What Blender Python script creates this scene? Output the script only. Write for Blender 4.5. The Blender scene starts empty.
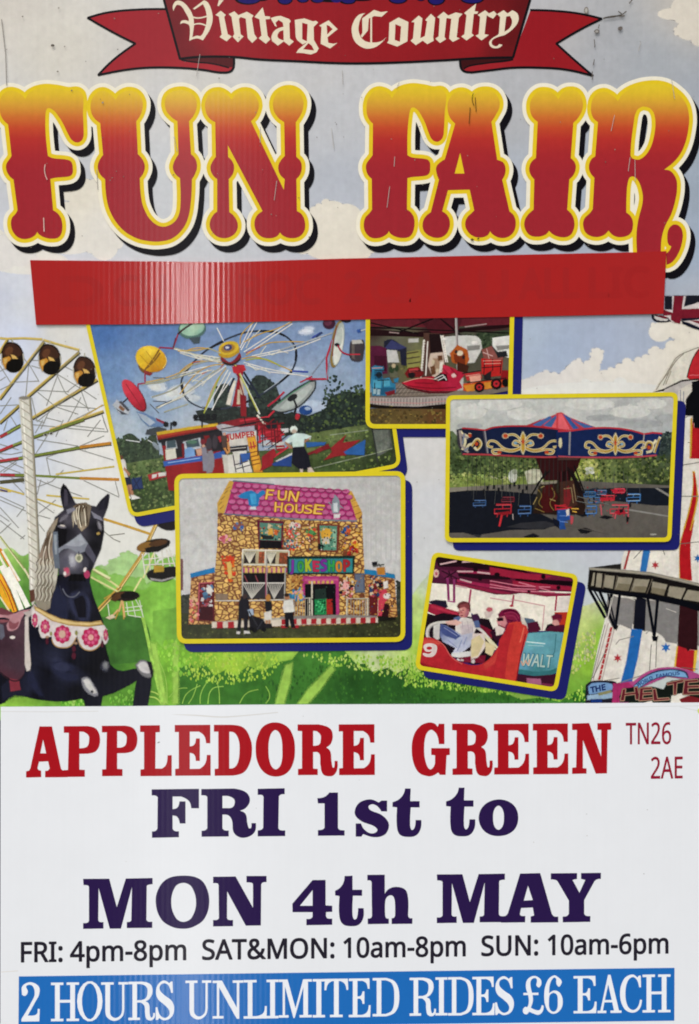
import bpy, math, random
from mathutils import Vector
from mathutils.geometry import delaunay_2d_cdt
random.seed(7)
R = math.radians
SC = bpy.context.scene
COL = SC.collection
S = 0.001                     # one drawing unit (a millimetre of the poster) in metres
CX, CY = 349.5, 512.0         # drawing unit on the camera axis

# ------------------------------------------------------------------ camera
cam = bpy.data.cameras.new('camera')
cam_ob = bpy.data.objects.new('camera', cam); COL.objects.link(cam_ob)
CAM_D = 1.9
cam_ob.location = (0, -CAM_D, 1.0)
cam_ob.rotation_euler = (R(90), 0, 0)
cam.sensor_fit = 'VERTICAL'
cam.sensor_height = 24
cam.lens = 24 * CAM_D / 1.024
cam.clip_start = 0.05; cam.clip_end = 60
SC.camera = cam_ob

# ------------------------------------------------------------------ light: soft daylight from the sky, hazy low sun behind the viewer,
# and a bright tall opening to the left whose reflection runs down the glossy vinyl
world = bpy.data.worlds.new('World'); SC.world = world; world.use_nodes = True
wn = world.node_tree
sky = wn.nodes.new('ShaderNodeTexSky'); sky.sky_type = 'NISHITA'; sky.sun_disc = False
sky.sun_elevation = R(48); sky.sun_rotation = R(200)
sky.air_density = 1.4; sky.dust_density = 2.0; sky.ozone_density = 1.0
wn.links.new(sky.outputs[0], wn.nodes['Background'].inputs[0])
wn.nodes['Background'].inputs[1].default_value = 0.085

sun = bpy.data.lights.new('sun', 'SUN'); sun.energy = 1.25; sun.angle = R(24); sun.color = (1.0, .985, .965)
sun_ob = bpy.data.objects.new('sun', sun); COL.objects.link(sun_ob)
sun_ob.rotation_euler = (R(42), 0, R(-20))

lamp = bpy.data.lights.new('tall_opening', 'AREA'); lamp.shape = 'RECTANGLE'
lamp.size = 0.07; lamp.size_y = 4.2; lamp.energy = 38; lamp.color = (1.0, 1.0, 1.0)
lamp_ob = bpy.data.objects.new('tall_opening', lamp); COL.objects.link(lamp_ob)
lamp_ob.location = (-0.475, -3.6, 1.15)
lamp_ob.rotation_euler = (R(90), 0, R(-5))

SC.view_settings.view_transform = 'Standard'; SC.view_settings.look = 'None'
SC.view_settings.exposure = 0.38; SC.view_settings.gamma = 1.0
SC.cycles.filter_width = 1.9
SC.cycles.max_bounces = 4; SC.cycles.transparent_max_bounces = 40

# ------------------------------------------------------------------ materials
def lin(h):
    h = h.lstrip('#')
    if len(h) == 3: h = ''.join(c*2 for c in h)
    o = []
    for i in (0, 2, 4):
        c = int(h[i:i+2], 16) / 255
        o.append(c / 12.92 if c <= .04045 else ((c + .055) / 1.055) ** 2.4)
    return o

def N(nt, typ, **kw):
    n = nt.nodes.new(typ)
    for k, v in kw.items():
        if k.startswith('_'): n.inputs[int(k[1:])].default_value = v
        else: setattr(n, k, v)
    return n

def flutes(nt, strength, period, rough=.5):
    """normal of a corrugated plastic sheet: vertical flutes of uneven depth, plus faint waviness"""
    L = nt.links.new
    tc = N(nt, 'ShaderNodeTexCoord')
    mp = N(nt, 'ShaderNodeMapping'); mp.inputs['Scale'].default_value = (1, 0, .03)
    L(tc.outputs['Object'], mp.inputs[0])
    n0 = N(nt, 'ShaderNodeTexNoise'); n0.inputs['Scale'].default_value = 42; n0.inputs['Detail'].default_value = 2
    L(mp.outputs[0], n0.inputs['Vector'])
    wv = N(nt, 'ShaderNodeTexWave', wave_type='BANDS', bands_direction='X', wave_profile='SIN')
    wv.inputs['Scale'].default_value = .314 / period; wv.inputs['Distortion'].default_value = .9
    wv.inputs['Detail'].default_value = 1; wv.inputs['Detail Scale'].default_value = .6
    L(mp.outputs[0], wv.inputs['Vector'])
    n1 = N(nt, 'ShaderNodeTexNoise'); n1.inputs['Scale'].default_value = 300; n1.inputs['Detail'].default_value = 1
    L(mp.outputs[0], n1.inputs['Vector'])
    m = N(nt, 'ShaderNodeMath', operation='MULTIPLY'); L(wv.outputs['Fac'], m.inputs[0]); L(n0.outputs['Fac'], m.inputs[1])
    a = N(nt, 'ShaderNodeMath', operation='MULTIPLY_ADD'); L(n1.outputs['Fac'], a.inputs[0]); a.inputs[1].default_value = rough; L(m.outputs[0], a.inputs[2])
    b = N(nt, 'ShaderNodeBump'); b.inputs['Strength'].default_value = 1; b.inputs['Distance'].default_value = .0001 * strength
    L(a.outputs[0], b.inputs['Height'])
    return b, tc

def print_mat(name, rough, flute, period=.0053, mott=.06, spec=.35, scale=140, clump=None, ramp=None, coat=0, flrough=.4, photo=0, ink=1):
    """ink on plastic: colour comes from the print ('ink'), broken up by worn, slightly uneven ink"""
    m = bpy.data.materials.new(name); m.use_nodes = True
    nt = m.node_tree; L = nt.links.new
    p = nt.nodes['Principled BSDF']
    p.inputs['Roughness'].default_value = rough
    p.inputs['Specular IOR Level'].default_value = spec
    p.inputs['Coat Weight'].default_value = coat
    p.inputs['Coat Roughness'].default_value = .12
    b, tc = flutes(nt, flute, period, flrough)
    L(b.outputs[0], p.inputs['Normal'])
    if coat: L(b.outputs[0], p.inputs['Coat Normal'])
    if ramp:
        sx = N(nt, 'ShaderNodeSeparateXYZ'); L(tc.outputs['Object'], sx.inputs[0])
        mr = N(nt, 'ShaderNodeMapRange'); mr.inputs[1].default_value = ramp[0]; mr.inputs[2].default_value = ramp[1]
        L(sx.outputs['Z'], mr.inputs[0])
        cr = N(nt, 'ShaderNodeValToRGB'); L(mr.outputs[0], cr.inputs[0])
        els = cr.color_ramp.elements
        for i, (pos, h) in enumerate(ramp[2]):
            e = els[i] if i < 2 else els.new(pos)
            e.position = pos; e.color = (*lin(h), 1)
        src = cr.outputs[0]
    else:
        at = N(nt, 'ShaderNodeAttribute', attribute_name='ink'); src = at.outputs['Color']
        if ink != 1:
            gm = N(nt, 'ShaderNodeGamma'); L(src, gm.inputs[0]); gm.inputs[1].default_value = ink; src = gm.outputs[0]
        if photo:                   # soft edges are halftone dots: each dot of ink is either there or not
            sn = N(nt, 'ShaderNodeVectorMath', operation='SNAP'); L(tc.outputs['Object'], sn.inputs[0]); sn.inputs[1].default_value = (.0002, 1, .0002)
            wh = N(nt, 'ShaderNodeTexWhiteNoise', noise_dimensions='3D'); L(sn.outputs[0], wh.inputs['Vector'])
            lt = N(nt, 'ShaderNodeMath', operation='LESS_THAN'); L(wh.outputs['Value'], lt.inputs[0])
            L(N(nt, 'ShaderNodeAttribute', attribute_name='fade').outputs['Fac'], lt.inputs[1]); L(lt.outputs[0], p.inputs['Alpha'])
    n = N(nt, 'ShaderNodeTexNoise'); n.inputs['Scale'].default_value = scale; n.inputs['Detail'].default_value = 6; n.inputs['Roughness'].default_value = .65
    if photo:                       # every patch of ink gets grain of its own
        va = N(nt, 'ShaderNodeVectorMath', operation='MULTIPLY_ADD'); L(N(nt, 'ShaderNodeAttribute', attribute_name='grain').outputs['Vector'], va.inputs[0]); va.inputs[1].default_value = (1.7, 1.3, 2.1); L(tc.outputs['Object'], va.inputs[2])
        L(va.outputs[0], n.inputs['Vector'])
    else: L(tc.outputs['Object'], n.inputs['Vector'])
    mr = N(nt, 'ShaderNodeMapRange'); L(n.outputs['Fac'], mr.inputs[0])
    mr.inputs[1].default_value = .25; mr.inputs[2].default_value = .75
    mr.inputs[3].default_value = 1 - mott; mr.inputs[4].default_value = 1 + mott
    mx = N(nt, 'ShaderNodeVectorMath', operation='SCALE'); L(src, mx.inputs[0]); L(mr.outputs[0], mx.inputs[3])
    out = mx.outputs[0]
    if photo:
        nb = N(nt, 'ShaderNodeTexNoise'); nb.inputs['Scale'].default_value = 150; nb.inputs['Detail'].default_value = 3; L(va.outputs[0], nb.inputs['Vector'])
        mb = N(nt, 'ShaderNodeMapRange'); L(nb.outputs['Fac'], mb.inputs[0]); mb.inputs[1].default_value = .3; mb.inputs[2].default_value = .7
        mb.inputs[3].default_value = 1 - photo; mb.inputs[4].default_value = 1 + photo
        s1 = N(nt, 'ShaderNodeVectorMath', operation='SCALE'); L(out, s1.inputs[0]); L(mb.outputs[0], s1.inputs[3])
        nc = N(nt, 'ShaderNodeTexNoise'); nc.inputs['Scale'].default_value = 240; nc.inputs['Detail'].default_value = 2; L(tc.outputs['Object'], nc.inputs['Vector'])
        vc = N(nt, 'ShaderNodeVectorMath', operation='MULTIPLY_ADD'); L(nc.outputs['Color'], vc.inputs[0]); vc.inputs[1].default_value = (photo,)*3; vc.inputs[2].default_value = (1-photo/2,)*3
        vm = N(nt, 'ShaderNodeVectorMath', operation='MULTIPLY'); L(s1.outputs[0], vm.inputs[0]); L(vc.outputs[0], vm.inputs[1]); out = vm.outputs[0]
    if clump:                       # extra printed texture: leaf clumps, stones, cloud wisps
        sc2, amp = clump
        v = N(nt, 'ShaderNodeTexNoise'); v.inputs['Scale'].default_value = sc2; v.inputs['Detail'].default_value = 3
        L(tc.outputs['Object'], v.inputs['Vector'])
        m2 = N(nt, 'ShaderNodeMapRange'); L(v.outputs['Fac'], m2.inputs[0])
        m2.inputs[1].default_value = .3; m2.inputs[2].default_value = .7; m2.inputs[3].default_value = 1 - amp; m2.inputs[4].default_value = 1 + amp
        m3 = N(nt, 'ShaderNodeVectorMath', operation='SCALE'); L(out, m3.inputs[0]); L(m2.outputs[0], m3.inputs[3]); out = m3.outputs[0]
    # vertical wear of the ink over the flutes
    mpv = N(nt, 'ShaderNodeMapping'); mpv.inputs['Scale'].default_value = (1, 0, .02); L(tc.outputs['Object'], mpv.inputs[0])
    nv = N(nt, 'ShaderNodeTexNoise'); nv.inputs['Scale'].default_value = 260; nv.inputs['Detail'].default_value = 2; L(mpv.outputs[0], nv.inputs['Vector'])
    mv = N(nt, 'ShaderNodeMapRange'); L(nv.outputs['Fac'], mv.inputs[0]); mv.inputs[1].default_value = .3; mv.inputs[2].default_value = .7
    mv.inputs[3].default_value = 1 - mott * .35; mv.inputs[4].default_value = 1 + mott * .35
    m4 = N(nt, 'ShaderNodeVectorMath', operation='SCALE'); L(out, m4.inputs[0]); L(mv.outputs[0], m4.inputs[3])
    L(m4.outputs[0], p.inputs['Base Color'])
    return m

M = {}
M['board'] = print_mat('poster_print', .22, .2, spec=.03, mott=.05, ink=1.1)
M['picture'] = print_mat('picture_print', .22, .2, spec=.03, mott=.10, scale=420, photo=0.12, ink=1.17)
M['sky'] = print_mat('sky_print', .22, .2, spec=.05, mott=.05, clump=(14, .05), photo=0.03)
M['leaf'] = print_mat('foliage_print', .22, .2, spec=.05, mott=.35, scale=260, clump=(90, .25), photo=0.2, ink=1.18)
M['grass'] = print_mat('grass_print', .22, .2, spec=.03, mott=.14, scale=120, clump=(45, .16), photo=0.12, ink=1.1)
M['title'] = print_mat('title_ink', .18, .24, spec=.06, mott=.06, ramp=(1.024+.488-.265, 1.024+.488-.08, [
    (0, '98232c'), (1, 'dcc42a'), (.50, '9b232c'), (.60, 'a3262a'), (.68, 'b02e28'), (.74, 'bd4527'), (.80, 'c66a2c'), (.865, 'cf9632'), (.93, 'd9b52c')]))
M['vinyl'] = print_mat('red_vinyl', .09, .28, mott=.03, spec=.17, scale=60, flrough=.8)
M['sheet'] = print_mat('white_plastic_sheet', .16, .10, mott=.015, scale=30, spec=.06)
M['sheet_ink'] = print_mat('cut_vinyl_lettering', .12, .10, mott=.03, spec=.02)
M['band'] = print_mat('blue_vinyl_band', .13, .30, mott=.02, spec=.1, flrough=.6)

# ------------------------------------------------------------------ 2-D drawing
FR = [0, 0, 1.0]
def fr(x0=0, y0=0, k=1.0): FR[:] = [x0, y0, k]
def _map(x, y): return (FR[0] + x / FR[2], FR[1] + y / FR[2])

def path(s, closed=True, mapped=True):
    """'x,y' corner, 'x,y*' smooth point; a leading '~' makes every point smooth and 'x,y!' a corner; 'o cx,cy,rx,ry[,deg]' an ellipse"""
    if not isinstance(s, str): return [tuple(p) for p in s]
    s = s.strip()
    mp = _map if mapped else (lambda x, y: (x, y))
    if s[0] == 'o':
        v = [float(t) for t in s[1:].replace(',', ' ').split()]
        a = R(v[4]) if len(v) > 4 else 0
        n = max(10, min(40, int(6 + 2.2 * max(v[2], v[3]) / FR[2])))
        return [mp(v[0] + v[2]*math.cos(t)*math.cos(a) - v[3]*math.sin(t)*math.sin(a),
                   v[1] + v[2]*math.cos(t)*math.sin(a) + v[3]*math.sin(t)*math.cos(a)) for t in (2*math.pi*i/n for i in range(n))]
    dflt = False
    if s[0] == '~': dflt = True; s = s[1:]
    P, sm = [], []
    for t in s.split():
        f = dflt
        if t[-1] == '*': f = True; t = t[:-1]
        elif t[-1] == '!': f = False; t = t[:-1]
        x, y = t.split(','); P.append(mp(float(x), float(y))); sm.append(f)
    n = len(P); out = []
    def d(a, b): return math.hypot(a[0]-b[0], a[1]-b[1])
    T = []
    for i in range(n):
        if not closed and i in (0, n-1): T.append(None); continue
        a, b, c = P[i-1], P[i], P[(i+1) % n]
        l = d(a, b) + d(b, c) or 1
        T.append(((c[0]-a[0])/l, (c[1]-a[1])/l) if sm[i] else None)
    for i in range(n if closed else n-1):
        j = (i+1) % n; a, b = P[i], P[j]; L = d(a, b)
        if T[i] is None and T[j] is None: out.append(a); continue
        ta = T[i] or ((b[0]-a[0])/(L or 1)*.9, (b[1]-a[1])/(L or 1)*.9)
        tb = T[j] or ((b[0]-a[0])/(L or 1)*.9, (b[1]-a[1])/(L or 1)*.9)
        if T[i] is None: ta = (1.5*(b[0]-a[0])/(L or 1)-.5*tb[0], 1.5*(b[1]-a[1])/(L or 1)-.5*tb[1])
        if T[j] is None: tb = (1.5*(b[0]-a[0])/(L or 1)-.5*ta[0], 1.5*(b[1]-a[1])/(L or 1)-.5*ta[1])
        m = max(2, min(9, int(L / 1.6) + 2))
        for k in range(m):
            t = k/m; h0 = 2*t**3-3*t*t+1; h1 = t**3-2*t*t+t; h2 = -2*t**3+3*t*t; h3 = t**3-t*t
            q = 1.12 * L
            out.append((h0*a[0]+h1*q*ta[0]+h2*b[0]+h3*q*tb[0], h0*a[1]+h1*q*ta[1]+h2*b[1]+h3*q*tb[1]))
    if not closed: out.append(P[-1])
    return out

def area(p): return sum(p[i-1][0]*p[i][1] - p[i][0]*p[i-1][1] for i in range(len(p))) / 2
def ccw(p): return p if area(p) > 0 else p[::-1]

def cdt(pos, neg=(), clip=None, step=None, add=()):
    """union of (pos minus neg) and add, inside clip -> points and triangles"""
    V, F = [], []
    def put(p):
        p = ccw(p); q = [p[0]]
        for v in p[1:]:
            if abs(v[0]-q[-1][0]) + abs(v[1]-q[-1][1]) > 1e-3: q.append(v)
        if abs(q[0][0]-q[-1][0]) + abs(q[0][1]-q[-1][1]) < 1e-3: q.pop()
        if len(q) < 3: return False
        F.append(list(range(len(V), len(V)+len(q)))); V.extend(Vector(v) for v in q); return True
    np_ = sum(put(p) for p in pos)
    nn = sum(put(p) for p in neg)
    na = sum(put(p) for p in add)
    nc = (sum(put(p) for p in clip)) if clip else 0
    if not F: return [], []
    if step:
        xs = [v.x for f in F[:np_] for v in (V[i] for i in f)]; ys = [v.y for f in F[:np_] for v in (V[i] for i in f)]
        x = min(xs) + step*.5; r = 0
        while x < max(xs):
            y = min(ys) + step*(.5 + .37*(r % 2))
            while y < max(ys): V.append(Vector((x + .01*math.sin(y*9), y + .01*math.sin(x*7)))); y += step
            x += step; r += 1
    v, e, f, ov, oe, of = delaunay_2d_cdt(V, [], F, 0, 1e-4)
    T = []
    for t, o in zip(f, of):
        o = set(o)
        if not ((any(i < np_ for i in o) and not any(np_ <= i < np_+nn for i in o)) or any(np_+nn <= i < np_+nn+na for i in o)): continue
        if nc and not any(np_+nn+na <= i for i in o): continue
        T.append(t)
    return v, T

def ring(p, w):
    """pieces that together grow outline p outwards by w"""
    p = ccw(p); n = len(p); out = [p]
    for i in range(n):
        a, b = p[i], p[(i+1) % n]; L = math.hypot(b[0]-a[0], b[1]-a[1])
        if L < 1e-4: continue
        nx, ny = (b[1]-a[1])/L*w, -(b[0]-a[0])/L*w
        out.append([a, (a[0]+nx, a[1]+ny), (b[0]+nx, b[1]+ny), b])
        c = p[(i+2) % n]; L2 = math.hypot(c[0]-b[0], c[1]-b[1])
        if L2 < 1e-4: continue
        mx, my = (c[1]-b[1])/L2*w, -(c[0]-b[0])/L2*w
        if nx*my - ny*mx > 1e-6:
            a0 = math.atan2(ny, nx); a1 = math.atan2(my, mx)
            if a1 < a0: a1 += 2*math.pi
            k = max(1, int((a1-a0)/.5))
            out.append([b] + [(b[0]+w*math.cos(a0+(a1-a0)*j/k), b[1]+w*math.sin(a0+(a1-a0)*j/k)) for j in range(k+1)])
    return out

def stroke(p, w):
    """pieces of an open line p drawn w wide"""
    out = []
    for i in range(len(p)-1):
        a, b = p[i], p[i+1]; L = math.hypot(b[0]-a[0], b[1]-a[1])
        if L < 1e-4: continue
        e = w*.18 if len(p) > 2 else 0
        ux, uy = (b[0]-a[0])/L, (b[1]-a[1])/L
        a = (a[0]-ux*e, a[1]-uy*e); b = (b[0]+ux*e, b[1]+uy*e)
        nx, ny = -uy*w/2, ux*w/2
        out.append([(a[0]+nx, a[1]+ny), (b[0]+nx, b[1]+ny), (b[0]-nx, b[1]-ny), (a[0]-nx, a[1]-ny)])
    return out

def inside(x, y, P):
    c = False
    for i in range(len(P)):
        a, b = P[i-1], P[i]
        if (a[1] > y) != (b[1] > y) and x < (b[0]-a[0])*(y-a[1])/(b[1]-a[1])+a[0]: c = not c
    return c

def rquad(pts, r):
    out = []; n = len(pts)
    for i in range(n):
        a, b, c = pts[i-1], pts[i], pts[(i+1) % n]
        la = math.hypot(a[0]-b[0], a[1]-b[1]); lc = math.hypot(c[0]-b[0], c[1]-b[1])
        p = (b[0]+(a[0]-b[0])/la*r, b[1]+(a[1]-b[1])/la*r); q = (b[0]+(c[0]-b[0])/lc*r, b[1]+(c[1]-b[1])/lc*r)
        for k in range(7):
            t = k/6; u = 1-t
            out.append((p[0]*u*u+2*b[0]*u*t+q[0]*t*t, p[1]*u*u+2*b[1]*u*t+q[1]*t*t))
    return out

def inset(pts, d):
    cx = sum(p[0] for p in pts)/4; cy = sum(p[1] for p in pts)/4; out = []
    n = len(pts); pts = ccw(pts)
    ln = []
    for i in range(n):
        a, b = pts[i], pts[(i+1) % n]; L = math.hypot(b[0]-a[0], b[1]-a[1])
        nx, ny = -(b[1]-a[1])/L, (b[0]-a[0])/L
        ln.append(((a[0]+nx*d, a[1]+ny*d), (b[0]-a[0], b[1]-a[1])))
    for i in range(n):
        (p, u), (q, v) = ln[i-1], ln[i]
        t = ((q[0]-p[0])*v[1]-(q[1]-p[1])*v[0])/(u[0]*v[1]-u[1]*v[0])
        out.append((p[0]+u[0]*t, p[1]+u[1]*t))
    return out

DZ = 0.000004
ZRUN = [2]                    # running count of printed layers
def to3(x, y, z): return ((x-CX)*S, -z, 1.0 + (CY-y)*S)

FEATHER = {'picture': 1.15, 'leaf': .8, 'grass': 1.2, 'stone': .5, 'sky': 1.5, 'board': 0}
class Part:
    """one printed or cut part: flat shapes, each on its own layer of ink, in ONE mesh"""
    def __init__(self, name, parent=None, mat='board', z=10, clip=None, label=None, base=0.0, feather=None):
        if clip or z == 'run': z = ZRUN[0]
        self.name, self.parent, self.mat, self.z, self.clip, self.label, self.base = name, parent, mat, z, clip, label, base
        self.run = base == 0
        self.feather = FEATHER.get(mat, 0) if feather is None else feather
        self.v, self.f, self.c, self.mi, self.mats, self.g = [], [], [], [], [mat], []
    def _fringe(self, polys, col, w, mat=None):
        """soft edge of printed ink: a narrow band round each outline that thins out to nothing"""
        if w <= 0: return
        V, T, A = [], [], []
        for p in polys:
            p = ccw(p); n = len(p)
            if n < 3: continue
            m = []
            for i in range(n):
                a, b, c = p[i-1], p[i], p[(i+1) % n]
                l1 = math.hypot(b[0]-a[0], b[1]-a[1]) or 1; l2 = math.hypot(c[0]-b[0], c[1]-b[1]) or 1
                x = (b[1]-a[1])/l1 + (c[1]-b[1])/l2; y = -(b[0]-a[0])/l1 - (c[0]-b[0])/l2; L = math.hypot(x, y)
                k = min(1.6, 2/L) / L if L > .2 else 1
                m.append((x*k, y*k))
            o = len(V)
            for i in range(n):
                V += [(p[i][0] - m[i][0]*w*.45, p[i][1] - m[i][1]*w*.45), (p[i][0] + m[i][0]*w*.8, p[i][1] + m[i][1]*w*.8)]; A += [1, 0]
            for i in range(n):
                j = (i+1) % n; q = (o+2*i, o+2*i+1, o+2*j+1, o+2*j)
                if self.clip:
                    if not all(inside(*V[i], c) for c in self.clip for i in q): continue
                T.append(q)
        self._emit(V, T, col, mat, self.z - .5, A)
    def _emit(self, V, T, col, mat=None, z=None, alpha=None):
        if not T: return self
        if z is None: z = self.z; self.z += 1
        mat = mat or self.mat
        if mat not in self.mats: self.mats.append(mat)
        mi = self.mats.index(mat)
        o = len(self.v); zz = self.base + z*DZ
        self.v.extend(to3(p[0], p[1], zz) for p in V)
        if isinstance(col, str) and ';' not in col: cc = [tuple(lin(col))] * len(V)
        else:
            ctl = []
            for t in (col.split(';') if isinstance(col, str) else col):
                x, y, h = t.strip().split(','); x, y = _map(float(x), float(y)); ctl.append((x, y, lin(h)))
            cc = []
            for p in V:
                s = 0; acc = [0, 0, 0]
                for x, y, h in ctl:
                    w = 1 / ((p[0]-x)**2 + (p[1]-y)**2 + 4) ** 1.5
                    s += w; acc = [acc[i]+w*h[i] for i in range(3)]
                cc.append([a/s for a in acc])
        sd = (len(self.f)*7.13 + len(self.name)*3.7) % 11
        self.g.extend([sd]*len(T))
        for t in T:
            a = area([V[i] for i in t])
            t = t if a < 0 else tuple(t)[::-1]          # face the viewer
            self.f.append([o+i for i in t]); self.c.extend((*cc[i][:3], alpha[i] if alpha else 1.0) for i in t); self.mi.append(mi)
        return self
    def f_(self, col, *paths, neg=(), mat=None, step=None, noclip=False):
        P = [path(p) for p in paths]
        V, T = cdt(P, [path(p) for p in neg], None if noclip else self.clip, step)
        if not neg: self._fringe(P, col, self.feather if mat is None else FEATHER.get(mat, 0), mat)
        return self._emit(V, T, col, mat)
    def s_(self, col, w, *lines, mat=None, closed=False):
        pcs = []
        for l in lines:
            p = path(l, closed)
            if closed: p = p + [p[0]]
            pcs += stroke(p, w)
        V, T = cdt(pcs, (), self.clip)
        self._fringe(pcs, col, min(self.feather*.4, w*.45), mat)
        return self._emit(V, T, col, mat)
    def grow(self, col, w, *paths, neg=(), dx=0, dy=0, mat=None):
        pcs = []; ng = []
        for p in paths: pcs += ring(path(p), w)
        ngs = [path(q) for q in neg]
        for q in ngs:                              # the grown rim also eats into each hole
            q = ccw(q)[::-1]; n = len(q)
            for i in range(n):
                a, b = q[i], q[(i+1) % n]; L = math.hypot(b[0]-a[0], b[1]-a[1])
                if L < 1e-4: continue
                nx, ny = (b[1]-a[1])/L*w, -(b[0]-a[0])/L*w
                ng.append([a, (a[0]+nx, a[1]+ny), (b[0]+nx, b[1]+ny), b])
        sh = lambda ps: [[(x+dx, y+dy) for x, y in p] for p in ps]
        V, T = cdt(sh(pcs), sh(ngs), self.clip, add=sh(ng))
        return self._emit(V, T, col, mat)
    def leaf(self, cols, n, r, where, mat=None, flat=1.0, layers=3):
        """n small marks in random inks scattered inside a shape"""
        poly = path(where); xs = [p[0] for p in poly]; ys = [p[1] for p in poly]
        k = 0; tries = 0
        while k < n and tries < n*20:
            tries += 1
            x, y = random.uniform(min(xs), max(xs)), random.uniform(min(ys), max(ys))
            if not inside(x, y, poly) or (self.clip and not all(inside(x, y, c) for c in self.clip)): continue
            m = random.choice((4, 5, 6)); a0 = random.uniform(0, 6.3); rr = r*random.uniform(.5, 1.4)
            V = [(x + rr*random.uniform(.6, 1.2)*math.cos(a0+6.283*i/m), y + flat*rr*random.uniform(.6, 1.2)*math.sin(a0+6.283*i/m)) for i in range(m)]
            self._emit(V, [tuple(range(m))], random.choice(cols), mat, self.z + layers*k/n)
            k += 1
        self.z += layers
        return self
    def text(self, col, s, quad, font=None, w=0, mat=None):
        """text s fitted into quad (top-left, top-right, bottom-right, bottom-left), cap height top to bottom"""
        x = 0; cons = []
        for ch in s:
            if ch == ' ': x += 260; continue
            adv, g = SANS[ch]
            cons.append([[(x+float(t.split(',')[0]), float(t.split(',')[1])) for t in c.split()] for c in g.split('|')]); x += adv
        X0 = min(p[0] for g in cons for c in g for p in c); X1 = max(p[0] for g in cons for c in g for p in c); H = max(float(t.split(',')[1]) for t in SANS['H'][1].split())
        q = [_map(*p) for p in quad]
        def mp(p):
            u = (p[0]-X0)/(X1-X0); t = 1-p[1]/H
            return ((q[0][0]*(1-u)+q[1][0]*u)*(1-t)+(q[3][0]*(1-u)+q[2][0]*u)*t, (q[0][1]*(1-u)+q[1][1]*u)*(1-t)+(q[3][1]*(1-u)+q[2][1]*u)*t)
        for g in cons:
            cs = sorted([[mp(p) for p in c] for c in g], key=lambda c: -abs(area(c)))
            sg = area(cs[0]) > 0
            outer = [c for c in cs if (area(c) > 0) == sg]; holes = [c for c in cs if (area(c) > 0) != sg]
            if w:
                pcs = []; ng = []
                for c in outer: pcs += ring(c, w)
                for h in holes:
                    h = ccw(h)[::-1]
                    for i in range(len(h)):
                        a, b = h[i], h[(i+1) % len(h)]; L = math.hypot(b[0]-a[0], b[1]-a[1])
                        if L < 1e-4: continue
                        nx, ny = (b[1]-a[1])/L*w, -(b[0]-a[0])/L*w
                        ng.append([a, (a[0]+nx, a[1]+ny), (b[0]+nx, b[1]+ny), b])
                V, T = cdt(pcs, holes, self.clip, add=ng)
            else: V, T = cdt(outer, holes, self.clip)
            z = self.z; self._emit(V, T, col, mat, z)
        self.z += 1
        return self
    def glyph(self, col, g, box, slope=0.0, mat=None):
        """a traced letter fitted into box (x0, y0, x1, y1) of the current frame"""
        outs = [path(p, mapped=False) for p in g[0]]; hs = [path(p, mapped=False) for p in g[1]]
        xs = [p[0] for c in outs for p in c]; ys = [p[1] for c in outs for p in c]
        a, b, c, d = min(xs), min(ys), max(xs), max(ys)
        def mp(p):
            u = (p[0]-a)/(c-a); t = (p[1]-b)/(d-b)
            return _map(box[0]+u*(box[2]-box[0]), box[1]+t*(box[3]-box[1]) + slope*(u-.5)*(box[2]-box[0]))
        V, T = cdt([[mp(p) for p in o] for o in outs], [[mp(p) for p in h] for h in hs], self.clip)
        z = self.z; self._emit(V, T, col, mat, z)
        return self
    def build(self):
        if self.run: ZRUN[0] = self.z + .5
        me = bpy.data.meshes.new(self.name)
        me.from_pydata(self.v, [], self.f); me.update()
        at = me.color_attributes.new('ink', 'FLOAT_COLOR', 'CORNER')
        buf = []
        for c in self.c: buf.extend((c[0], c[1], c[2], 1.0))
        at.data.foreach_set('color', buf)
        fa = me.attributes.new('fade', 'FLOAT', 'CORNER')
        fa.data.foreach_set('value', [c[3] if len(c) > 3 else 1.0 for c in self.c])
        ga = me.attributes.new('grain', 'FLOAT_VECTOR', 'FACE'); sd = self.g + [0]*(len(self.f)-len(self.g))
        ga.data.foreach_set('vector', [q for x in sd for q in (x, x*.7, x*1.3)])
        me.polygons.foreach_set('material_index', self.mi)
        for k in self.mats: me.materials.append(M[k])
        o = bpy.data.objects.new(self.name, me); COL.objects.link(o)
        if self.parent: o.parent = self.parent
        if self.label: o['label'] = self.label
        return o

def words(name, parent, mat, base, runs):
    """one part per word: runs is a list of callables that each draw one word"""
    for r in runs:
        p = Part(name, parent, mat, 0, base=base); r(p); p.build()

def thing(name, label, cat):
    o = bpy.data.objects.new(name, None); COL.objects.link(o); o.empty_display_size = .05
    o['label'] = label; o['category'] = cat
    return o

def slab(name, pts, y_front, depth, mat, parent, col='e8e8e6', step=None, cols=None):
    """a solid sheet of plastic: outline pts, front face at y_front, given thickness"""
    n = len(pts); pts = ccw(pts)
    p = Part(name, parent, mat)
    V, T = cdt([pts], (), None, step)
    p._emit(V, T, cols or col, None, -y_front/DZ)
    o = len(p.v)
    p.v.extend(to3(x, y, -y_front) for x, y in pts); p.v.extend(to3(x, y, -y_front-depth) for x, y in pts)
    for i in range(n):
        j = (i+1) % n
        p.f.append([o+i, o+j, o+n+j, o+n+i]); p.c.extend([lin(col)]*4); p.mi.append(0)
    p.f.append([o+n+i for i in range(n)]); p.c.extend([lin(col)]*n); p.mi.append(0)
    return p

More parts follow.
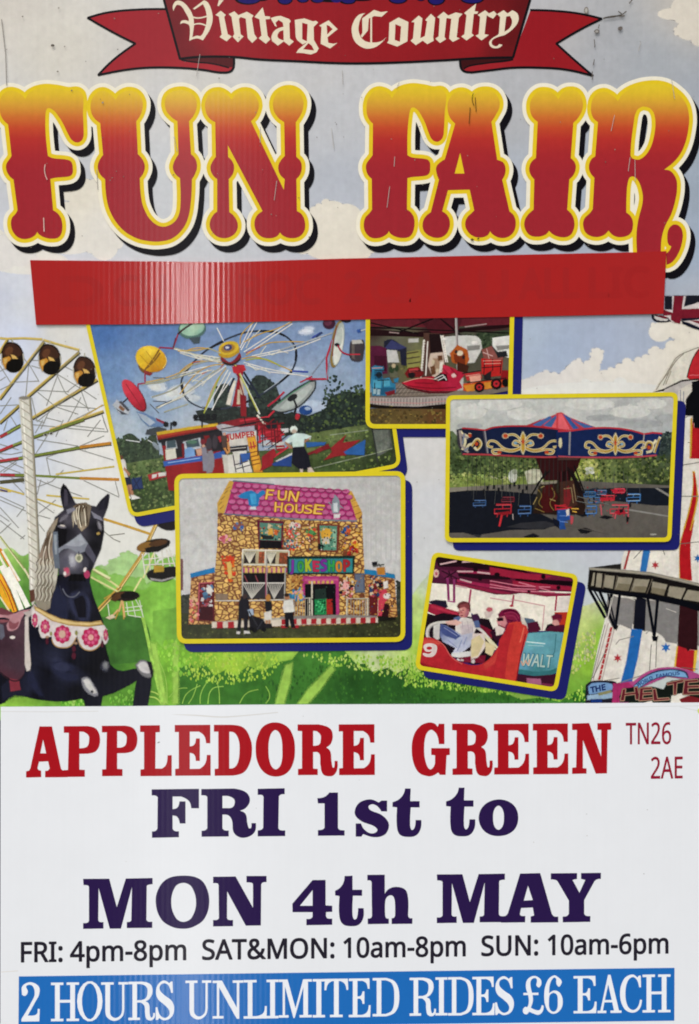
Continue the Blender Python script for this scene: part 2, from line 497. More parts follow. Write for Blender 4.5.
SANS={'F':(416,'150,0 78,0 78,573 398,573 398,509 150,509 150,306 383,306 383,243 150,243'),
'R':(499,'236,573 270,571 301,568 329,562 353,555 375,544 393,532 409,517 422,500 432,481 439,460 443,436 444,410 443,388 440,368 435,350 427,334 418,319 408,306 397,295 385,285 371,277 358,269 344,262 330,257 487,0 403,0 264,237 150,237 150,0 78,0 78,573|232,510 150,510 150,298 236,298 268,299 296,304 319,313 338,325 352,341 362,359 368,381 370,407 369,424 366,440 361,455 355,467 346,477 336,486 324,494 310,500 293,504 275,507 254,509'),
'I':(272,'239,0 32,0 32,42 99,57 99,515 32,531 32,573 239,573 239,531 172,515 172,57 239,42'),
':':(215,'58,43 59,57 61,69 66,78 72,85 80,90 88,94 97,96 107,97 117,96 126,94 135,90 142,85 149,78 153,69 156,57 157,43 156,30 153,18 149,9 142,2 135,-4 126,-8 117,-10 107,-11 97,-10 88,-8 80,-4 72,2 66,9 61,18 59,30|58,387 59,401 61,412 66,422 72,429 80,434 88,438 97,440 107,441 117,440 126,438 135,434 142,429 149,422 153,412 156,401 157,387 156,373 153,362 149,352 142,345 135,339 126,335 117,333 107,332 97,333 88,335 80,339 72,345 66,352 61,362 59,373'),
'4':(459,'443,130 359,130 359,0 291,0 291,130 17,130 17,190 286,576 359,576 359,193 443,193|291,374 291,412 293,444 294,474 295,500 292,500 288,493 285,485 280,476 276,468 271,459 266,451 262,444 257,438 86,193 291,193'),
'p':(493,'273,438 310,434 344,424 374,407 401,383 422,351 437,313 446,268 449,216 448,181 444,148 437,119 427,93 415,69 401,49 384,31 365,17 345,6 322,-2 298,-6 272,-8 256,-7 241,-6 227,-3 213,1 201,6 190,11 179,17 170,24 161,31 153,38 145,46 139,55 134,55 137,20 138,10 138,1 139,-8 139,-16 139,-192 68,-192 68,430 126,430 136,371 139,371 145,380 153,389 161,397 170,405 179,412 189,419 201,424 213,429 226,433 240,436 256,437|260,379 239,377 221,374 204,369 190,362 178,353 167,342 158,328 152,313 146,295 142,275 140,254 139,229 139,216 139,190 142,167 145,145 150,126 157,109 165,93 176,80 188,70 203,61 220,55 239,52 261,51 280,52 297,56 312,63 326,72 338,84 348,98 357,113 364,131 369,150 373,171 375,193 376,217 374,252 369,283 360,310 348,334 331,354 311,367 288,376'),
'm':(750,'540,438 574,436 603,429 628,417 649,401 665,379 676,352 683,319 685,280 685,0 615,0 615,277 614,300 610,321 603,338 594,353 582,364 567,372 549,377 528,379 499,376 474,369 454,358 438,342 426,322 418,298 413,270 411,237 411,0 342,0 342,277 341,293 339,308 336,321 332,333 327,344 320,353 312,361 303,367 293,372 281,376 268,378 253,379 233,377 215,374 199,368 185,360 174,350 164,338 156,324 150,308 145,290 141,269 139,247 139,223 139,0 68,0 68,430 125,430 136,371 140,371 147,382 155,392 163,401 173,409 183,416 194,422 205,427 217,431 229,434 241,436 254,437 266,438 290,437 312,433 332,428 349,420 365,410 378,398 389,383 398,366 402,366 414,383 427,398 443,410 461,420 480,428 499,433 519,437'),
'-':(258,'32,184 32,246 226,246 226,184'),
'8':(459,'229,581 253,580 276,577 298,572 318,565 336,556 352,546 366,533 378,519 388,503 395,485 399,465 400,443 399,427 396,411 392,397 385,383 377,371 368,359 357,348 346,338 333,328 320,319 306,311 291,303 308,294 325,285 340,275 355,265 369,254 381,242 392,229 401,216 409,201 414,185 418,167 419,148 417,125 413,104 406,84 395,65 383,49 367,34 350,22 330,11 308,3 284,-3 258,-7 231,-8 201,-7 174,-3 149,2 126,10 106,21 89,33 74,47 61,63 52,81 45,101 41,122 39,146 40,165 43,183 49,199 56,214 65,228 75,241 86,253 99,264 113,274 128,283 143,291 158,299 144,307 131,316 119,326 107,336 96,346 87,358 78,370 71,383 65,396 61,411 59,427 58,444 59,465 63,485 70,503 80,518 92,533 107,545 123,556 141,565 161,572 182,577 205,580|108,145 110,125 116,107 125,90 138,76 155,64 176,55 200,50 229,48 257,50 281,55 302,64 319,76 332,91 342,108 348,127 350,148 349,161 346,174 341,186 335,197 327,207 317,217 306,226 293,235 279,243 264,251 247,258 229,265 217,270 200,262 184,254 170,246 157,237 146,228 136,219 128,208 121,197 115,186 111,173 109,160|228,524 207,522 188,518 170,512 155,502 143,491 134,476 128,460 127,441 128,427 130,414 135,402 141,391 148,382 157,373 167,365 179,357 191,350 204,344 218,337 232,330 245,337 258,343 270,350 282,357 292,364 302,373 310,382 317,392 323,402 327,414 330,427 330,441 329,460 323,476 315,491 302,502 287,512 270,518 250,522'),
'S':(440,'403,153 401,128 396,106 389,85 378,66 364,49 348,35 328,22 307,11 283,3 257,-3 228,-7 198,-8 182,-8 167,-7 152,-6 137,-5 122,-3 109,-1 96,2 83,4 72,8 61,11 50,15 41,19 41,88 56,82 73,76 92,70 113,65 134,60 156,57 179,55 201,55 222,55 240,57 257,61 273,66 286,72 298,79 308,88 316,98 322,109 327,120 329,133 330,147 330,160 327,173 324,184 318,194 311,204 302,213 291,221 277,230 261,238 242,247 220,255 196,265 178,272 161,279 146,286 131,294 118,302 106,311 95,320 85,330 76,340 69,351 63,363 57,375 53,389 50,403 49,418 48,435 50,457 54,477 61,496 71,513 84,528 99,542 116,553 136,563 157,571 180,576 205,579 231,581 254,580 276,578 297,576 318,572 337,567 355,562 372,555 389,549 366,487 351,493 336,499 319,504 302,508 284,512 266,515 248,517 229,517 212,517 196,515 182,511 169,507 158,501 148,494 140,486 133,478 128,468 124,457 122,446 121,434 122,420 124,407 128,396 133,386 140,376 149,367 160,359 172,351 187,343 204,335 224,327 246,318 270,309 293,299 313,289 332,279 348,268 362,255 374,242 385,228 392,212 398,194 401,175'),
'A':(513,'437,0 368,177 141,177 73,0 0,0 224,575 289,575 512,0|282,415 274,438 263,473 255,500 247,468 238,438 230,415 165,241 346,241'),
'T':(446,'259,0 187,0 187,509 8,509 8,573 437,573 437,509 259,509'),
'M':(727,'330,0 142,502 139,502 140,493 140,484 141,473 142,461 142,448 143,435 143,421 144,407 144,392 144,377 144,362 144,347 144,0 78,0 78,573 184,573 361,103 364,103 544,573 650,573 650,0 578,0 578,352 578,366 578,380 579,394 579,408 579,421 580,435 581,447 581,460 584,501 581,501 390,0'),
'O':(626,'577,287 576,255 573,224 568,194 561,166 551,140 540,116 526,94 510,73 493,54 473,38 451,24 428,13 402,4 375,-3 345,-7 314,-8 281,-7 251,-3 222,4 196,13 173,25 151,39 131,55 114,73 98,94 85,116 74,141 65,167 58,195 53,224 50,255 49,288 51,331 56,370 65,408 78,442 94,473 114,500 138,524 166,545 197,561 232,572 271,579 314,581 356,579 393,572 428,561 459,545 486,525 510,501 530,473 547,442 560,408 570,370 576,330|125,287 126,252 130,220 136,190 145,163 157,138 171,117 188,98 207,83 230,70 255,62 283,56 314,55 345,56 373,62 398,70 420,83 439,98 456,117 470,138 481,163 490,190 496,220 500,252 501,287 498,338 490,384 476,423 456,457 431,484 398,503 360,514 314,518 283,516 255,511 230,502 207,490 188,475 171,457 157,435 145,411 136,384 130,354 126,322'),
'N':(610,'532,0 447,0 141,476 138,476 139,466 139,455 140,444 141,432 143,378 144,364 144,349 144,335 144,320 144,0 78,0 78,573 161,573 467,99 470,99 468,137 466,193 465,208 465,223 464,236 464,249 464,573 532,573'),
'&':(587,'244,581 265,580 284,578 302,573 318,567 333,558 345,549 356,537 366,524 373,510 378,494 381,477 383,458 380,434 374,411 364,391 350,372 333,355 313,338 292,323 268,308 423,159 433,172 442,186 450,200 457,216 463,233 469,250 474,268 479,286 550,286 543,261 536,237 527,213 518,191 508,170 496,150 483,131 468,114 585,0 490,0 420,67 408,56 394,46 381,37 366,28 352,20 336,13 320,7 303,2 285,-3 265,-6 245,-7 223,-8 196,-7 171,-4 148,2 127,10 108,20 91,32 77,47 65,63 55,82 48,102 44,125 43,149 43,169 46,187 51,204 57,220 66,234 75,248 87,261 100,273 115,284 131,296 148,307 166,318 158,327 149,337 141,347 133,358 125,368 118,379 112,391 107,403 102,415 99,429 97,442 96,456 97,475 101,493 106,509 114,524 124,537 135,548 149,558 165,567 182,573 201,578 222,580|209,273 195,265 182,257 170,248 159,239 150,231 141,221 134,211 128,201 123,190 119,178 117,165 116,152 118,131 124,112 133,95 146,81 162,69 181,61 202,56 225,55 250,56 273,59 294,64 314,71 331,80 347,90 362,100 375,111|241,524 225,523 211,519 198,514 186,506 177,496 171,485 167,472 165,457 166,443 169,429 174,416 180,404 189,391 199,378 211,364 225,350 247,363 265,376 280,389 292,401 301,414 308,428 311,442 313,458 312,472 308,484 302,495 294,505 283,513 271,519 257,523'),
'1':(459,'285,0 216,0 216,400 216,439 217,470 219,499 213,493 207,487 201,482 196,477 169,455 108,405 71,452 226,573 285,573'),
'0':(459,'419,287 419,253 417,221 414,191 409,163 403,137 395,112 386,90 376,70 363,52 349,37 334,23 316,12 297,3 276,-3 253,-7 229,-8 198,-6 170,1 145,12 122,27 103,47 86,70 71,98 60,129 51,163 44,201 41,243 39,287 40,332 44,373 50,411 58,446 69,477 83,504 99,527 119,547 141,562 167,573 196,579 229,581 259,579 287,573 313,562 335,547 355,527 372,504 387,477 399,446 408,411 414,373 418,332|110,287 111,249 113,215 116,184 121,156 128,132 137,111 147,93 159,78 173,67 190,59 208,54 229,52 249,54 268,59 284,67 298,78 310,92 320,110 329,131 336,156 341,184 345,215 347,249 348,287 347,325 345,359 341,390 336,417 329,442 320,463 310,481 298,495 284,507 268,515 249,520 229,521 208,520 190,515 173,507 159,495 147,481 137,463 128,442 121,417 116,390 113,359 111,325'),
'a':(450,'231,437 268,435 299,428 326,418 347,403 364,383 376,358 383,328 385,293 385,0 334,0 320,61 317,61 307,50 298,40 288,30 279,22 268,15 258,9 246,3 234,-1 220,-4 206,-6 190,-8 172,-8 154,-7 136,-5 119,0 103,6 88,13 75,23 64,34 55,48 47,63 41,80 38,99 37,119 40,150 50,176 65,199 87,219 116,234 152,245 194,253 243,257 316,259 316,285 315,309 310,330 303,347 293,359 280,368 265,375 247,379 227,380 210,379 194,378 178,374 163,370 148,365 133,359 119,353 106,347 84,400 99,408 115,414 132,421 151,426 170,431 190,434 210,436|252,208 215,205 184,200 159,192 141,182 127,170 118,155 112,138 110,119 111,102 115,87 122,75 132,66 144,58 157,53 172,50 188,49 215,51 238,56 260,66 279,79 295,96 306,117 313,142 315,172 315,210'),
'U':(586,'513,202 512,173 507,146 500,120 489,95 476,72 459,52 439,35 416,20 389,8 360,-1 327,-6 290,-8 240,-4 196,7 159,25 128,50 104,82 86,118 76,158 72,204 72,573 144,573 144,201 147,168 154,139 165,114 182,93 203,76 228,64 259,57 294,55 319,56 342,59 361,65 379,73 394,84 407,96 418,110 427,126 433,143 438,161 441,181 442,202 442,573 513,573'),
'6':(459,'44,245 45,269 46,294 48,318 51,342 55,366 60,389 67,412 75,433 84,454 95,474 107,492 121,510 137,525 155,539 174,551 196,562 220,570 246,576 275,579 306,581 315,580 324,580 334,580 344,579 353,578 362,577 370,575 377,573 377,513 369,515 362,517 353,519 344,520 335,522 326,522 317,523 308,523 281,522 257,518 235,512 216,504 198,494 183,483 169,469 158,454 148,437 139,419 132,400 127,380 122,359 119,337 116,314 115,291 119,291 126,300 133,309 141,318 150,326 160,333 170,339 182,345 194,350 208,353 223,356 238,358 255,358 279,357 302,353 323,347 342,338 360,327 375,313 389,297 400,279 409,258 416,236 420,211 421,184 420,156 415,129 408,104 399,82 386,61 372,44 355,28 336,15 314,5 291,-2 266,-7 239,-8 219,-7 199,-4 181,1 163,7 146,16 130,26 115,39 101,54 88,70 77,89 67,110 59,133 52,158 48,185 45,214|238,51 262,53 284,59 303,70 320,84 334,102 343,125 349,153 351,184 350,210 344,233 336,254 324,271 308,285 289,295 267,301 241,303 222,302 205,299 189,294 175,287 162,279 150,270 140,259 131,248 124,236 119,223 116,211 115,198 116,185 117,172 120,159 123,146 127,133 133,121 139,110 146,99 155,88 164,79 174,71 185,64 197,59 210,55 223,52'),
'2':(459,'417,0 38,0 38,59 188,210 209,231 228,251 246,270 261,287 275,304 287,320 298,337 306,353 313,370 318,387 321,405 322,424 320,446 315,466 306,482 294,496 278,507 261,514 242,519 221,520 200,520 181,517 164,512 147,506 131,498 115,489 99,478 83,466 45,513 56,523 68,531 81,540 94,548 108,555 122,561 137,567 153,572 169,576 186,578 203,580 221,581 246,579 270,576 293,570 313,562 331,552 347,540 361,526 372,510 382,492 388,472 392,451 394,428 393,406 389,385 383,364 375,344 365,324 353,305 340,286 324,267 307,247 288,227 268,207 247,185 128,67 128,64 417,64'),
'E':(446,'398,0 78,0 78,573 398,573 398,509 150,509 150,330 383,330 383,268 150,268 150,63 398,63'),
'J':(219,'-3,-152 -13,-152 -21,-152 -29,-151 -37,-150 -44,-148 -51,-146 -57,-144 -63,-142 -63,-81 -56,-83 -49,-84 -42,-85 -35,-87 -28,-88 -20,-88 -13,-89 -5,-89 5,-89 15,-87 24,-85 33,-81 42,-76 50,-70 57,-62 63,-53 67,-42 71,-29 73,-14 74,3 74,573 146,573 146,9 145,-18 141,-42 136,-63 128,-82 117,-99 105,-113 91,-125 75,-135 58,-143 39,-148 19,-151'),
'K':(496,'496,0 411,0 209,273 150,222 150,0 78,0 78,573 150,573 150,290 162,304 174,318 186,331 199,345 249,399 403,573 488,573 261,323'),
'H':(594,'516,0 443,0 443,267 150,267 150,0 78,0 78,573 150,573 150,330 443,330 443,573 516,573'),
'P':(485,'229,573 282,570 326,562 363,548 393,528 415,504 431,475 441,442 444,404 444,387 441,370 438,353 433,336 426,321 417,306 407,292 395,278 380,266 364,255 345,246 324,238 301,231 275,227 247,224 216,223 150,223 150,0 78,0 78,573|223,511 150,511 150,285 208,285 234,285 258,288 279,291 298,296 315,303 330,311 342,322 352,334 360,347 365,363 369,381 370,401 367,427 361,449 350,468 334,484 314,495 289,504 258,509'),
'L':(420,'78,0 78,573 150,573 150,64 400,64 400,0'),
'W':(746,'735,573 583,0 510,0 399,375 389,410 380,443 373,471 370,488 367,471 361,443 352,409 350,400 348,391 345,382 342,373 234,0 161,0 10,573 85,573 174,223 183,186 190,151 192,143 194,134 195,126 196,118 201,87 206,119 208,128 210,137 211,145 213,154 222,191 232,227 333,573 407,573 512,225 515,215 518,206 520,197 523,187 532,151 534,142 535,133 537,125 538,117 544,87 545,97 547,107 548,118 550,129 552,140 555,151 557,163 560,175 572,224 660,573'),
'D':(585,'536,292 534,246 528,203 516,165 501,131 481,100 457,74 430,51 399,33 364,18 325,8 283,2 237,0 78,0 78,573 254,573 296,571 335,565 371,555 404,540 434,523 460,501 483,475 502,446 517,413 528,377 534,336|460,289 459,326 454,359 446,388 435,415 421,437 404,457 384,474 361,487 336,498 308,505 277,509 244,511 150,511 150,62 228,62 282,65 329,76 369,94 402,119 428,151 446,190 457,236'),
'C':(507,'323,517 301,516 280,513 260,508 241,502 223,493 206,482 192,470 178,456 166,440 155,423 146,404 139,383 133,361 129,337 126,312 125,286 126,252 131,220 138,191 147,164 160,139 175,117 192,99 213,83 236,71 262,62 291,57 322,55 341,56 359,57 377,59 394,62 410,65 427,69 443,73 460,78 460,15 443,10 427,5 410,1 393,-2 375,-5 356,-7 335,-8 312,-8 270,-6 232,1 197,12 166,28 139,48 115,72 95,99 78,131 65,165 56,203 51,244 49,287 50,319 53,349 59,378 67,406 77,432 89,456 103,478 120,499 138,517 159,534 181,548 206,559 233,569 261,575 292,579 324,581 346,580 367,578 388,576 409,572 429,567 448,561 465,554 482,547 453,486 439,492 425,497 410,503 394,508 378,512 360,515 342,517'),
'G':(584,'326,302 524,302 524,22 501,15 478,8 454,3 431,-1 406,-4 380,-6 352,-8 323,-8 280,-6 241,1 205,12 173,28 145,47 120,71 98,98 81,130 67,164 57,202 51,243 49,286 51,330 58,370 69,407 84,442 104,473 127,500 154,524 186,544 220,560 259,571 300,578 346,581 369,580 392,578 415,576 437,572 458,567 478,561 498,554 516,547 489,484 473,491 457,497 439,503 421,508 401,512 382,515 362,517 342,517 309,515 278,510 250,501 225,489 202,474 181,455 164,434 150,409 139,382 131,353 126,321 124,286 126,253 130,222 137,193 146,166 159,141 175,119 194,100 216,84 241,71 270,62 303,56 340,55 358,55 375,56 390,57 404,59 417,61 429,63 441,65 452,68 452,238 326,238'),
'Y':(454,'227,291 376,573 454,573 263,222 263,0 191,0 191,219 0,573 79,573'),
'B':(521,'241,573 292,571 336,565 373,555 404,541 428,522 445,497 455,467 459,431 458,414 456,399 452,384 446,371 439,358 431,347 421,337 409,328 396,320 382,313 367,308 350,304 350,300 367,297 384,292 400,286 415,279 429,271 441,261 452,249 461,236 468,221 474,203 477,184 478,163 476,138 472,115 464,93 454,74 441,57 425,42 406,29 385,19 362,11 337,5 309,1 279,0 78,0 78,573|256,329 290,330 318,335 340,342 357,352 369,366 377,382 382,401 384,423 382,445 376,463 365,478 351,490 332,499 308,506 279,510 245,511 150,511 150,329|150,269 150,61 265,61 301,63 330,68 354,78 371,91 384,107 394,125 399,145 401,168 400,183 398,197 394,210 388,221 380,232 370,241 358,249 344,256 327,262 307,266 285,268 260,269'),
'h':(496,'139,431 139,423 138,415 138,407 138,399 135,370 140,370 147,381 155,391 164,400 174,407 185,414 196,420 208,425 221,429 233,433 247,435 260,437 273,437 298,436 321,433 342,428 360,421 377,411 391,400 403,386 413,370 421,351 426,330 430,306 431,280 431,0 361,0 361,275 359,299 355,321 348,338 338,353 324,364 308,372 288,377 265,379 242,377 222,374 204,368 189,360 177,350 166,338 157,324 150,308 145,289 142,269 139,246 139,222 139,0 68,0 68,609 139,609'),
}
# ------------------------------------------------------------------ the setting behind the poster
M['wall'] = print_mat('dark_painted_wall', .8, 0, mott=.2, scale=40, spec=.2)
wall = slab('wall', [(-900, -500), (1600, -500), (1600, 1500), (-900, 1500)], .012, .06, 'wall', None, '35332f').build()
wall['kind'] = 'structure'

# ------------------------------------------------------------------ things
poster = thing('fun_fair_poster', 'worn printed poster board with FUN FAIR title, ribbon and ride photos', 'poster')
strip = thing('cover_strip', 'plain glossy red vinyl strip stuck across the poster below the FUN FAIR title', 'sticker strip')
notice = thing('venue_sheet', 'white plastic sheet with venue, dates and blue price band covering the foot of the poster', 'notice')

SKYC = ('0,0,cfc8bd;60,50,d2ccc0;110,90,cdc8bf;200,85,c9c5be;320,80,c2c0bf;440,70,bcbab9;560,40,b3b1b1;600,70,aaabae;650,80,a5a8ac;699,110,a2a6ad;699,0,b9b2a8;'
        '20,150,c2c3c4;90,200,c0c2c6;170,110,c6c4c2;170,170,c3c4c5;215,180,c1c2c5;330,110,bcbcbe;340,190,b3b6bd;345,240,b6b9c0;450,180,a9adb4;510,110,b0b0b2;515,190,aab0b9;600,180,a4acb6;'
        '695,190,98a2ae;690,250,9aa6b6;670,240,a0abba;10,270,c9cbd2;20,310,cdcfd3;60,330,d6d3cb;20,330,c9cede;10,370,c8cddc;60,400,d9d7d2;10,430,b9c6dd;5,470,c6cbd8;100,440,dcd9d2;60,520,dcdad2;130,540,d8d6cc;'
        '20,560,d9d9cf;5,300,c4c7d2;530,330,aab6c6;600,340,a2acbf;560,350,a3afc3;630,345,a5aebf;430,460,cfccc8;420,540,c9c9c8;440,500,c8c8c9;430,620,c3cdb9;600,560,bfc1c6;590,590,bdc3c6;580,620,c2cabb;650,300,a7adb8;699,300,a8adb6')
board = slab('board', [(-14, -150), (716, -150), (716, 1120), (1, 1120), (1, 716), (-7, 700), (-11, 250)], 0, .004, 'sky', poster, 'd6d4d0', step=14, cols=SKYC)
board.build()

# clouds printed on the sky
def blobs(*cs):
    out = ['o %g,%g,%g,%g' % c for c in cs]
    for x, y, rx, ry in cs:          # small broken lobes round every big one
        for k in range(4):
            a = random.uniform(-3.6, .5); r = random.uniform(.2, .36)*min(rx, ry)
            out.append('o %g,%g,%g,%g' % (x + rx*.95*math.cos(a), y + ry*.95*math.sin(a), r*1.2, r))
    return out
fr()
cl = Part('printed_cloud', poster, 'sky', 2); cl.f_('d3cabb', *blobs((699, 10, 28, 20), (690, 30, 14, 10), (676, 14, 18, 6), (699, 38, 8, 8)))
cl.build()
cl = Part('printed_cloud', poster, 'sky', 2); cl.f_('0,290,d9d5cc;40,200,dcd5c5;80,190,ded6c5;110,230,dbd5ca;70,300,d9d6d0', *blobs((98, 200, 26, 21), (78, 190, 22, 12), (104, 225, 24, 22), (70, 228, 38, 26), (104, 246, 14, 14), (10, 248, 30, 16), (28, 262, 40, 12)), step=9)
cl.f_('d7d2cb', *blobs((4, 244, 12, 9), (0, 258, 18, 12), (20, 256, 16, 10)))
cl.build()
cl = Part('printed_cloud', poster, 'sky', 2); cl.f_('dad2c2', *blobs((318, 216, 12, 10), (332, 214, 16, 13), (346, 218, 16, 14), (352, 232, 14, 18), (310, 232, 14, 12), (330, 240, 30, 20), (352, 250, 20, 12)))
cl.build()
cl = Part('printed_cloud', poster, 'sky', 2); cl.f_('600,390,d6d0c6;560,375,d8d2ca;640,330,dfd8cb;690,340,dcd4c4;540,370,d2cdc7;620,370,dcd5c9',
      *blobs((660, 332, 11, 9.5), (670, 328, 10, 9), (682, 330, 16, 10), (699, 335, 16, 16), (690, 350, 20, 16), (659, 360, 11, 11), (676, 358, 16, 14), (645, 370, 12, 12), (630, 372, 13, 11), (616, 378, 10, 10),
             (627, 384, 22, 14), (597, 356, 6, 8), (594, 366, 6, 9), (587, 375, 10, 12), (571, 378, 12, 10), (577, 366, 7, 6), (606, 380, 14, 10), (560, 386, 16, 12), (545, 382, 14, 10), (532, 388, 16, 10), (650, 388, 50, 20), (600, 394, 70, 18), (690, 380, 30, 30)), step=8)
cl.f_('d8d6cf', *blobs((600, 398, 90, 16)))


cl.build()

# ------------------------------------------------------------------ ribbon
RED = 'a12a33'
rb = bpy.data.objects.new('ribbon', None); COL.objects.link(rb); rb.parent = poster
t = Part('ribbon_tail', rb, 'board', 120)
fr(80, 0, 4.112)
t.f_('40,75,a52f37;300,150,a03038;500,280,a8323a', '32,74 120,52* 240,41* 352,39 372,90 400,215 430,255 632,240 632,285 590,299* 500,287* 420,281* 300,279* 200,287* 75,309 110,270* 228,180', step=5)
t.f_('5c2629', '418,246 470,234* 560,232* 634,240 632,272* 604,277 540,262* 470,256*')
t.s_('1c181c', 2.3, '352,38 240,40* 120,51* 32,74 130,130* 228,180 140,245* 75,309 200,286* 300,278* 420,280* 500,287* 590,299* 626,288* 633,240')
t.s_('1c181c', 1.5, '418,248 470,256* 540,262* 612,279')
t.build()
t = Part('ribbon_tail', rb, 'board', 130)
fr(440, 0, 4.112)
t.f_('660,75,9a2228;400,150,99222a;150,280,a02a31', '372,42 480,46* 580,58* 665,78 580,120* 478,180 550,245* 628,312 520,287* 420,279* 300,279* 200,290* 132,298 95,290 82,250 300,235', step=5)
t.f_('44191b', '82,248 180,240* 300,240 290,252* 180,264* 120,272* 88,286')
t.s_('19161a', 2.3, '372,42 480,46* 580,58* 665,78 580,120* 478,180 550,245* 628,312 520,287* 420,279* 300,279* 200,290* 132,298 92,288* 82,248')
t.s_('19161a', 1.6, '98,284 120,272* 180,262* 300,246')
t.build()
b = Part('ribbon_band', rb, 'board', 140)
fr()
b.f_('165,0,7a2c30;176,30,772b30;185,56,7d2c31;205,30,962c33;230,40,9c2a32;300,50,9b262c;300,10,9a252d;400,30,98242a;470,40,94242a;500,20,7d2024;512,40,6a1d20;525,10,671c20;505,58,741f23;220,10,952b33',
     '163,-60 164,0 180,59 200,57* 232,57* 260,59.6* 300,61.5* 330,63* 360,63.5* 400,62.5* 445,60.3* 480,58.3* 513,57.6 530,0 534,-60', step=7)
b.s_('1a171b', 2.4, '163,-60 164,0 180,59 200,57* 232,57* 260,59.6* 300,61.5* 330,63* 360,63.5* 400,62.5* 445,60.3* 480,58.3* 513,57.6 530,0 534,-60')
b.build()
# the foot of the blue lettering that runs off the top
n = Part('name_lettering', rb, 'board', 150)
fr(170, 0, 6.99); n.f_('17141c', 'o 545,-10,95,45', 'o 640,-20,60,30', 'o 470,-25,40,30')
fr(260, 0, 6.99); n.f_('17141c', 'o 175,-4,56,40', 'o 300,-6,45,28', 'o 400,-6,50,30', 'o 500,-4,120,22', 'o 625,-2,50,34')
fr(345, 0, 6.99); n.f_('17141c', 'o 15,-2,60,34', 'o 110,-8,90,18', 'o 370,-8,70,38', 'o 530,-6,30,16', 'o 640,-4,62,42')
fr(430, 0, 6.99); n.f_('17141c', 'o 40,-4,60,44', 'o 295,-8,84,38')
fr(170, 0, 6.99); n.f_('29206a', 'o 550,-12,82,38')
fr(260, 0, 6.99); n.f_('29206a', 'o 175,-4,46,32', 'o 300,-6,34,22', 'o 405,-6,42,24', 'o 535,-6,40,26', 'o 625,-4,40,28')
fr(345, 0, 6.99); n.f_('29206a', 'o 20,-4,46,28', 'o 370,-8,58,30', 'o 530,-8,20,12', 'o 640,-4,50,34')
fr(430, 0, 6.99); n.f_('29206a', 'o 40,-4,48,36', 'o 295,-8,72,30')
n.build()
# blackletter
w = Part('ribbon_lettering', rb, 'board', 156)
CR = 'e3d6bd'
fr(170, 0, 6.99)
w.f_(CR, '24,78 22,35* 50,5* 90,15* 130,55* 158,105* 168,165* 162,225* 156,262 190,250* 215,252* 240,212* 257,140* 250,75* 230,30 172,68 160,62 238,2 268,22* 292,80* 298,140* 280,205* 252,252* 230,284 195,270* 165,274* 135,287 140,215* 134,178* 115,166* 90,162* 72,170 80,148* 105,142* 130,150 132,135* 112,95* 80,45* 50,35* 36,52*')
w.f_(CR, '160,116 200,122* 258,110 258,120 200,132* 160,126', '160,170 210,162* 262,180 262,189 205,171* 160,180')
w.f_(CR, '332,42 342,0 376,0 342,44', '318,105 355,76 390,105 379,120 404,240 432,256 396,290 347,260 362,242 342,118')
w.f_(CR, '410,100 450,80 478,107 538,83 584,110 572,128 590,240 609,268 575,302 543,267 530,132 495,120 482,132 494,240 514,256 475,297 438,257 450,240 430,118')
w.f_(CR, '590,120 648,52 664,114 700,117 698,134 668,136 682,250 702,276 670,307 620,268 640,250 625,136')
fr(260, 0, 6.99)
w.f_(CR, '74,128 105,118* 145,112 205,135 215,150 205,165 209,270 236,292 205,320 166,290 125,320 84,287 82,250* 108,210* 164,188 160,160 130,140 108,160 118,190 105,182', neg=['164,212 132,227* 124,262* 166,284'])
w.f_(CR, '243,140 310,130 370,150 390,146 407,158 375,190 377,280 411,340 395,367 355,382 300,372 253,370 270,345 330,296 298,312 260,282 250,260', neg=['295,160 295,275 328,290 333,170', '338,302 302,345 378,354 362,320'])
w.f_(CR, '413,180 480,143 543,205 472,262 477,300 515,307 542,300 490,340 424,307 430,190', neg=['466,175 470,242 508,205 484,182'])
fr(345, 0, 6.99)
w.f_(CR, '142,93 90,110* 53,170* 48,230* 70,292* 120,332* 170,341* 230,320* 292,258 250,290* 190,298* 132,283* 98,230* 98,170* 117,118*', '203,70 250,86 299,80 256,119 205,113 166,132 160,215 118,264 110,250 122,230 120,130', '177,108 189,108 189,302 177,302')
w.f_(CR, '310,160 375,123 443,155 436,290 365,327 294,301 305,285', neg=['352,170 348,280 384,294 392,186'])
w.f_(CR, '463,155 515,110 541,130 526,268 558,253 574,150 560,142 600,98 630,125 616,262 620,286 575,310 543,285 495,317 458,286 475,270 485,157')
fr(430, 0, 6.99)
w.f_(CR, '50,120 95,83 127,110 180,88 227,98 201,127 186,260 207,270 160,294 134,271 149,132 115,127 101,260 112,275 70,302 37,271 60,255 68,132')
w.f_(CR, '238,92 322,26 312,80 337,82 331,97 306,99 291,235 307,248 255,284 218,256 240,240 255,107')
w.f_(CR, '333,105 385,73 412,95 446,78 467,100 440,132 410,117 396,107 381,240 412,245 360,284 318,251 340,240 350,120')
w.f_(CR, '468,100 515,73 541,95 575,73 613,100* 616,150* 580,202* 520,247 440,277* 432,308* 460,325* 485,309 507,315 475,337* 430,332* 413,300* 430,273* 470,248 480,238 490,120', neg=['532,117 520,222 558,195* 573,150* 558,112'])
w.build()

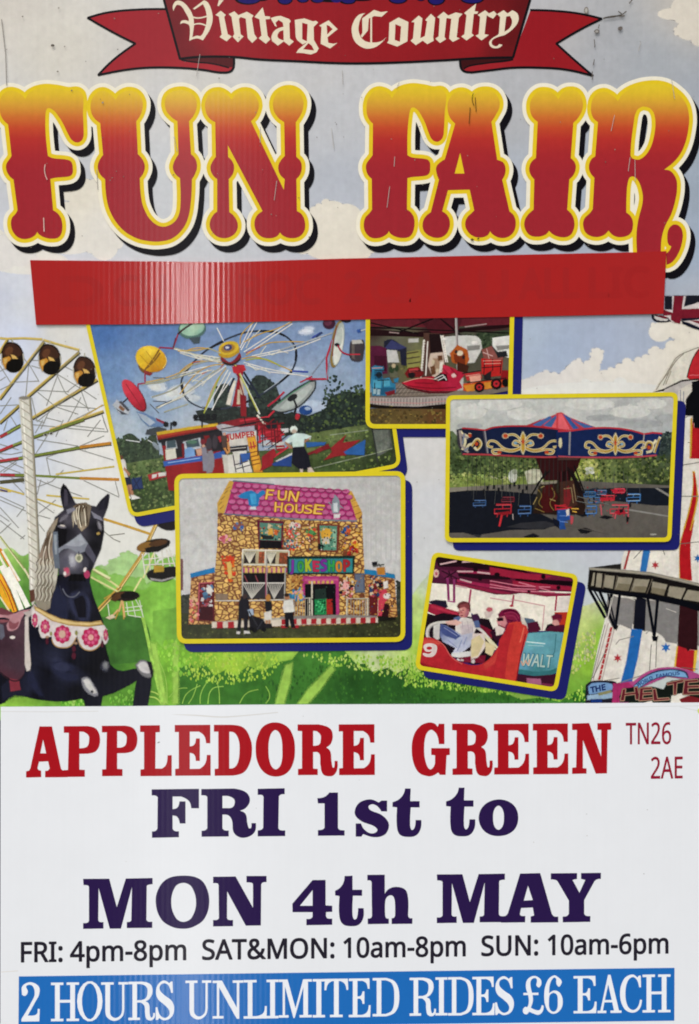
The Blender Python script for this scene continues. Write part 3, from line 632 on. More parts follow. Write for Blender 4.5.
# ------------------------------------------------------------------ title letters
YEL, CREAM, INK = 'e0c32c', 'eae3cf', '16141a'
def ff(x, y):        # the first F is the second one leaned a little
    t = (y-200)/630
    return (-98 + 83.2*t + x*(1.063 - .0523*t), y+4)
F2 = '232,130 262,92* 330,68* 400,72* 460,84* 505,82* 528,100* 532,140* 525,200* 520,300* 515,340* 498,365* 475,370* 452,355* 435,320* 415,265* 395,225* 375,195* 350,180* 335,190* 325,240* 318,330* 318,445 345,457* 420,466* 440,480* 444,515* 438,545* 420,558* 345,566* 318,572 315,745 340,765* 356,800* 352,860* 330,895* 290,903* 250,895* 225,880* 215,865 200,885* 160,903* 115,900* 85,870* 76,830* 85,790* 108,765* 122,745 120,575 100,555* 88,520* 92,490* 112,462* 125,445 127,270 105,245* 93,210* 95,150* 118,105* 150,85* 185,88* 215,105*'
F1 = ' '.join('%.1f,%.1f%s' % (*ff(*[float(v) for v in t.rstrip('*').split(',')]), '*' if t.endswith('*') else '') for t in F2.split())
LET = [((0, 75, 5.536), F1, []),
 ((80, 75, 5.178), '185,128 210,98* 250,82* 295,93* 322,130* 325,170* 312,210* 292,240 300,410 325,440* 336,475* 328,510* 310,535 318,640* 335,700* 370,755* 420,785* 470,775* 505,740* 520,680* 518,535 492,510* 481,478* 490,445* 510,412 505,240 470,215* 445,180* 442,130* 465,95* 510,80* 555,85* 595,115* 605,160* 592,205* 565,240 575,410 600,440* 606,480* 595,515* 580,540 575,650* 560,740* 530,800* 480,845* 420,862* 350,860* 280,840* 215,795* 165,725* 140,650* 130,540 105,515* 92,480* 100,445* 120,415 105,250 75,225* 58,190* 58,140* 80,100* 115,83* 150,95*', []),
 ((195, 75, 5.178), '190,128 215,98* 260,83* 305,100* 330,150* 318,205* 290,240 460,595 465,540 440,515* 431,480* 440,450* 465,420 462,245 425,215* 405,170* 410,120* 440,85* 490,72* 535,90* 560,130* 558,180* 540,220* 522,245 525,425 548,450* 553,485* 545,515* 525,540 528,705 555,725* 570,765* 565,810* 535,840* 490,845* 455,832* 440,815 425,835* 390,846* 345,838* 315,805* 308,765* 320,730* 350,705 170,365 172,425 195,450* 203,480* 195,515* 175,540 178,710 205,735* 222,775* 212,815* 180,840* 140,845* 105,830* 80,795* 78,760* 95,725* 115,708 115,540 90,515* 80,480* 90,450* 108,425 105,245 75,225* 55,185* 55,135* 80,95* 120,83* 155,95*', []),
 ((350, 75, 5.536), F2, []),
 ((410, 75, 5.533), '350,135 365,100* 410,85* 460,95* 490,130* 495,175* 475,220* 450,260 482,470 515,485* 528,515* 525,550* 510,580 550,755 575,780* 585,820* 575,865* 545,895* 500,902* 460,885* 443,865 425,890* 385,900* 345,890* 315,860* 305,825* 315,790* 340,765* 355,750 330,635 210,638 178,755 205,775* 220,810* 215,855* 190,890* 150,902* 105,890* 75,860* 70,820* 85,785* 115,760 160,580 147,545* 145,510* 165,485* 192,468 250,270 220,235* 208,190* 212,145* 240,105* 285,90* 325,105*', ['277,432 247,546 301,546']),
 ((515, 75, 5.529), '240,135 262,100* 300,85* 345,95* 372,140* 372,190* 350,235* 322,265 308,460 330,485* 336,515* 325,550* 300,578 288,745 315,775* 328,815* 322,860* 300,890* 260,898* 215,885* 188,862 165,885* 120,895* 80,885* 55,850* 52,810* 70,775* 102,745 106,578 85,550* 78,520* 88,485* 115,460 125,260 95,230* 82,185* 90,135* 125,95* 165,88* 205,100*', []),
 ((580, 75, 4.763), '180,125 205,90* 260,60* 330,45* 400,50* 455,80* 500,130* 518,190* 515,260* 495,340* 460,400* 400,452 430,458* 455,490* 462,530* 455,590* 435,660* 405,720* 390,770* 385,820* 385,900 275,900 268,780* 275,700* 298,600* 290,535* 265,490* 240,486* 228,510* 222,560* 220,655 245,680* 252,715* 240,755* 205,772* 165,768* 135,742 110,765* 70,772* 30,755* 15,720* 20,685* 45,660* 60,640 68,490 48,465* 42,435* 52,405* 72,388 85,225 60,200* 52,150* 70,100* 110,80* 150,95*', ['300,150 340,165* 358,215* 350,300* 325,365* 285,402* 250,398* 240,380* 255,230* 270,170*'])]
curl = '412,905 440,890* 470,845* 487,790* 487,745* 470,718* 442,714* 420,738* 415,780* 420,806* 434,817 424,838* 410,850'
for i, (f, o, holes) in enumerate(LET):
    fr(*f)
    outs = [o] + ([curl] if i == 6 else [])
    L = Part('title_letter', poster, 'title', 199)
    L.f_('9b2730', *outs, neg=holes)
    lo = L.build()
    s = Part('letter_shadow', lo, 'board', 172 + i*.2)
    for k, (dx, dy) in enumerate(((1.7, 2.2), (3.4, 4.4), (5.0, 6.6))):
        s.grow(INK, 7.6, *outs, neg=holes, dx=dx, dy=dy); s.z = 172 + (k+1)*2 + i*.2
    s.build()
    r = Part('letter_rim', lo, 'board', 184 + i*.2)
    r.grow(CREAM, 7.7, *outs, neg=holes); r.z = 190 + i*.2
    r.grow(YEL, 3.9, *outs, neg=holes)
    r.build()
# ------------------------------------------------------------------ printed meadow along the foot of the picture
ZRUN[0] = 8
gr = Part('printed_meadow', poster, 'grass', 'run')
fr()
# hill and trees on the left
gr.f_('a9c98a', *blobs((118, 566, 10, 8), (128, 560, 9, 8), (136, 572, 16, 14), (150, 580, 18, 16), (105, 572, 10, 6), (165, 590, 16, 24), (176, 575, 12, 20), (150, 600, 30, 20)))
gr.f_('8dbb5f', *blobs((98, 575, 10, 7), (110, 585, 14, 10), (126, 590, 18, 14), (160, 602, 22, 22), (150, 560, 7, 6), (168, 566, 9, 8), (140, 600, 26, 16)))
gr.f_('0,540,b5cf8a;0,565,9dc562;30,575,6f9e4c;20,600,4f8235;100,590,5b8f3c;140,600,7db046;170,600,86bb4c;130,640,4f7f34;170,650,7fb43c;170,690,7bb03a;60,700,6f9e3c;10,700,8cb84a;200,690,6a9c33;160,620,92c555;110,660,467a30;150,690,5b8f36',
      '-6,556 10,548* 22,556* 34,552* 50,562 70,575 96,578 110,590* 128,586* 145,590* 160,575* 182,585 205,600 240,720 -6,720', step=9)
fr(60, 600, 5.377)
gr.f_('300,120,4a7a38;450,200,42702f;300,320,3f6a2e;470,320,4c7d35', '215,95 420,92* 472,150* 484,250 482,330 270,345 250,250 235,150', step=9)
gr.f_('500,150,7dae48;600,150,74a644;600,300,8abb4c', '500,60 640,40 650,240 560,260 500,200', step=9)
fr()
# light band under the fun house picture
gr.f_('420,560,c3c9bb;430,590,c2ccae;416,605,b9cd7e;410,640,a9c95c;560,600,c7cbb2;590,590,c9cdb4;580,625,b9c77c;600,640,8fb745;420,655,a8c851;300,650,9dc452;200,650,7fb43a;230,665,a4c944;330,660,9cc448;400,670,b4c47a;380,660,c3cf9c;590,660,8db540;480,690,7ea83e;560,690,80ac42;595,700,4e8a30;180,690,5d9030;300,690,6da534;250,690,518a2e;400,655,b9cc80;575,610,c0c585',
      '178,636 412,640 410,600 424,580* 440,568* 470,575 560,590 576,606* 600,600 640,640 640,720 178,720', step=9)
# dark foreground shrubs
gr.f_('350,690,2f5a28;420,690,335f2c;480,695,3a6a2e;250,695,3f742c;200,690,437a2c;320,660,4a8236;560,700,477e34;590,700,2d6424',
      '176,670 190,664 196,670 205,664 214,676 226,670 236,676 248,666 262,672 280,662 292,660 300,650 312,650 322,645 330,650 338,640 345,652 356,664 366,664 372,672 388,668 396,674 408,668 416,674 424,670 434,682 444,680 452,686 470,684 482,694 500,690 520,700 540,698 560,702 575,692 586,690 600,700 600,720 176,720', step=9)
gr.f_('3b6b2c', '411,676 420,672 426,676 436,672 446,678 455,676 462,672 470,680 480,682 476,690 488,694 470,700 430,698 411,692')
# yellow-lit turf
fr(150, 620, 2.589)
gr.leaf(['adc948', '9cc046', 'b4cd58', 'a3c64c', '93bb44'], 420, 1.0, '100,84 330,84 350,110 300,150 200,168 120,160 84,140', flat=1.7)
gr.leaf(['8fb846', 'a9c658', '84b040', 'b4c86e'], 300, 1.0, '380,88 699,92 699,150 620,150 540,130 480,120', flat=1.7)
gr.leaf(['35622b', '3c6d2c', '315a27', '42752f'], 260, 1.1, '290,160 420,110 520,130 640,160 699,170 699,215 280,215', flat=1.7)
fr(400, 600, 3.495)
gr.leaf(['8fbc46', 'a0c552', '7cab3e', 'b0ca60'], 340, 1.0, '5,190 60,250 200,285 420,330 520,345 560,350 540,300 560,330 600,330 640,300 650,350 10,300', flat=1.7)
gr.leaf(['336328', '3c7030', '2e5a25'], 200, 1.1, '5,290 110,290 240,310 330,340 520,345 640,345 640,362 5,362', flat=1.7)
gr.leaf(['c9cc80', 'b4b88a', 'bdc870', 'a9c262', '9fa878'], 170, 1.1, '610,120 690,105 680,200 600,260 580,240', flat=1.7)
# pale grass stems
gr.feather = 3.0
fr(150, 620, 2.589)
gr.f_('9cc258', '352,118 368,112 362,160 346,216 326,216 340,160', '470,120 476,128 440,180 408,216 384,216 410,180', '2,60 14,62 44,216 30,216', '62,60 74,56 72,216 60,216')
gr.feather = 1.2
gr.s_('9cc45a', .7, '20,100 40,150* 44,216', '84,216 96,190* 130,170', '150,216 160,180* 190,172', '180,216 178,180* 170,150', '100,216 112,196* 122,166', '232,216 250,190* 280,180', '130,216 132,190* 148,160', '50,200 70,180* 96,176', '300,216 310,196* 300,172')
fr(60, 600, 5.377)
gr.s_('b7d36a', 1.1, '480,490 530,510* 560,560', '480,520 520,530* 545,560')
gr.leaf(['6fae3c', '8cc653', '5a9a30', 'a5d069'], 70, 1.2, '0,540 60,525 130,530 145,565 0,568', flat=1.7)
gr.leaf(['5a9a30', '74b042', '4b8629', '86bd50'], 60, 1.2, '245,565 260,530 330,505 400,480 390,566', flat=1.7)
gr.leaf(['93c64a', 'a0cc58', '8bc242', '84bb44'], 60, 1.6, '520,250 620,200 660,260 699,300 699,450 600,400 540,330', flat=1.7)
fr()
gr.s_('a3cb5e', 3.0, '143,618 148,640* 152,660* 163,706', mat='leaf')
gr.build()

# ------------------------------------------------------------------ printed ferris wheel
fw = Part('ferris_wheel', poster, 'picture', 'run')
OL, GO, DK, GY = '8d8350', 'c29a42', '4d4a40', '97968f'
fr(0, 310, 5.377)
fw.s_(GY, .7, '0,300 60,395', '150,280 210,385', '80,388 210,382', '135,500 155,290', '305,345 350,445', '195,432 370,440', '250,515 310,350', '435,430 475,540', '310,512 520,530', '0,515 100,510', '345,640 435,470', '0,380 30,360', '220,640 270,530', '50,560 100,640', '380,620 560,640', '548,560 575,640', '0,270 30,262', '160,270 205,272', '340,300 390,325', '360,440 410,400', '140,500 160,640', '400,590 560,510')
fw.s_('b8a76a', 2.2, '0,152 40,155 130,152 225,158', '235,162 330,190 425,215')
fw.s_('d6bd72', .9, '0,150 40,152 130,149 225,154', '235,159 330,186 425,211')
fw.s_(DK, 3.2, '238,172 0,482', '428,228 150,470', '525,378 175,585', '558,548 270,648', '105,516 0,610', '40,160 0,235', '112,620 60,648')
fw.s_('b09f5c', 2.0, '235,169 -3,479', '425,225 147,467', '523,374 172,581', '556,544 268,644', '103,512 -2,606', '38,157 -2,232')
fw.s_('c9a95a', .9, '552,510 400,605', '520,372 350,475')
fw.s_('d8bd74', .8, '235,166 -6,474', '424,221 145,462', '520,369 170,577', '553,540 266,640', '36,154 -6,226')
fw.s_('8b8a80', .6, '0,330 120,260', '60,160 150,290', '235,165 150,290', '235,165 300,340', '425,220 300,340', '425,220 430,420', '300,340 170,300', '300,340 430,420', '430,420 300,520', '150,290 80,390', '200,440 300,520', '430,420 520,480', '300,520 200,600', '300,520 420,560', '170,470 200,600', '0,430 80,390', '0,560 60,470', '350,445 480,530', '250,580 330,600')
fr(0, 420, 5.377)
fw.s_(GY, .7, '175,25 250,32 500,58 580,64', '200,105 330,125 420,140', '430,140 560,85', '250,205 350,235 450,268', '0,180 60,185 130,170', '430,160 610,215', '200,360 280,330 340,270', '250,205 270,300', '200,320 300,360 440,410', '190,0 240,15', '340,0 300,90', '540,0 470,90', '270,60 180,200', '0,130 100,160', '0,200 60,230 130,260', '0,245 110,285', '130,190 0,280', '210,500 300,430', '220,320 200,400', '450,325 640,415', '620,330 640,410', '555,0 580,60', '420,140 250,200', '0,410 130,470', '0,430 140,490', '200,510 270,530', '0,470 100,580', '0,510 50,545', '130,340 60,310', '60,325 130,395', '210,560 240,600', '0,540 130,640', '90,520 130,470', '0,610 60,555', '110,640 135,620', '20,330 125,310', '200,440 290,500', '230,0 190,70', '40,0 20,60', '0,100 60,70', '20,280 90,230')
fw.s_('5d5a44', 3.4, '450,0 180,95 0,168', '595,128 430,150 190,193 0,224', '190,300 0,296', '110,32 0,92', '130,322 0,335')
fw.s_('7f8a44', 2.0, '450,-3 180,92', '430,148 190,190', '430,313 190,299', '190,296 80,297')
fw.s_('c08a3c', 2.6, '430,146 595,124', '430,313 640,320')
fw.s_('b0454a', 2.2, '0,220 100,205', '0,293 80,297', '0,165 70,135', '0,92 40,70')
fw.s_('8d9a52', 1.6, '100,206 190,190', '40,70 110,30', '70,135 120,116')
fw.s_('c9b45e', 1.4, '0,362 130,400', '200,425 335,468', '560,535 699,575', '250,405 480,425', '300,292 615,250', '0,380 60,385')
fw.s_('5c4f72', 1.4, '0,375 40,385')
fw.f_('c9c6bc', 'o 245,80,10,6', 'o 275,72,9,6'); fw.f_('4a4a44', 'o 245,80,6,5', 'o 275,72,6,5')
fr(80, 500, 5.377)
fw.s_('c9a24a', 2.2, '130,102 250,140 385,185')
fw.s_('8d8a80', .7, '130,170 180,210 215,225', '160,190 240,180', '385,190 350,260')
fw.s_('6d5a30', 3.6, '418,112 330,300 215,470', '215,470 90,602')
fw.s_('c9a455', 1.5, '412,112 325,300 208,470', '210,466 85,598')
fw.s_('e3c987', 1.0, '420,115 336,300 222,468', '222,474 96,606')
fw.s_('d9d79a', 1.6, '70,370 210,470', '60,415 200,490', '330,420 290,490', '400,280 340,420')
fw.s_('b89a4a', 1.0, '180,500 130,530', '230,540 190,640', '226,540 236,640')
fr(0, 480, 6.355)
fw.s_('d9d9a9', 2.0, '0,360 90,480 190,615', '590,565 700,625')
fw.s_('9c9c6a', .8, '0,356 90,474 192,610', '590,575 700,640')
fw.s_('d98f2f', 3.0, '0,440 60,540 115,640', '0,600 25,640')
fw.s_('f0ead8', 2.0, '-5,480 50,580 80,640', '15,450 125,640')
fr(0, 570, 6.355)
fw.s_('e9b13a', 4.5, '-10,30 40,120 95,270', '-10,90 60,250')
fw.s_('b5552f', .9, '0,60 50,150 90,262', '20,40 70,150 110,262')
fw.s_('f2efe2', 5.0, '10,-20 85,120 140,262', '50,-10 120,120 175,230')
fw.s_('e3ddb8', 1.2, '155,-10 190,60', '0,170 60,262')
fo = fw.build()
def gondola(f, cx, cy, lit=True, part=None):
    g = Part('gondola', fo, 'picture', 'run'); fr(*f)
    def q(s): return ' '.join('%g,%g%s' % (cx+float(t.rstrip('*').split(',')[0]), cy+float(t.rstrip('*').split(',')[1]), '*' if t.endswith('*') else '') for t in s.split())
    g.f_('2a201b', q('-58,-30* -30,-78* 20,-74* 52,-35* 58,20* 40,68* 0,80* -35,62* -56,20*'))
    g.f_('4a3125', q('-52,-28* -28,-70* 18,-66* 48,-30* 44,-12* 0,-2* -48,-10*'))
    g.f_('6a4630', q('-40,-30* -20,-56* 0,-50* -8,-20* -30,-12*'))
    g.f_('c08d3f', q('-52,6 -20,-6 -10,8* -30,30* -38,62 -52,30*'))
    g.f_('d3b06a', q('-8,-14 14,-6* 26,8 0,6'), q('-46,10 -30,6 -34,30 -44,34'))
    g.f_('15120f', q('-30,34* 0,14* 50,20* 42,60* 4,78* -28,58*'))
    g.s_('b9b3a2', .8, q('-60,-20 -58,30 -40,66'), q('56,-20 60,20'), q('0,-80 0,-100'))
    return g.build()
gondola((0, 310, 5.377), 68, 255); gondola((0, 310, 5.377), 268, 266); gondola((0, 310, 5.377), 455, 332)
fr(80, 500, 5.377)
g = Part('gondola', fo, 'picture', 'run')
g.f_('3a2c20', 'o 395,243,90,30,-12'); g.f_('8d6a35', 'o 350,250,44,22,-16'); g.f_('1d1916', '350,262 480,220 478,244 420,276 360,282'); g.f_('5b3f26', 'o 420,232,48,14,-10')
g.s_('d9d6c9', .9, '335,290 350,400', '480,260 512,360', '345,320 510,300', '400,280 410,400', '440,270 450,400', '340,350 510,340', '370,285 380,400', '465,265 490,380')
g.f_('211d1c', '358,398 380,378* 440,366* 515,362* 517,400* 480,430* 420,438* 372,424*'); g.f_('b3953c', '398,352 450,356 450,384 400,388'); g.f_('a39f9b', '380,420 440,430 500,414 506,418 440,438 384,430')
g.build()
g = Part('gondola', fo, 'picture', 'run')
g.f_('2a221f', 'o 245,516,74,26,-3'); g.f_('5f4228', '165,535 200,500* 240,495 225,520 190,545'); g.f_('141110', 'o 265,512,46,17,-6')
g.s_('cfd6be', .8, '250,550 260,620', '300,535 335,600', '245,580 335,570', '262,620 330,630', '280,545 300,630', '240,600 335,590', '150,560 160,630', '320,540 340,630')
g.s_('d6b27a', 1.6, '226,540 210,600', '230,545 240,630', '205,590 170,630'); g.f_('d9c9ac', '140,632 175,615 190,630 160,640')
g.build()
fr()
g = Part('gondola', fo, 'picture', 'run'); g.f_('262024', '158,520 176,516 176,528* 168,530* 158,526'); g.build()

# ------------------------------------------------------------------ printed merry-go-round horse
hs = bpy.data.objects.new('carousel_horse', None); COL.objects.link(hs); hs.parent = poster
p = Part('twisted_pole', hs, 'picture', 'run')
fr(0, 310, 5.377)
p.f_('d3cfc2', '104,478 158,472 172,648 115,648')
fr(0, 420, 5.377); p.f_('d3cfc2', '115,50 172,50 206,645 158,645'); 
fr(0, 480, 6.355); p.f_('d3cfc2', '178,300 232,300 245,500 246,640 192,640')
fr(0, 570, 6.355); p.f_('d0cbbf', '186,-20 246,-20 240,150 206,230 192,160')
fr(); p.s_('a9a292', 1.4, '29.6,398 32,430 38,545 39.4,596'); p.s_('e6e2d6', 1.5, '22.4,400 25,440 31,560 32,595'); p.s_('8d8878', .8, '30.4,398 33,430 39,545 40.2,596')
p.s_('aaa393', .8, *['%g,%g %g,%g' % (20.4 + (y-398)*.056, y, 30.2 + (y-398)*.05, y+6.5) for y in range(400, 596, 8)])
p.f_('8f8a7e', 'o 24.3,398,5,1.6')
p.build()
b = Part('horse_body', hs, 'picture', 'run')
fr(0, 480, 6.355)
BK = '1d1b25'
b.f_('404,60,121119;400,150,25232e;440,200,45424c;480,225,5d5960;430,262,5a565e;380,300,1d1b22;400,330,121118;400,400,111018;440,330,2a2830;520,335,4a4750;600,300,191820;640,330,16151c;640,225,3d3a44;665,140,24222d;600,420,121118;560,470,22202a;462,470,84828b;475,530,8b8992;430,515,5f5d68;505,570,55535d;530,610,131219;480,640,0c0b11;560,560,24222c;360,400,14131a;420,680,16151d;520,690,101017;550,250,3a3740;420,110,2b2934',
     '404,25 388,60* 388,110* 408,190 350,240 330,330 345,470 372,545 380,700 560,700 575,590 600,530 640,440 660,330 655,240 684,165* 694,95 686,88 640,130 612,170 560,160 480,150 458,110* 430,55*', step=4)
fr(0, 570, 6.355)
b.f_('350,60,121119;345,170,2b2d40;400,230,34374c;385,120,24253a;430,300,14141d;500,170,3a3c52;540,280,2c2e40;470,120,0e0d14;560,200,14131c;600,300,17161f;250,400,191a28;300,700,171824;450,600,181926;60,760,19181f;620,600,12121a;650,500,14141c;360,600,3f4259;430,640,34374c;500,670,2b2d3f;450,590,101018;560,640,0e0e15;210,650,262838;200,740,303246;300,640,12121a;230,780,14141d;480,760,15151d',
     '330,60 375,30 560,30 575,100* 600,190* 640,290 655,330 668,470* 690,560 699,600 760,640* 840,630 905,622 950,640 960,680* 955,760* 935,870 845,870 862,740 870,700 820,730 720,780 650,800 640,870 545,870 535,830 520,815 400,832* 250,822* 90,795* 30,840 0,852 -20,850 -20,300 60,280 180,240 200,230 320,160', step=7)
# sheen of the black gloss paint in the picture
b.feather = 3.4
b.f_('2d3046', '330,600* 380,580* 470,620* 420,650* 500,680* 430,700* 360,660*', '215,760* 180,680* 200,640* 240,740* 270,800*', '330,200 360,100 420,190 430,310 330,290')
b.f_('3b3e55', '440,200 470,150* 560,180* 560,310 500,310*', '340,610* 390,590* 440,620* 390,640*')
b.f_('191823', '470,190 530,170* 545,300 500,300')
b.f_('2a2b3b', '60,700 120,740* 170,800 90,795 20,830 10,740'); b.f_('4b4d5a', 'o 668,612,18,26'); b.f_('8b8b8c', 'o 672,606,10,18')
b.feather = 1.6
b.f_('8c8b90', '520,690 560,685* 600,740* 622,790* 600,800 560,780* 530,740*'); b.f_('cbc8c3', '530,700 560,696* 590,740* 610,780* 580,776 548,740'); b.f_('2a2a30', 'o 585,772,6,6')
fr(60, 600, 5.377)
b.f_('7d7b7c', '408,350 440,324* 485,345* 498,395* 480,415* 440,400*'); b.f_('c9c5c2', '418,350 446,332* 478,352* 490,385* 468,392* 436,380*'); b.f_('24232a', '470,330 490,335 500,380 495,420 485,380')
# face
b.feather = 2.2
fr(0, 480, 6.355)
b.f_('77737a', '380,262 402,232* 442,210 425,238* 385,264'); b.f_('8d898e', '622,262 640,285* 642,315* 630,298*'); b.f_('57545f', '428,210 470,180 470,196 432,220', '580,195 645,240 650,258 600,232')
b.f_('a3a1a8', '440,490 456,470* 476,492* 478,540* 452,548*'); b.f_('b9b7bc', '450,495 462,490* 468,520* 455,525*'); b.f_('484650', '535,480 560,520* 555,560* 535,540*')
b.feather = 1.15
b.f_('15131a', '365,300 400,290 425,320 410,440 372,440')
b.f_('77727a', 'o 395,296,26,9,8'); b.f_('cfc7bd', 'o 398,290,14,4,8')
b.f_('a3737a', '405,560 440,560 445,600 415,615'); b.f_('c25a74', 'o 424,575,14,18'); b.f_('b0466a', 'o 553,600,18,24'); b.f_('d8cfc9', 'o 412,595,8,12', 'o 540,570,8,14,20')
b.f_('0c0b10', '450,600 530,600 545,640 440,640')
b.f_('2e2c38', '628,192 645,150 674,112 656,180'); b.f_('4d4954', '410,60 425,70* 430,160 408,170')
fr(0, 570, 6.355)
b.s_('6c6d78', 1.2, '400,120 430,165* 470,170* 505,140'); b.s_('3a3a48', .8, '380,100 392,140* 402,160')
b.build()
m = Part('mane', hs, 'picture', 'run')
fr(0, 480, 6.355)
m.f_('460,240,aea492;520,240,958a7a;500,170,6e5d4a;560,280,5a4d42;540,310,b0a088', '465,170 500,150 545,145 580,165 570,240 560,290 520,325 500,300 480,240 465,300 458,230', step=4)
m.s_('e0d6c0', .8, '480,175 470,220* 485,280', '505,165 500,220* 515,300', '530,165 540,220* 545,290', '490,170 485,200* 495,250'); m.s_('4c3d30', .9, '515,165 508,220* 520,290', '550,170 552,220* 556,270', '495,160 470,190', '538,160 525,200')
m.f_('330,330,a39684;300,360,6b5a4a;290,480,9a8878;320,560,c3bba8;260,600,b9ad9a;340,600,8d7d6c', '370,240 345,260 300,330 295,360 270,420 250,480 246,640 360,640 350,560 372,540 345,470 335,330 360,280', step=5)
fr(0, 570, 6.355)
m.f_('240,60,bdb7a8;300,100,7d7464;330,150,a59d8e;290,230,958c7c;340,60,c6c0b2', '240,-30 370,-30 360,60 345,130 325,160 318,240 290,258 240,235 215,180 225,80', step=5)
hair = []
for i in range(30):
    x = 232 + (i % 10)*12 + random.random()*6; y = -80 + (i//10)*85 + random.random()*20
    hair.append('%g,%g %g,%g* %g,%g* %g,%g' % (x, y, x-12, y+28, x-6, y+56, x-20, y+90))
m.s_('d3ccbc', .6, *hair[::2]); m.s_('6b6052', .6, *hair[1::2])
m.s_('5b4c3e', .8, '320,-240 300,-160* 310,-60', '300,-200 280,-120* 290,-30'); m.s_('ddd4c2', .7, '330,-230 312,-140* 322,-60', '292,-150 276,-80* 280,-20')
m.build()
br = Part('bridle', hs, 'picture', 'run')
fr(0, 480, 6.355)
br.f_('8b8d95', '365,440 430,400* 512,340 560,405 545,450 500,468 440,436* 400,440* 370,470'); br.f_('a5a7ad', '420,412 512,345 545,400 500,420*')
br.f_('6f7680', '340,330 366,330 372,470 380,560 350,560 336,440'); br.f_('9aa0a6', '344,350 358,350 362,470 352,470')
br.f_('5c5a66', '560,405 610,490 600,530 540,450'); br.f_('8a8892', '425,190 470,175 480,190 430,215', '580,200 640,235 655,260 600,240'); br.f_('c6c4ac', 'o 502,495,22,26'); br.f_('8f9077', 'o 502,497,12,14')
br.s_('55535c', .9, '502,455 502,475'); br.f_('b59a5c', 'o 625,340,9,7')
br.build()
sd = Part('saddle', hs, 'picture', 'run')
fr(0, 570, 6.355)
sd.f_('60,450,4c3640;100,600,53404a;60,690,5c3a44;120,400,5a434c', '-20,330 50,330 150,290 165,420 160,600 150,660* 110,700* 50,680* 10,650 -20,640', step=6)
sd.f_('7d4a52', '-20,250 10,240 60,262 100,280 60,300 -20,290'); sd.f_('b98c90', '-20,300 60,310* 45,350* 60,385* 110,370* 140,300* 190,250 130,262 100,275 50,290 -20,282'); sd.f_('8f5a60', '-20,315 55,318 50,330 -20,335', '60,320 90,340* 120,330* 100,370* 64,370*')
sd.f_('d8cfc6', 'o 80,428,16,9'); sd.f_('6b6a75', '-20,340 20,350 30,420 10,440 -20,430')
sd.f_('cdc3bb', '160,300 180,290 182,420 196,600 190,636 172,640 160,600'); sd.f_('8b3f4a', '60,690 120,700 130,760 70,770'); sd.f_('b9aea8', '190,260 220,215 235,235 200,285 180,300 150,270')
sd.s_('3a2a32', 1.0, '0,650 50,690* 110,704* 152,664'); sd.f_('6b4a3e', '190,130 215,125 222,190 195,205')
sd.build()
co = Part('collar', hs, 'picture', 'run')
fr(0, 570, 6.355)
co.f_('d3cac6', '205,240 240,262 330,320 440,350 560,362 660,350 680,380 688,440 668,470* 650,440 645,420 640,470* 600,505* 555,508* 510,480* 492,410 480,440* 450,480* 400,492* 350,478* 330,420 300,425* 270,430* 250,390 248,340 235,362* 210,350* 202,300*')
co.f_('b3955f', '218,228 300,272 380,308 480,328 580,332 640,322 655,345 560,360 440,352 330,322 225,255'); co.f_('d8c08a', '230,240 300,280 380,315 480,336 580,340 640,332 640,338 560,348 440,342 340,318 230,252')
co.f_('8d8a52', 'o 486,400,7,14', 'o 325,405,7,12'); co.s_('b08e63', .9, '330,440 350,480* 400,494* 450,482* 484,430', '495,440 520,490* 556,510* 600,506* 640,470')
for (cx, cy, rx, ry) in ((223, 318, 16, 40), (288, 360, 28, 42), (398, 408, 50, 54), (578, 428, 54, 58), (672, 412, 12, 34)):
    co.f_('b5305e', *['o %g,%g,%g,%g' % (cx + rx*.7*math.cos(a), cy + ry*.7*math.sin(a), rx*.36, ry*.36) for a in [6.283*i/8 for i in range(8)]], 'o %g,%g,%g,%g' % (cx, cy, rx*.6, ry*.6))
    co.f_('d0678a', *['o %g,%g,%g,%g' % (cx + rx*.62*math.cos(a), cy + ry*.62*math.sin(a), rx*.16, ry*.16) for a in [.4 + 6.283*i/8 for i in range(8)]])
    co.f_('d9a9a0', 'o %g,%g,%g,%g' % (cx, cy, rx*.3, ry*.3))
co.f_('cfae9d', 'o 396,408,20,24')
co.f_('5b2636', 'o 470,500,10,18', 'o 470,545,12,20', 'o 300,450,8,20', 'o 650,470,6,20'); co.f_('a88b72', 'o 482,465,10,6', 'o 300,425,10,6')
co.build()

# ------------------------------------------------------------------ printed helter skelter
hk = bpy.data.objects.new('helter_skelter', None); COL.objects.link(hk); hk.parent = poster
ZH = ZRUN[0]; ZRUN[0] = 14
t = Part('tower', hk, 'picture', 'run')
fr(570, 520, 5.419)
WH = 'dcd6cb'
t.f_(WH, '480,-700 699,-700 720,-700 780,720 80,1050 150,700 200,500 270,260 300,150 330,20 400,-200 480,-420')
t.f_('e2dccf', '330,150 600,-20 620,60 500,260 300,260')
# stripes
t.f_('3a78b0', '398,160 434,160 412,285 380,280')
t.f_('c9b46c', '632,0 674,0 650,120 650,330 592,318 592,130')
t.f_('b0242c', '638,-10 670,-10 664,50* 652,130* 660,328 598,316 596,160* 612,80*')
t.f_('a33a3c', '318,165 326,165 300,266 290,266')
t.s_('6f6a64', .6, '590,130 699,118', '500,150 514,190', '345,210 400,150', '340,0 335,150')
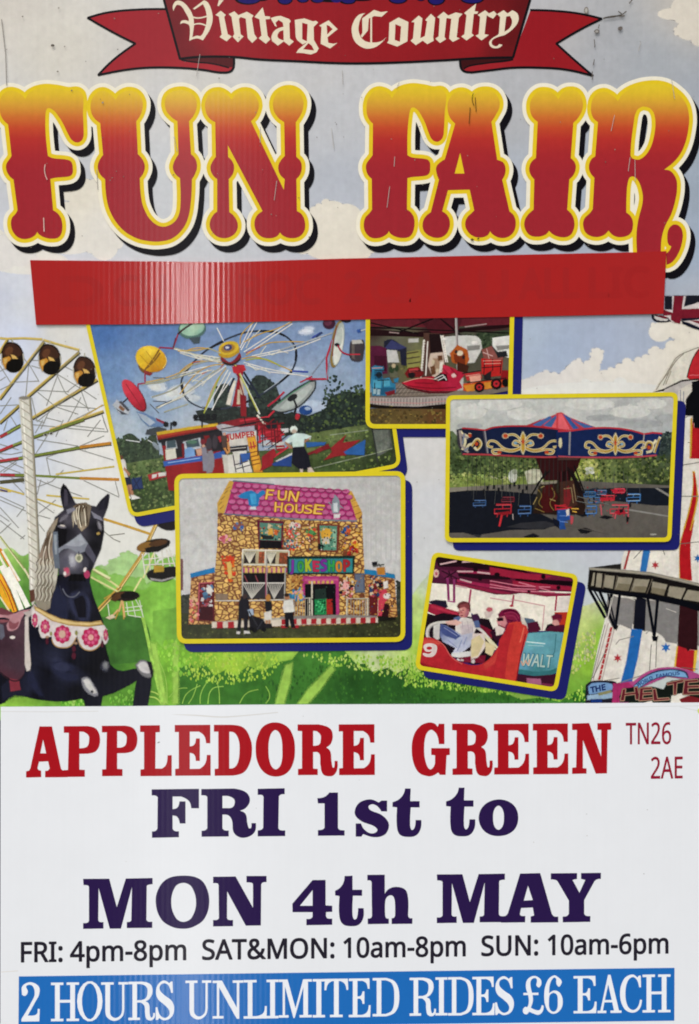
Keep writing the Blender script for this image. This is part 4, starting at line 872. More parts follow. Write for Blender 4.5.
# shade of the gallery in the picture
t.f_('8b8682', '210,400 260,420 700,460 720,470 720,690 640,660 520,660 490,610* 440,600 410,600 330,560* 250,560 230,580 190,500')
t.f_('1b1c26', '362,410 412,430 405,600 345,590'); t.f_('3a1d22', '600,460 690,470 690,680 590,650')
t.f_('a39d98', '340,420 430,430 430,560 410,590 345,570', '470,460 590,480 590,640 530,640 480,600', mat='picture') if False else None
fr(575, 600, 5.637)
t.f_('8a8784', '240,20 330,20 320,165 262,140 240,135')
t.f_('8a8784', '400,20 590,20 575,245 520,235 490,200 455,178 430,180 400,165')
t.f_('1c1e2a', '340,0 400,0 388,165 330,160'); t.f_('3b1d22', '592,10 690,10 688,285 650,278 636,292 625,275 578,262')
t.f_('2f6fae', '320,165 378,168 352,330 318,470 258,470 290,350')
t.f_('d8b84a', '574,262 584,262 570,375 560,375', '664,285 690,285 676,400 664,400'); t.f_('b12b34', '582,260 625,275 636,292 650,280 672,284 664,402 568,376')
t.f_('b0343c', *['%g,%g %g,%g %g,%g %g,%g' % (200-i*7, 155+i*30, 210-i*7, 155+i*30, 204-i*7, 178+i*30, 194-i*7, 178+i*30) for i in range(11)])
t.s_('b9a9a2', .8, '188,130 100,460', '222,160 150,460'); t.s_('8a857e', .6, '230,250 250,225 330,205', '165,455 250,440', '400,190 440,150', '240,470 420,410', '90,460 170,140')
t.s_('6d6a66', .6, '100,440 175,280', '430,250 420,400', '460,230 455,380', '600,380 690,390')
def star(cx, cy, r): return ' '.join('%.1f,%.1f' % (cx + (r if i % 2 == 0 else r*.42)*math.sin(math.pi*i/6), cy - (r if i % 2 == 0 else r*.42)*math.cos(math.pi*i/6)) for i in range(12))
t.f_('b23a44', star(240, 328, 22)); t.f_('2f6fae', star(512, 268, 26))
fr(570, 520, 5.419); t.f_('b23a44', star(462, 244, 19)); t.f_('2f6fae', star(692, 208, 20))
fr(600, 400, 7.06)
t.f_('c9a73c', '655,505 668,505 684,620* 690,700* 640,918 588,918 640,720* 656,620*'); t.f_('b0242c', '660,510 668,520 680,630* 676,720* 632,918 598,918 648,720* 660,620*')
t.s_('8a857e', .7, '575,480 590,458 640,450 699,440', '575,680 699,680', '590,130 620,115 665,110', '700,300 620,300')
t.f_('16161c', '608,0 720,0 720,205 666,205 664,108 608,104'); t.f_('cf9f30', '640,140 650,120 650,410 634,410'); t.f_('b0242c', '650,180 662,112 662,200 720,205 720,412 640,412')
t.f_('e3ddd0', '600,100 668,100 668,112 600,112')
t.f_('c0a03a', '636,395 645,140 650,140 642,395')
fr(570, 520, 5.419); t.f_('4c5a80', star(560, -5, 10))
t.build()
rf = Part('tower_roof', hk, 'picture', 'run')
fr(590, 290, 6.413)
rf.f_('d8d2c4', '405,655 440,600* 530,450* 600,390* 699,365 760,350 760,590 600,575 480,630')
rf.f_('b8323a', '622,560 655,450* 690,385* 720,370 720,580 640,575'); rf.s_('3a2f2c', .8, '622,560 655,450* 700,380'); rf.s_('8a8478', .7, '425,640 500,520* 560,430* 650,385* 699,368', '470,610 540,470* 600,410')
rf.s_('a59d8d', .9, '440,610 510,520 530,470', '485,605 520,520')
rf.f_('2d2928', '403,655 480,632 590,578 700,568 700,575 590,590 480,645')
rf.f_('b9b3ad', '480,640 590,590 660,582 650,640 620,690 575,720 560,700 470,660'); rf.f_('cfc8bb', '570,640 650,600 660,650 615,690 600,740 560,720'); rf.f_('14141a', '655,590 720,575 720,850 660,850 660,805 610,805 618,700 655,650')
rf.s_('8b8f97', .7, '580,640 580,720', '600,650 600,740')
rf.s_('cf6a70', .8, '640,548 660,545 680,548 700,545')
rf.build()
ga = Part('gallery', hk, 'picture', 'run')
fr(570, 520, 5.419)
ga.f_('2f2c2a', '108,258 275,238 275,270 150,272')
ga.f_('8a857a', '105,258 290,270 440,285 600,320 720,350 720,365 600,338 440,302 290,288 105,272')
ga.f_('a9a191', '110,262 290,275 440,291 600,326 720,356 720,360 600,331 440,296 290,280 110,267')
ga.f_('1e1b1b', '105,272 290,288 440,302 600,338 720,365 720,470 600,432 420,402 240,385 96,368')
for q in ('145,290 172,292 172,365 140,360', '190,300 240,305 232,372 182,360', '262,310 342,316 325,385 245,375', '352,320 430,325 408,392 335,385', '448,335 530,352 512,410 442,390', '540,360 628,372 605,430 530,410', '640,380 720,392 720,445 612,428', '120,285 135,288 130,355 112,355'):
    ga.f_('9c9482', q)
ga.f_('837a66', '265,345 335,350 325,385 247,376', '352,360 420,362 408,392 338,386', '446,366 522,378 512,410 440,392')
ga.s_('26221f', 1.6, '184,290 172,370', '250,300 235,378', '345,312 320,390', '440,318 410,400', '535,345 512,412', '635,365 605,432', '122,280 108,360', '142,284 132,362')
ga.s_('6f6659', .7, '190,292 178,370', '256,302 240,378', '351,314 326,390', '446,320 416,400')
ga.f_('12141c', '96,368 240,385 420,402 600,432 720,470 720,500 600,462 420,425 260,405 100,378')
ga.s_('13161f', 2.6, '105,376 190,530', '160,385 245,590', '270,400 245,590', '420,420 460,650', '475,430 455,650', '225,400 205,520'); ga.s_('1a1d28', 1.4, '130,380 210,520', '205,400 250,585')
ga.f_('13161f', '230,570 262,572 250,596', '445,630 475,632 470,655 450,655')
ga.s_('d3cdc2', .5, '235,410 190,590', '300,415 350,435', '520,480 575,500', '225,420 205,520')
ga.build()
sg = Part('tower_sign', hk, 'picture', 'run')
fr(575, 600, 5.637)
sg.f_('b0568a', '245,500 262,470* 330,460 420,400* 520,380* 620,392* 720,430 720,480 640,450 520,430 380,490 330,520 300,580 240,580')
sg.f_('3a3f5a', '325,490 420,415* 520,390* 620,402* 640,440 520,430 440,450* 350,508'); sg.f_('7fa6c9', '332,488 420,424* 520,398* 610,408* 632,436 520,424 440,444* 350,500')
sg.text('24407a', 'WORLD', [(345, 468), (432, 428), (438, 446), (352, 490)], w=.15); sg.text('24407a', 'FAMOUS'.replace('F', 'F'), [(456, 420), (588, 402), (590, 420), (460, 438)], w=.15)
sg.f_('2a2834', '62,480 90,460* 160,456* 225,462* 245,490 240,580 60,580'); sg.f_('7c9cc0', '75,490 100,470* 200,472* 215,500* 150,520* 80,530'); sg.f_('9bb2c4', '70,540 140,530* 215,520 215,550 120,560 70,562'); sg.f_('8d8a66', '130,525 200,508 205,520 135,538'); sg.f_('1f3b78', '90,560 150,560 150,576 90,576')
sg.text('203468', 'THE', [(85, 492), (168, 474), (172, 505), (90, 522)], w=.35)
sg.f_('a83a6c', '215,470 240,470 238,580 210,580', '240,470 300,465 340,500 300,520 260,560 240,580')
sg.f_('1f2420', '255,575 250,545 275,500 330,492 345,520 372,496 440,490 500,505 520,470 545,455 610,450 640,465 660,445 720,440 720,580')
sg.f_('d8d2c6', '545,540 585,530 640,520 650,580 540,580', '380,580 430,570 440,580')
for ch, q in (('H', [(270, 505), (350, 492), (362, 558), (258, 566)]), ('E', [(368, 498), (430, 494), (436, 560), (362, 566)]), ('L', [(440, 505), (495, 500), (530, 560), (445, 566)]), ('T', [(520, 470), (610, 450), (590, 528), (535, 534)]), ('E', [(620, 455), (690, 450), (712, 528), (610, 530)])):
    sg.text('5e6250', ch, q, w=1.3); sg.text('b98b78', ch, q, w=.7); sg.text('6b2a34', ch, q, w=.1)
sg.f_('7d2a30', '590,560 640,540 699,555 699,578 600,578')
sg.build()
# ------------------------------------------------------------------ printed union flag at the edge of the picture
fl = Part('union_flag', poster, 'picture', 'run')
fr(590, 290, 6.413)
fl.f_('1d2030', '476,38 720,36 720,250 590,200 500,200 476,200'); fl.f_('a9a9b4', '476,36 530,36 530,130 476,128')
fl.f_('24252f', '480,40 525,40 525,128 480,125', '612,40 720,38 720,80 612,105')
fl.f_('cfc6c2', '530,40 612,40 600,110 720,75 720,130 590,135 580,215 525,205 505,180 476,172 476,128 530,130', '590,200 720,190 720,250')
fl.f_('7d2434', '540,40 598,40 586,125 720,120 720,175 585,180 575,215 545,208 520,190 520,160 472,165 472,128 530,148', '640,195 700,215 720,240 720,200')
fl.f_('1d2030', '592,200 640,215 720,250 720,262 650,240 592,215')
fl.f_('1d2030', '395,160 430,160 440,180* 510,195 500,203 440,205* 405,190*'); fl.f_('cac3bf', '412,165 440,175* 500,190 490,197 440,193* 415,180'); fl.f_('7d2434', '420,165 450,165 500,176 480,182')
fl.build()
ZRUN[0] = max(ZH, ZRUN[0])
# ------------------------------------------------------------------ the five ride photographs printed on the poster
NAVY, BORD = '25286b', 'd8c62c'
PENDING = []
def finish_photo():
    """the yellow rule round the last photograph, above its picture"""
    while PENDING:
        e, q, r, bw = PENDING.pop()
        b = Part('photo_border', e, 'board', 'run')
        V, T = cdt([rquad(q, r)], [rquad(inset(q, bw), max(1.5, r*.55))]); b._emit(V, T, BORD); b.build()
SHADOW_Z = ZRUN[0] + 1
def clutter(part, n, r, where, cols):
    """small marks that stand for the busy detail of a photograph"""
    part.leaf(cols, n, r, where, layers=2)
def photo(label, quad, r, z, dx, dy, bw=4.0):
    e = bpy.data.objects.new('ride_photo', None); COL.objects.link(e); e.parent = poster; e['label'] = label
    q = [tuple(p) for p in quad]
    s = Part('photo_shadow', e, 'board', SHADOW_Z + z); s.run = False
    V, T = cdt([rquad([(x+dx, y+dy) for x, y in q], r)]); s._emit(V, T, NAVY); s.build()
    PENDING.append((e, q, r, bw))
    return e, [rquad(inset(q, bw*.5), max(1.5, r*.7))]
ZRUN[0] = SHADOW_Z + 8
# ---- 1: the big umbrella-cup wheel
e, CL = photo('ride photo of a tilted wheel of coloured cups above a red pay booth', [(79.5, 296), (378, 296), (401.5, 467), (130, 518)], 11, 1, 7, 10)
s = Part('photo_sky', e, 'picture', 104, CL)
fr()
s.f_('100,330,587aab;160,330,6684ae;240,330,7d93b4;300,330,8698b4;360,330,7a90b4;110,380,7893b6;150,400,98aabf;220,400,a3b0bf;300,390,9facbd;340,380,98a7ba;125,430,b0bac2;200,430,b0b8bf;380,360,879bb6',
     '60,280 420,280 420,480 60,480', step=8)
fr(80, 310, 4.993)
s.feather = 2.4
s.f_('c9cfd2', 'o 385,385,46,18,10', 'o 400,375,26,14'); s.f_('c5ccd0', '360,435 420,420* 470,380 520,375 560,385 540,420* 480,445* 400,455'); s.f_('d3d4cf', 'o 470,410,40,20,-15', 'o 380,388,24,12')
fr(180, 310, 4.993); s.f_('c3cad6', 'o 630,110,36,12,-4', 'o 645,95,24,12'); s.f_('d3d6dc', 'o 632,104,24,9'); s.f_('c4c9cc', 'o 30,400,40,30', 'o 60,440,40,16')
fr(280, 310, 4.993); s.f_('b9c4d2', 'o 60,300,60,14', 'o 150,480,80,26')
s.build()
g = Part('photo_ground', e, 'leaf', 108, CL)
fr(100, 410, 4.993)
g.f_('120,240,6b7a4f;250,270,68774c;200,340,4c6332;250,430,3c4f2a;160,470,3a4a28;400,330,52663a;1200,220,66724a;1400,300,58683c;1000,330,4a5a35;1250,380,3f4c2c', '80,240 320,225 900,200 1300,130 1600,90 1600,480 100,560', step=12)
g.leaf(['56693a', '40532c', '65794a', '35461f', '7b8757'], 260, 1.6, '90,250 330,240 380,420 370,480 160,500')
fr(280, 390, 4.993)
g.f_('150,230,6d7a4c;300,210,6f7b50;500,300,424c34;250,370,4a5b36;500,380,36412a;150,400,4c5a34', '130,215 300,190 440,165 590,180 600,420 0,430 60,260', step=8)
g.leaf(['6e7f45', '53643a', '7d8a55', '445530'], 160, 1.4, '150,230 440,190 470,330 560,300 560,380 200,410')
g.f_('5b5f58', '460,190 548,196 560,290 485,335'); g.f_('6f736a', '466,200 540,200 548,280 490,322')
g.s_('8b927c', .8, '250,225 440,200', '170,390 460,320 560,292'); g.s_('3b3f3a', 1.2, '456,170 488,358')
g.build()
tr = Part('photo_trees', e, 'leaf', 118, CL)
fr(100, 410, 4.993)
tr.f_('3c4a38', '78,150* 100,145* 112,160 115,130 150,118* 175,130* 200,155 230,150* 250,130* 280,125 300,240 220,250 140,265 100,250 85,200')
tr.leaf(['2d3a2a', '4a5a42', '394733', '55664b'], 170, 1.5, '78,150 112,135 150,118 200,150 270,125 310,235 140,262 90,230')
fr(180, 310, 4.993)
tr.f_('34403a', '360,350* 385,326 420,330* 440,345* 470,370* 490,410* 510,470 520,540 350,540 340,420', '190,385* 230,368* 260,400 250,530 165,540 170,430')
tr.leaf(['2a3431', '46544a', '3a463e', '222b28'], 200, 1.5, '345,350 400,326 470,360 515,480 520,540 350,540'); tr.leaf(['2a3431', '46544a', '3a463e'], 90, 1.5, '180,380 240,365 255,540 165,540')
fr(280, 310, 4.993)
tr.leaf(['33423c', '43544a', '2a3733', '51624f'], 230, 1.5, '220,380 240,345 280,318 300,350 330,340 345,385 400,370 430,400 430,520 230,520 205,450')
tr.leaf(['5b6a4a', '6b7752', '45553e'], 70, 1.3, '330,420 420,370 430,500 300,510')
fr(280, 390, 4.993)
tr.f_('2f3a34', '0,130 60,110 140,130 230,95 250,40* 330,10* 400,20 440,0 440,170 300,190 150,215 0,230')
tr.leaf(['2b3630', '3d4b3f', '24302a', '48573f', '58673f'], 330, 1.5, '0,125 120,140 230,90 250,20 440,0 440,165 150,212 0,230')
fr(180, 395, 4.993)
tr.f_('2a332e', '80,80 210,60 330,60 480,80 600,120 600,200 460,180 200,160 100,130'); tr.leaf(['28312d', '3a463f', '1f2825'], 160, 1.5, '80,70 480,60 640,130 620,200 200,150')
tr.build()
w = Part('cup_wheel', e, 'picture', 130, CL)
fr(180, 310, 4.993)
w.s_('3d4450', 1.5, '400,105* 480,112* 545,145* 580,200* 570,280* 520,345* 400,425* 290,475* 160,495* 60,465* 15,410* 10,345* 60,270* 150,190* 300,120*', closed=True)
w.s_('23252c', 1.9, '400,105* 480,112* 520,128', '575,190 580,215* 577,250', '560,305 535,330* 500,360', '380,437 330,460* 270,482', '200,494 150,494* 110,486', '40,445 20,420* 11,370', '18,325 40,295* 62,268', '140,196 180,175* 215,158')
w.s_('aeb4ba', .5, '20,400 40,445* 120,488', '560,290 520,335* 420,410', '545,160 575,205')
# legs and tower
w.f_('962630', '268,275 318,275 312,330 300,480 262,480 290,340'); w.f_('d6cfc0', '262,350 280,356 250,475 232,470'); w.f_('c7b8a0', '300,340 312,345 325,480 305,475', '290,400 300,400 300,470 285,470')
w.f_('8d2730', '300,420 330,430 330,530 306,530'); w.s_('2c3140', 1.8, '318,310 400,440', '310,330 360,400', '270,340 240,410'); w.s_('7a2a32', 1.0, '290,330 330,470')
w.s_('d9d6cf', .85, '0,208 100,225 205,240', '15,198 90,240 200,250', '240,300 120,515', '252,310 160,500', '260,340 190,440', '305,200 385,60', '300,190 365,60', '320,210 550,60', '340,215 560,70', '360,230 520,195 700,135', '380,235 560,200 700,145', '320,262 420,290 560,320 640,332', '330,275 450,310 600,325', '0,320 100,290 210,270', '0,440 120,360 230,280', '185,90 218,155')
w.s_('d8d3c0', .6, '20,215 60,220 90,240', '110,225 130,248 160,230 180,250', '340,270 380,300 420,290 450,318', '440,215 460,225 500,205 540,215', '330,190 350,150 370,120', '340,160 400,100', '400,220 430,180', '0,330 60,310 120,320', '140,300 60,360', '170,300 110,380', '60,350 130,360')
w.s_('c9a44c', .8, '20,210 80,190* 150,195* 200,215', '0,310 60,265* 130,255* 210,262', '0,420 80,320* 150,280* 220,272', '120,515 170,380* 230,290', '330,225 430,170* 500,160* 640,160', '310,245 380,235* 480,270* 560,305', '300,170 310,120* 370,60', '320,160 400,120* 480,95* 560,60')
w.s_('a9b04a', 1.0, '120,515 200,330', '275,275 395,515', '330,250 420,245* 500,280'); w.s_('dfe0d0', 1.5, '283,285 398,520'); w.s_('b9b95a', 1.0, '277,275 388,505')
w.s_('b5584a', .7, '190,300 230,260', '60,262 100,258', '330,215 400,185', '110,320 150,300'); w.s_('4a5aa0', 1.6, '560,305 640,310', '660,140 700,115')
# hub
w.f_('8a2c34', '205,232* 250,262* 298,215 302,245* 260,272* 215,262*'); w.f_('3a2a20', '215,258 262,268* 302,240 300,250* 262,276* 220,268*')
w.f_('b9962f', '195,200 198,228* 245,238* 296,210 296,188'); w.f_('d0b13c', 'o 244,190,50,32,-14'); w.f_('a8823a', 'o 240,192,34,20,-14'); w.f_('4a4a70', 'o 240,188,20,14,-10'); w.f_('c9c9cf', 'o 236,188,8,5')
w.f_('b8343e', '262,285 320,275 328,300 290,320 268,312')
fr(80, 310, 4.993)
w.s_('a9a894', 1.0, '360,435 460,400* 520,360', '310,370 440,350* 560,275 700,240', '380,490 500,440 620,340 700,290', '420,510 540,470', '500,200 640,240 700,255', '470,190 560,205* 640,190 700,215', '330,365 480,340 600,300')
w.s_('d5d2c4', .75, '480,195 600,235 690,262', '500,215 610,250', '400,480 520,430', '540,330 660,300', '470,195 700,258', '390,490 560,400 700,300'); w.s_('c9a85a', .8, '490,205 580,200* 640,190', '330,360 470,325* 560,270')
w.s_('6a6e73', .7, '365,455 430,458', '380,485 460,450', '350,470 395,515', '365,338 430,340')
w.s_('9b3b58', 1.3, '325,358 325,295 400,187 465,192 490,120'); w.s_('9b3b58', 1.1, '292,405 290,370 325,365')
w.build()
c = Part('cup', e, 'picture', 140, CL)
fr(80, 310, 4.993); c.f_('7c5a28', 'o 330,285,42,30,40'); c.f_('8d3a3a', '322,290 360,318 350,328 322,318'); c.f_('300,240,e0bc35;400,260,c99a24;350,200,e8c94a;380,300,b88420', 'o 356,245,78,62,22', step=3)
c.s_('8d6a2a', 1.5, '395,200 370,240* 325,300', '400,215 375,250* 335,290'); c.s_('b9922c', .6, '300,225 360,290', '330,205 395,290'); c.s_('e8d68a', .5, '426,230 432,260* 415,290'); c.build()
c = Part('cup', e, 'picture', 140, CL)
c.f_('5c7a72', 'o 560,95,68,48,-8'); c.f_('520,100,9fc0a8;580,90,b7ceb4;600,110,8fb3a0', 'o 560,88,60,40,-8', step=3); c.f_('4d5a60', '545,140 600,135 595,165 570,168'); c.s_('4a2f35', 1.6, '490,120 520,95* 560,68'); c.s_('6b3a48', 1.0, '465,190 478,140'); c.build()
c = Part('cup', e, 'picture', 140, CL)
c.f_('7a2430', 'o 272,428,36,92,-34'); c.f_('220,370,d04a58;280,430,c23a4c;310,480,a82a3c', 'o 268,424,34,88,-34', step=3); c.s_('8d2a38', .6, '230,370 270,430 310,490'); c.s_('3c3840', 1.0, '240,440 215,462'); c.build()
c = Part('cup', e, 'picture', 140, CL)
c.f_('b9bcc0', '165,475 185,450 250,500 240,520 200,515'); c.f_('54575e', '172,478 190,500 235,520 210,520', '195,460 206,456 248,500 240,505'); c.f_('8d6a50', '200,475 225,495 215,505 195,488'); c.build()
c = Part('cup', e, 'picture', 140, CL)
fr(280, 310, 4.993)
c.f_('8f7a48', 'o 284,170,28,118,9'); c.f_('aab0aa', 'o 292,170,24,108,9'); c.f_('d3d3c8', 'o 292,180,20,92,9'); c.f_('b9bdb5', 'o 296,140,14,50,9'); c.s_('8a3a3a', .7, '262,230 268,150 285,80'); c.f_('24242c', 'o 285,174,12,8')
c.s_('a8344a', 1.4, '290,178 310,210* 350,225 415,218'); c.f_('4b4448', '352,160 410,150* 422,180 412,250 390,258 354,245* 348,200*'); c.f_('b9b5ae', '360,152 405,150 412,165 362,170'); c.f_('6b625e', '360,175 370,175 372,245 360,240'); c.s_('c23a4a', .9, '350,222 400,222'); c.build()
c = Part('cup', e, 'picture', 140, CL)
c.f_('4c2a3c', 'o 245,68,30,26'); c.f_('2d2430', 'o 330,52,24,10'); c.f_('6b3a4c', 'o 240,62,18,16'); c.s_('3d4a70', 1.8, '180,135 210,112'); c.s_('a9acae', 1.0, '190,140 260,115', '0,200 190,140'); c.f_('3f5f9a', '385,100 402,98 404,110 388,114'); c.s_('b9bdc0', .9, '404,104 430,96'); c.build()
c = Part('cup', e, 'picture', 140, CL)
c.f_('33373a', '-40,500 40,420* 150,352 178,352 172,400* 100,480* 20,512* -30,515'); c.f_('9a9f9b', '-38,495 40,430* 150,362 172,360 165,400* 95,475* 20,505*'); c.f_('b3b8b2', '0,490 60,430 150,372 160,385* 90,465* 30,495*')
c.f_('2d2f33', 'o 62,438,26,14,-30'); c.s_('2d2f33', 1.8, '68,445 82,480 72,520'); c.s_('5f8a72', .9, '-10,470 60,415 150,358'); c.s_('b23448', 1.6, '-60,480 -20,450 20,410', '130,345 232,345', '236,345 232,240 262,150'); c.s_('b23448', 1.1, '100,362 160,332')
c.s_('8d93a0', .8, '160,320 230,230', '232,345 262,150'); c.f_('2d4f85', 'o 128,500,32,22'); c.f_('a9b9cc', 'o 138,492,14,7'); c.f_('b23448', 'o 88,530,10,12'); c.build()
c = Part('cup', e, 'picture', 140, CL)
fr(100, 410, 4.993)
c.f_('6f87a8', '185,10 220,15 280,45 330,75 300,85 240,80 210,50'); c.f_('a9b3bd', '190,15 230,30 275,62 250,78 215,50'); c.f_('8d3a4a', '280,40 330,62 320,70 285,52'); c.s_('c9ccc8', .8, '240,150 270,170* 290,190', '130,150 200,160'); c.f_('4b4f52', '235,100 290,85 330,95 335,110 260,125 230,120')
c.f_('8f989e', 'o 280,180,24,9,50'); c.build()
k = Part('pay_booth', e, 'picture', 146.5, CL)
k.f_('2f2b30', '300,130 600,80 640,240 610,330 330,270'); k.f_('b8bcc0', '330,150 375,145 385,190 330,195', '415,160 500,140 510,190 425,205'); k.f_('4e5d63', '335,150 375,146 380,185 336,190', '430,160 490,145 498,180 436,190')
k.f_('330,300,93292c;450,300,9d2c2e;520,300,8a2428;590,280,962a2c', '312,180 328,180 332,250 600,205 640,330 640,420 345,400', step=6); k.f_('7d2226', '410,170 420,168 424,240 414,242', '520,130 545,128 560,220 545,225')
k.f_('3f64a5', '318,258 520,228 520,252 322,280', '565,220 620,205 625,232 572,245'); k.s_('9bb4d9', .7, '340,264 500,240'); k.f_('d3cfc0', '328,200 375,192 382,240 332,248')
k.f_('8d2a2a', '285,125 420,100 590,70 600,95 430,125 290,152'); k.f_('c9a837', '285,112 430,88 585,68 590,80 430,102 288,128'); k.f_('a8442e', '288,128 430,104 590,82 590,88 430,112 290,138'); k.f_('25252a', '290,150 430,124 590,96 590,106 430,136 296,162')
k.f_('1f2024', *['o %g,%g,12,12' % (x, y) for x, y in ((478, 35), (508, 34), (540, 33), (570, 32), (330, 72), (372, 68))]); k.s_('1f2024', 1.2, '470,50 580,46', '510,46 510,88', '355,62 355,100')
k.f_('7fa0c6', '425,200 445,188* 470,195 475,230 425,238'); k.f_('c9a08a', '480,200 510,190 525,220 490,228'); k.f_('7b2f38', 'o 515,160,12,14'); k.f_('8d8a90', '530,215 560,205* 570,280 560,310 535,315 530,260'); k.f_('6b5a58', '505,180 530,180 540,215 515,215'); k.f_('4a4248', 'o 545,170,14,30', 'o 575,160,12,34'); k.f_('5d7d6a', 'o 460,160,24,8')
k.f_('b9b5a8', '620,230 650,225 660,300 680,320 625,330'); k.f_('c9925a', '612,150 640,130* 650,200* 635,220 618,190'); k.f_('a83038', '590,135 650,120 640,140 600,160')
k.build()
k = Part('fair_stall', e, 'picture', 147.2, CL)
fr(180, 395, 4.993)
k.f_('c9c4ba', '240,200 380,180 384,245 250,255'); k.f_('b4b0b4', '185,155* 250,145* 330,165 260,182 200,175'); k.f_('a8a3ac', '300,150 370,140 372,178 300,182')
k.text('b23a40', 'JUMPER', [(232, 196), (370, 182), (374, 206), (236, 226)], w=.35)
k.f_('352f33', '250,262 335,252 335,275 255,285'); k.f_('c98f3a', '335,215 375,205 412,385 370,386'); k.f_('d9a53f', '340,220 372,212 400,370 375,376'); k.s_('8d5a2a', .9, '350,310 392,300', '354,330 396,320', '358,350 400,340', '348,290 388,280'); k.s_('b23a40', 1.0, '346,262 380,254', '352,235 358,270', '366,232 372,266')
k.f_('d6d2c8', '215,310 300,290 300,388 240,390', '265,285 330,280 360,385 280,388'); k.f_('3f64a0', '300,295 350,290 345,320 300,350'); k.s_('5a5458', .9, '270,350 340,330', '280,370 350,350', '300,300 320,386', '265,300 280,386')
k.f_('8a2b33', '200,140 300,118 370,112 500,165 500,210 385,190 380,150 300,160'); k.f_('a13039', '380,160 500,150 510,250 470,240 420,200'); k.s_('c23a48', 1.5, '385,200 500,170', '390,235 520,195', '300,130 440,110 470,80', '440,330 540,260', '395,150 400,240'); k.f_('9b2d36', '410,310 470,265 480,300 410,365', 'o 500,262,22,18', '400,380 420,330 470,300 460,350'); k.f_('c9c8c4', '460,240 520,235 520,248 465,252', '505,170 540,168 540,185 515,188', '480,330 560,290 560,302 490,345')
k.f_('34508a', '460,345 560,300 555,355 470,352'); k.f_('2b2d33', '420,150 470,130 490,165 440,170'); k.f_('b23a40', 'o 585,115,8,8'); k.f_('b9bdc0', 'o 430,240,20,14'); k.s_('d8cfc0', 1.6, '385,100 425,148')
k.build()
k = Part('fair_stall', e, 'picture', 147.4, CL)
fr(280, 390, 4.993)
k.f_('963236', '220,350 260,310 255,290 330,225 310,265 400,250 320,310 330,325 280,330'); k.f_('7d2a30', '130,320 240,270 250,290 140,325'); k.f_('3a68a0', '130,262 230,262 220,275 135,285', '320,310 425,250 420,325 330,320'); k.f_('8f3238', '170,310 200,285 215,300 180,318')
k.build()
pe = Part('visitor', e, 'picture', 147.6, CL)
fr(100, 410, 4.993)
pe.f_('6b4a3c', 'o 106,240,9,12'); pe.f_('d3cfc6', '98,255 122,250* 132,300 140,340 118,340 108,300'); pe.f_('b98a6c', '122,285 150,320 145,328 120,298'); pe.f_('2d3145', '115,338 150,335 158,378 130,380'); pe.f_('b08468', '142,375 158,375 168,425 155,425', '130,378 142,378 152,430 142,430'); pe.f_('dcd9d2', '155,425 175,428 200,440 160,447', '135,432 152,430 156,442 134,444')
pe.build()
pe = Part('visitor', e, 'picture', 147.6, CL)
fr(180, 395, 4.993)
pe.f_('d5ddd2', 'o 568,172,18,16'); pe.f_('b9a898', 'o 570,182,12,10'); pe.f_('c9d8d0', '548,210 575,192 620,196* 655,208 650,222 620,218 618,260 565,262 560,232 535,245 524,232'); pe.f_('a87f68', '524,232 545,246 565,262 555,268 530,248', '655,210 640,225 620,240 624,228'); pe.f_('22222e', '565,262 618,258 640,300 655,368 600,372 560,340'); pe.f_('c4b5a8', '600,372 612,371 614,390 602,390', '640,365 655,362 672,388 640,390')
pe.build()
b_ = Part('lawn_seat', e, 'picture', 147.6, CL)
fr(100, 410, 4.993); b_.f_('a83a3c', '240,325 290,310 330,318 328,332 250,352'); b_.f_('d3cfc8', '262,325 285,320 280,335 262,340', '292,316 328,312 328,326 296,332'); b_.f_('36456a', '158,345 205,335 215,390 165,396'); b_.s_('2b3350', .8, '160,400 210,330', '200,400 165,335'); b_.build()

k = Part('ride_machinery', e, 'picture', 0, CL)
fr(180, 395, 4.993)
k.s_('c9c4ba', .5, '210,150 230,170', '240,150 260,166', '400,250 520,240', '420,270 520,262', '250,270 330,262'); k.s_('3a2a30', .8, '205,170 380,140', '215,230 240,280', '385,150 390,300', '410,160 415,260', '470,160 480,270'); k.f_('c9a08a', 'o 222,196,6,8', 'o 118,256,6,7'); k.f_('8d8a94', '110,265 128,262 140,330 136,380 118,378'); k.f_('5d4a44', '205,205 232,205 236,260 214,262'); k.f_('c4bfb4', '212,300 236,300 240,385 224,386')
k.s_('7a232c', .8, '395,150 520,140', '400,165 515,185', '420,130 425,230', '455,130 460,250', '485,130 490,240', '400,215 500,205', '390,180 470,120', '430,250 520,180'); k.s_('23242a', .7, '300,150 420,128', '320,110 330,150', '380,120 500,110', '440,270 540,200')
fr(100, 410, 4.993)
k.build()
finish_photo()
Z1 = ZRUN[0]
# ---- 2: the children's roundabout
e, CL = photo('ride photo of a small roundabout with red spaceship, orange truck and toy engine', [(365.6, 300), (514.5, 300), (511.5, 428.6), (365.4, 428.6)], 10, 2, 8.5, 8.6, 4.4)
s = Part('photo_backdrop', e, 'picture', 152, CL)
fr(360, 310, 4.112)
s.f_('50,50,3a1c22;300,60,42202a;550,60,47222a;150,150,6b6a5a;250,180,7a7a58;450,130,55584a;560,130,4a4c40;200,230,6e6a48;620,200,6a6255;100,230,55504c', '0,-50 640,-50 640,300 0,300', step=6)
s.f_('3f4a38', '480,95 640,80 640,170 480,170'); s.leaf(['2f3a2c', '49563f', '55624a', '3a4634'], 120, 1.4, '440,100 620,90 620,160 440,150'); s.leaf(['6a6a3c', '7d7a48', '55572f'], 60, 1.4, '180,170 250,170 250,240 170,250')
s.f_('8d8a52', '190,175 250,165 250,240 195,240')
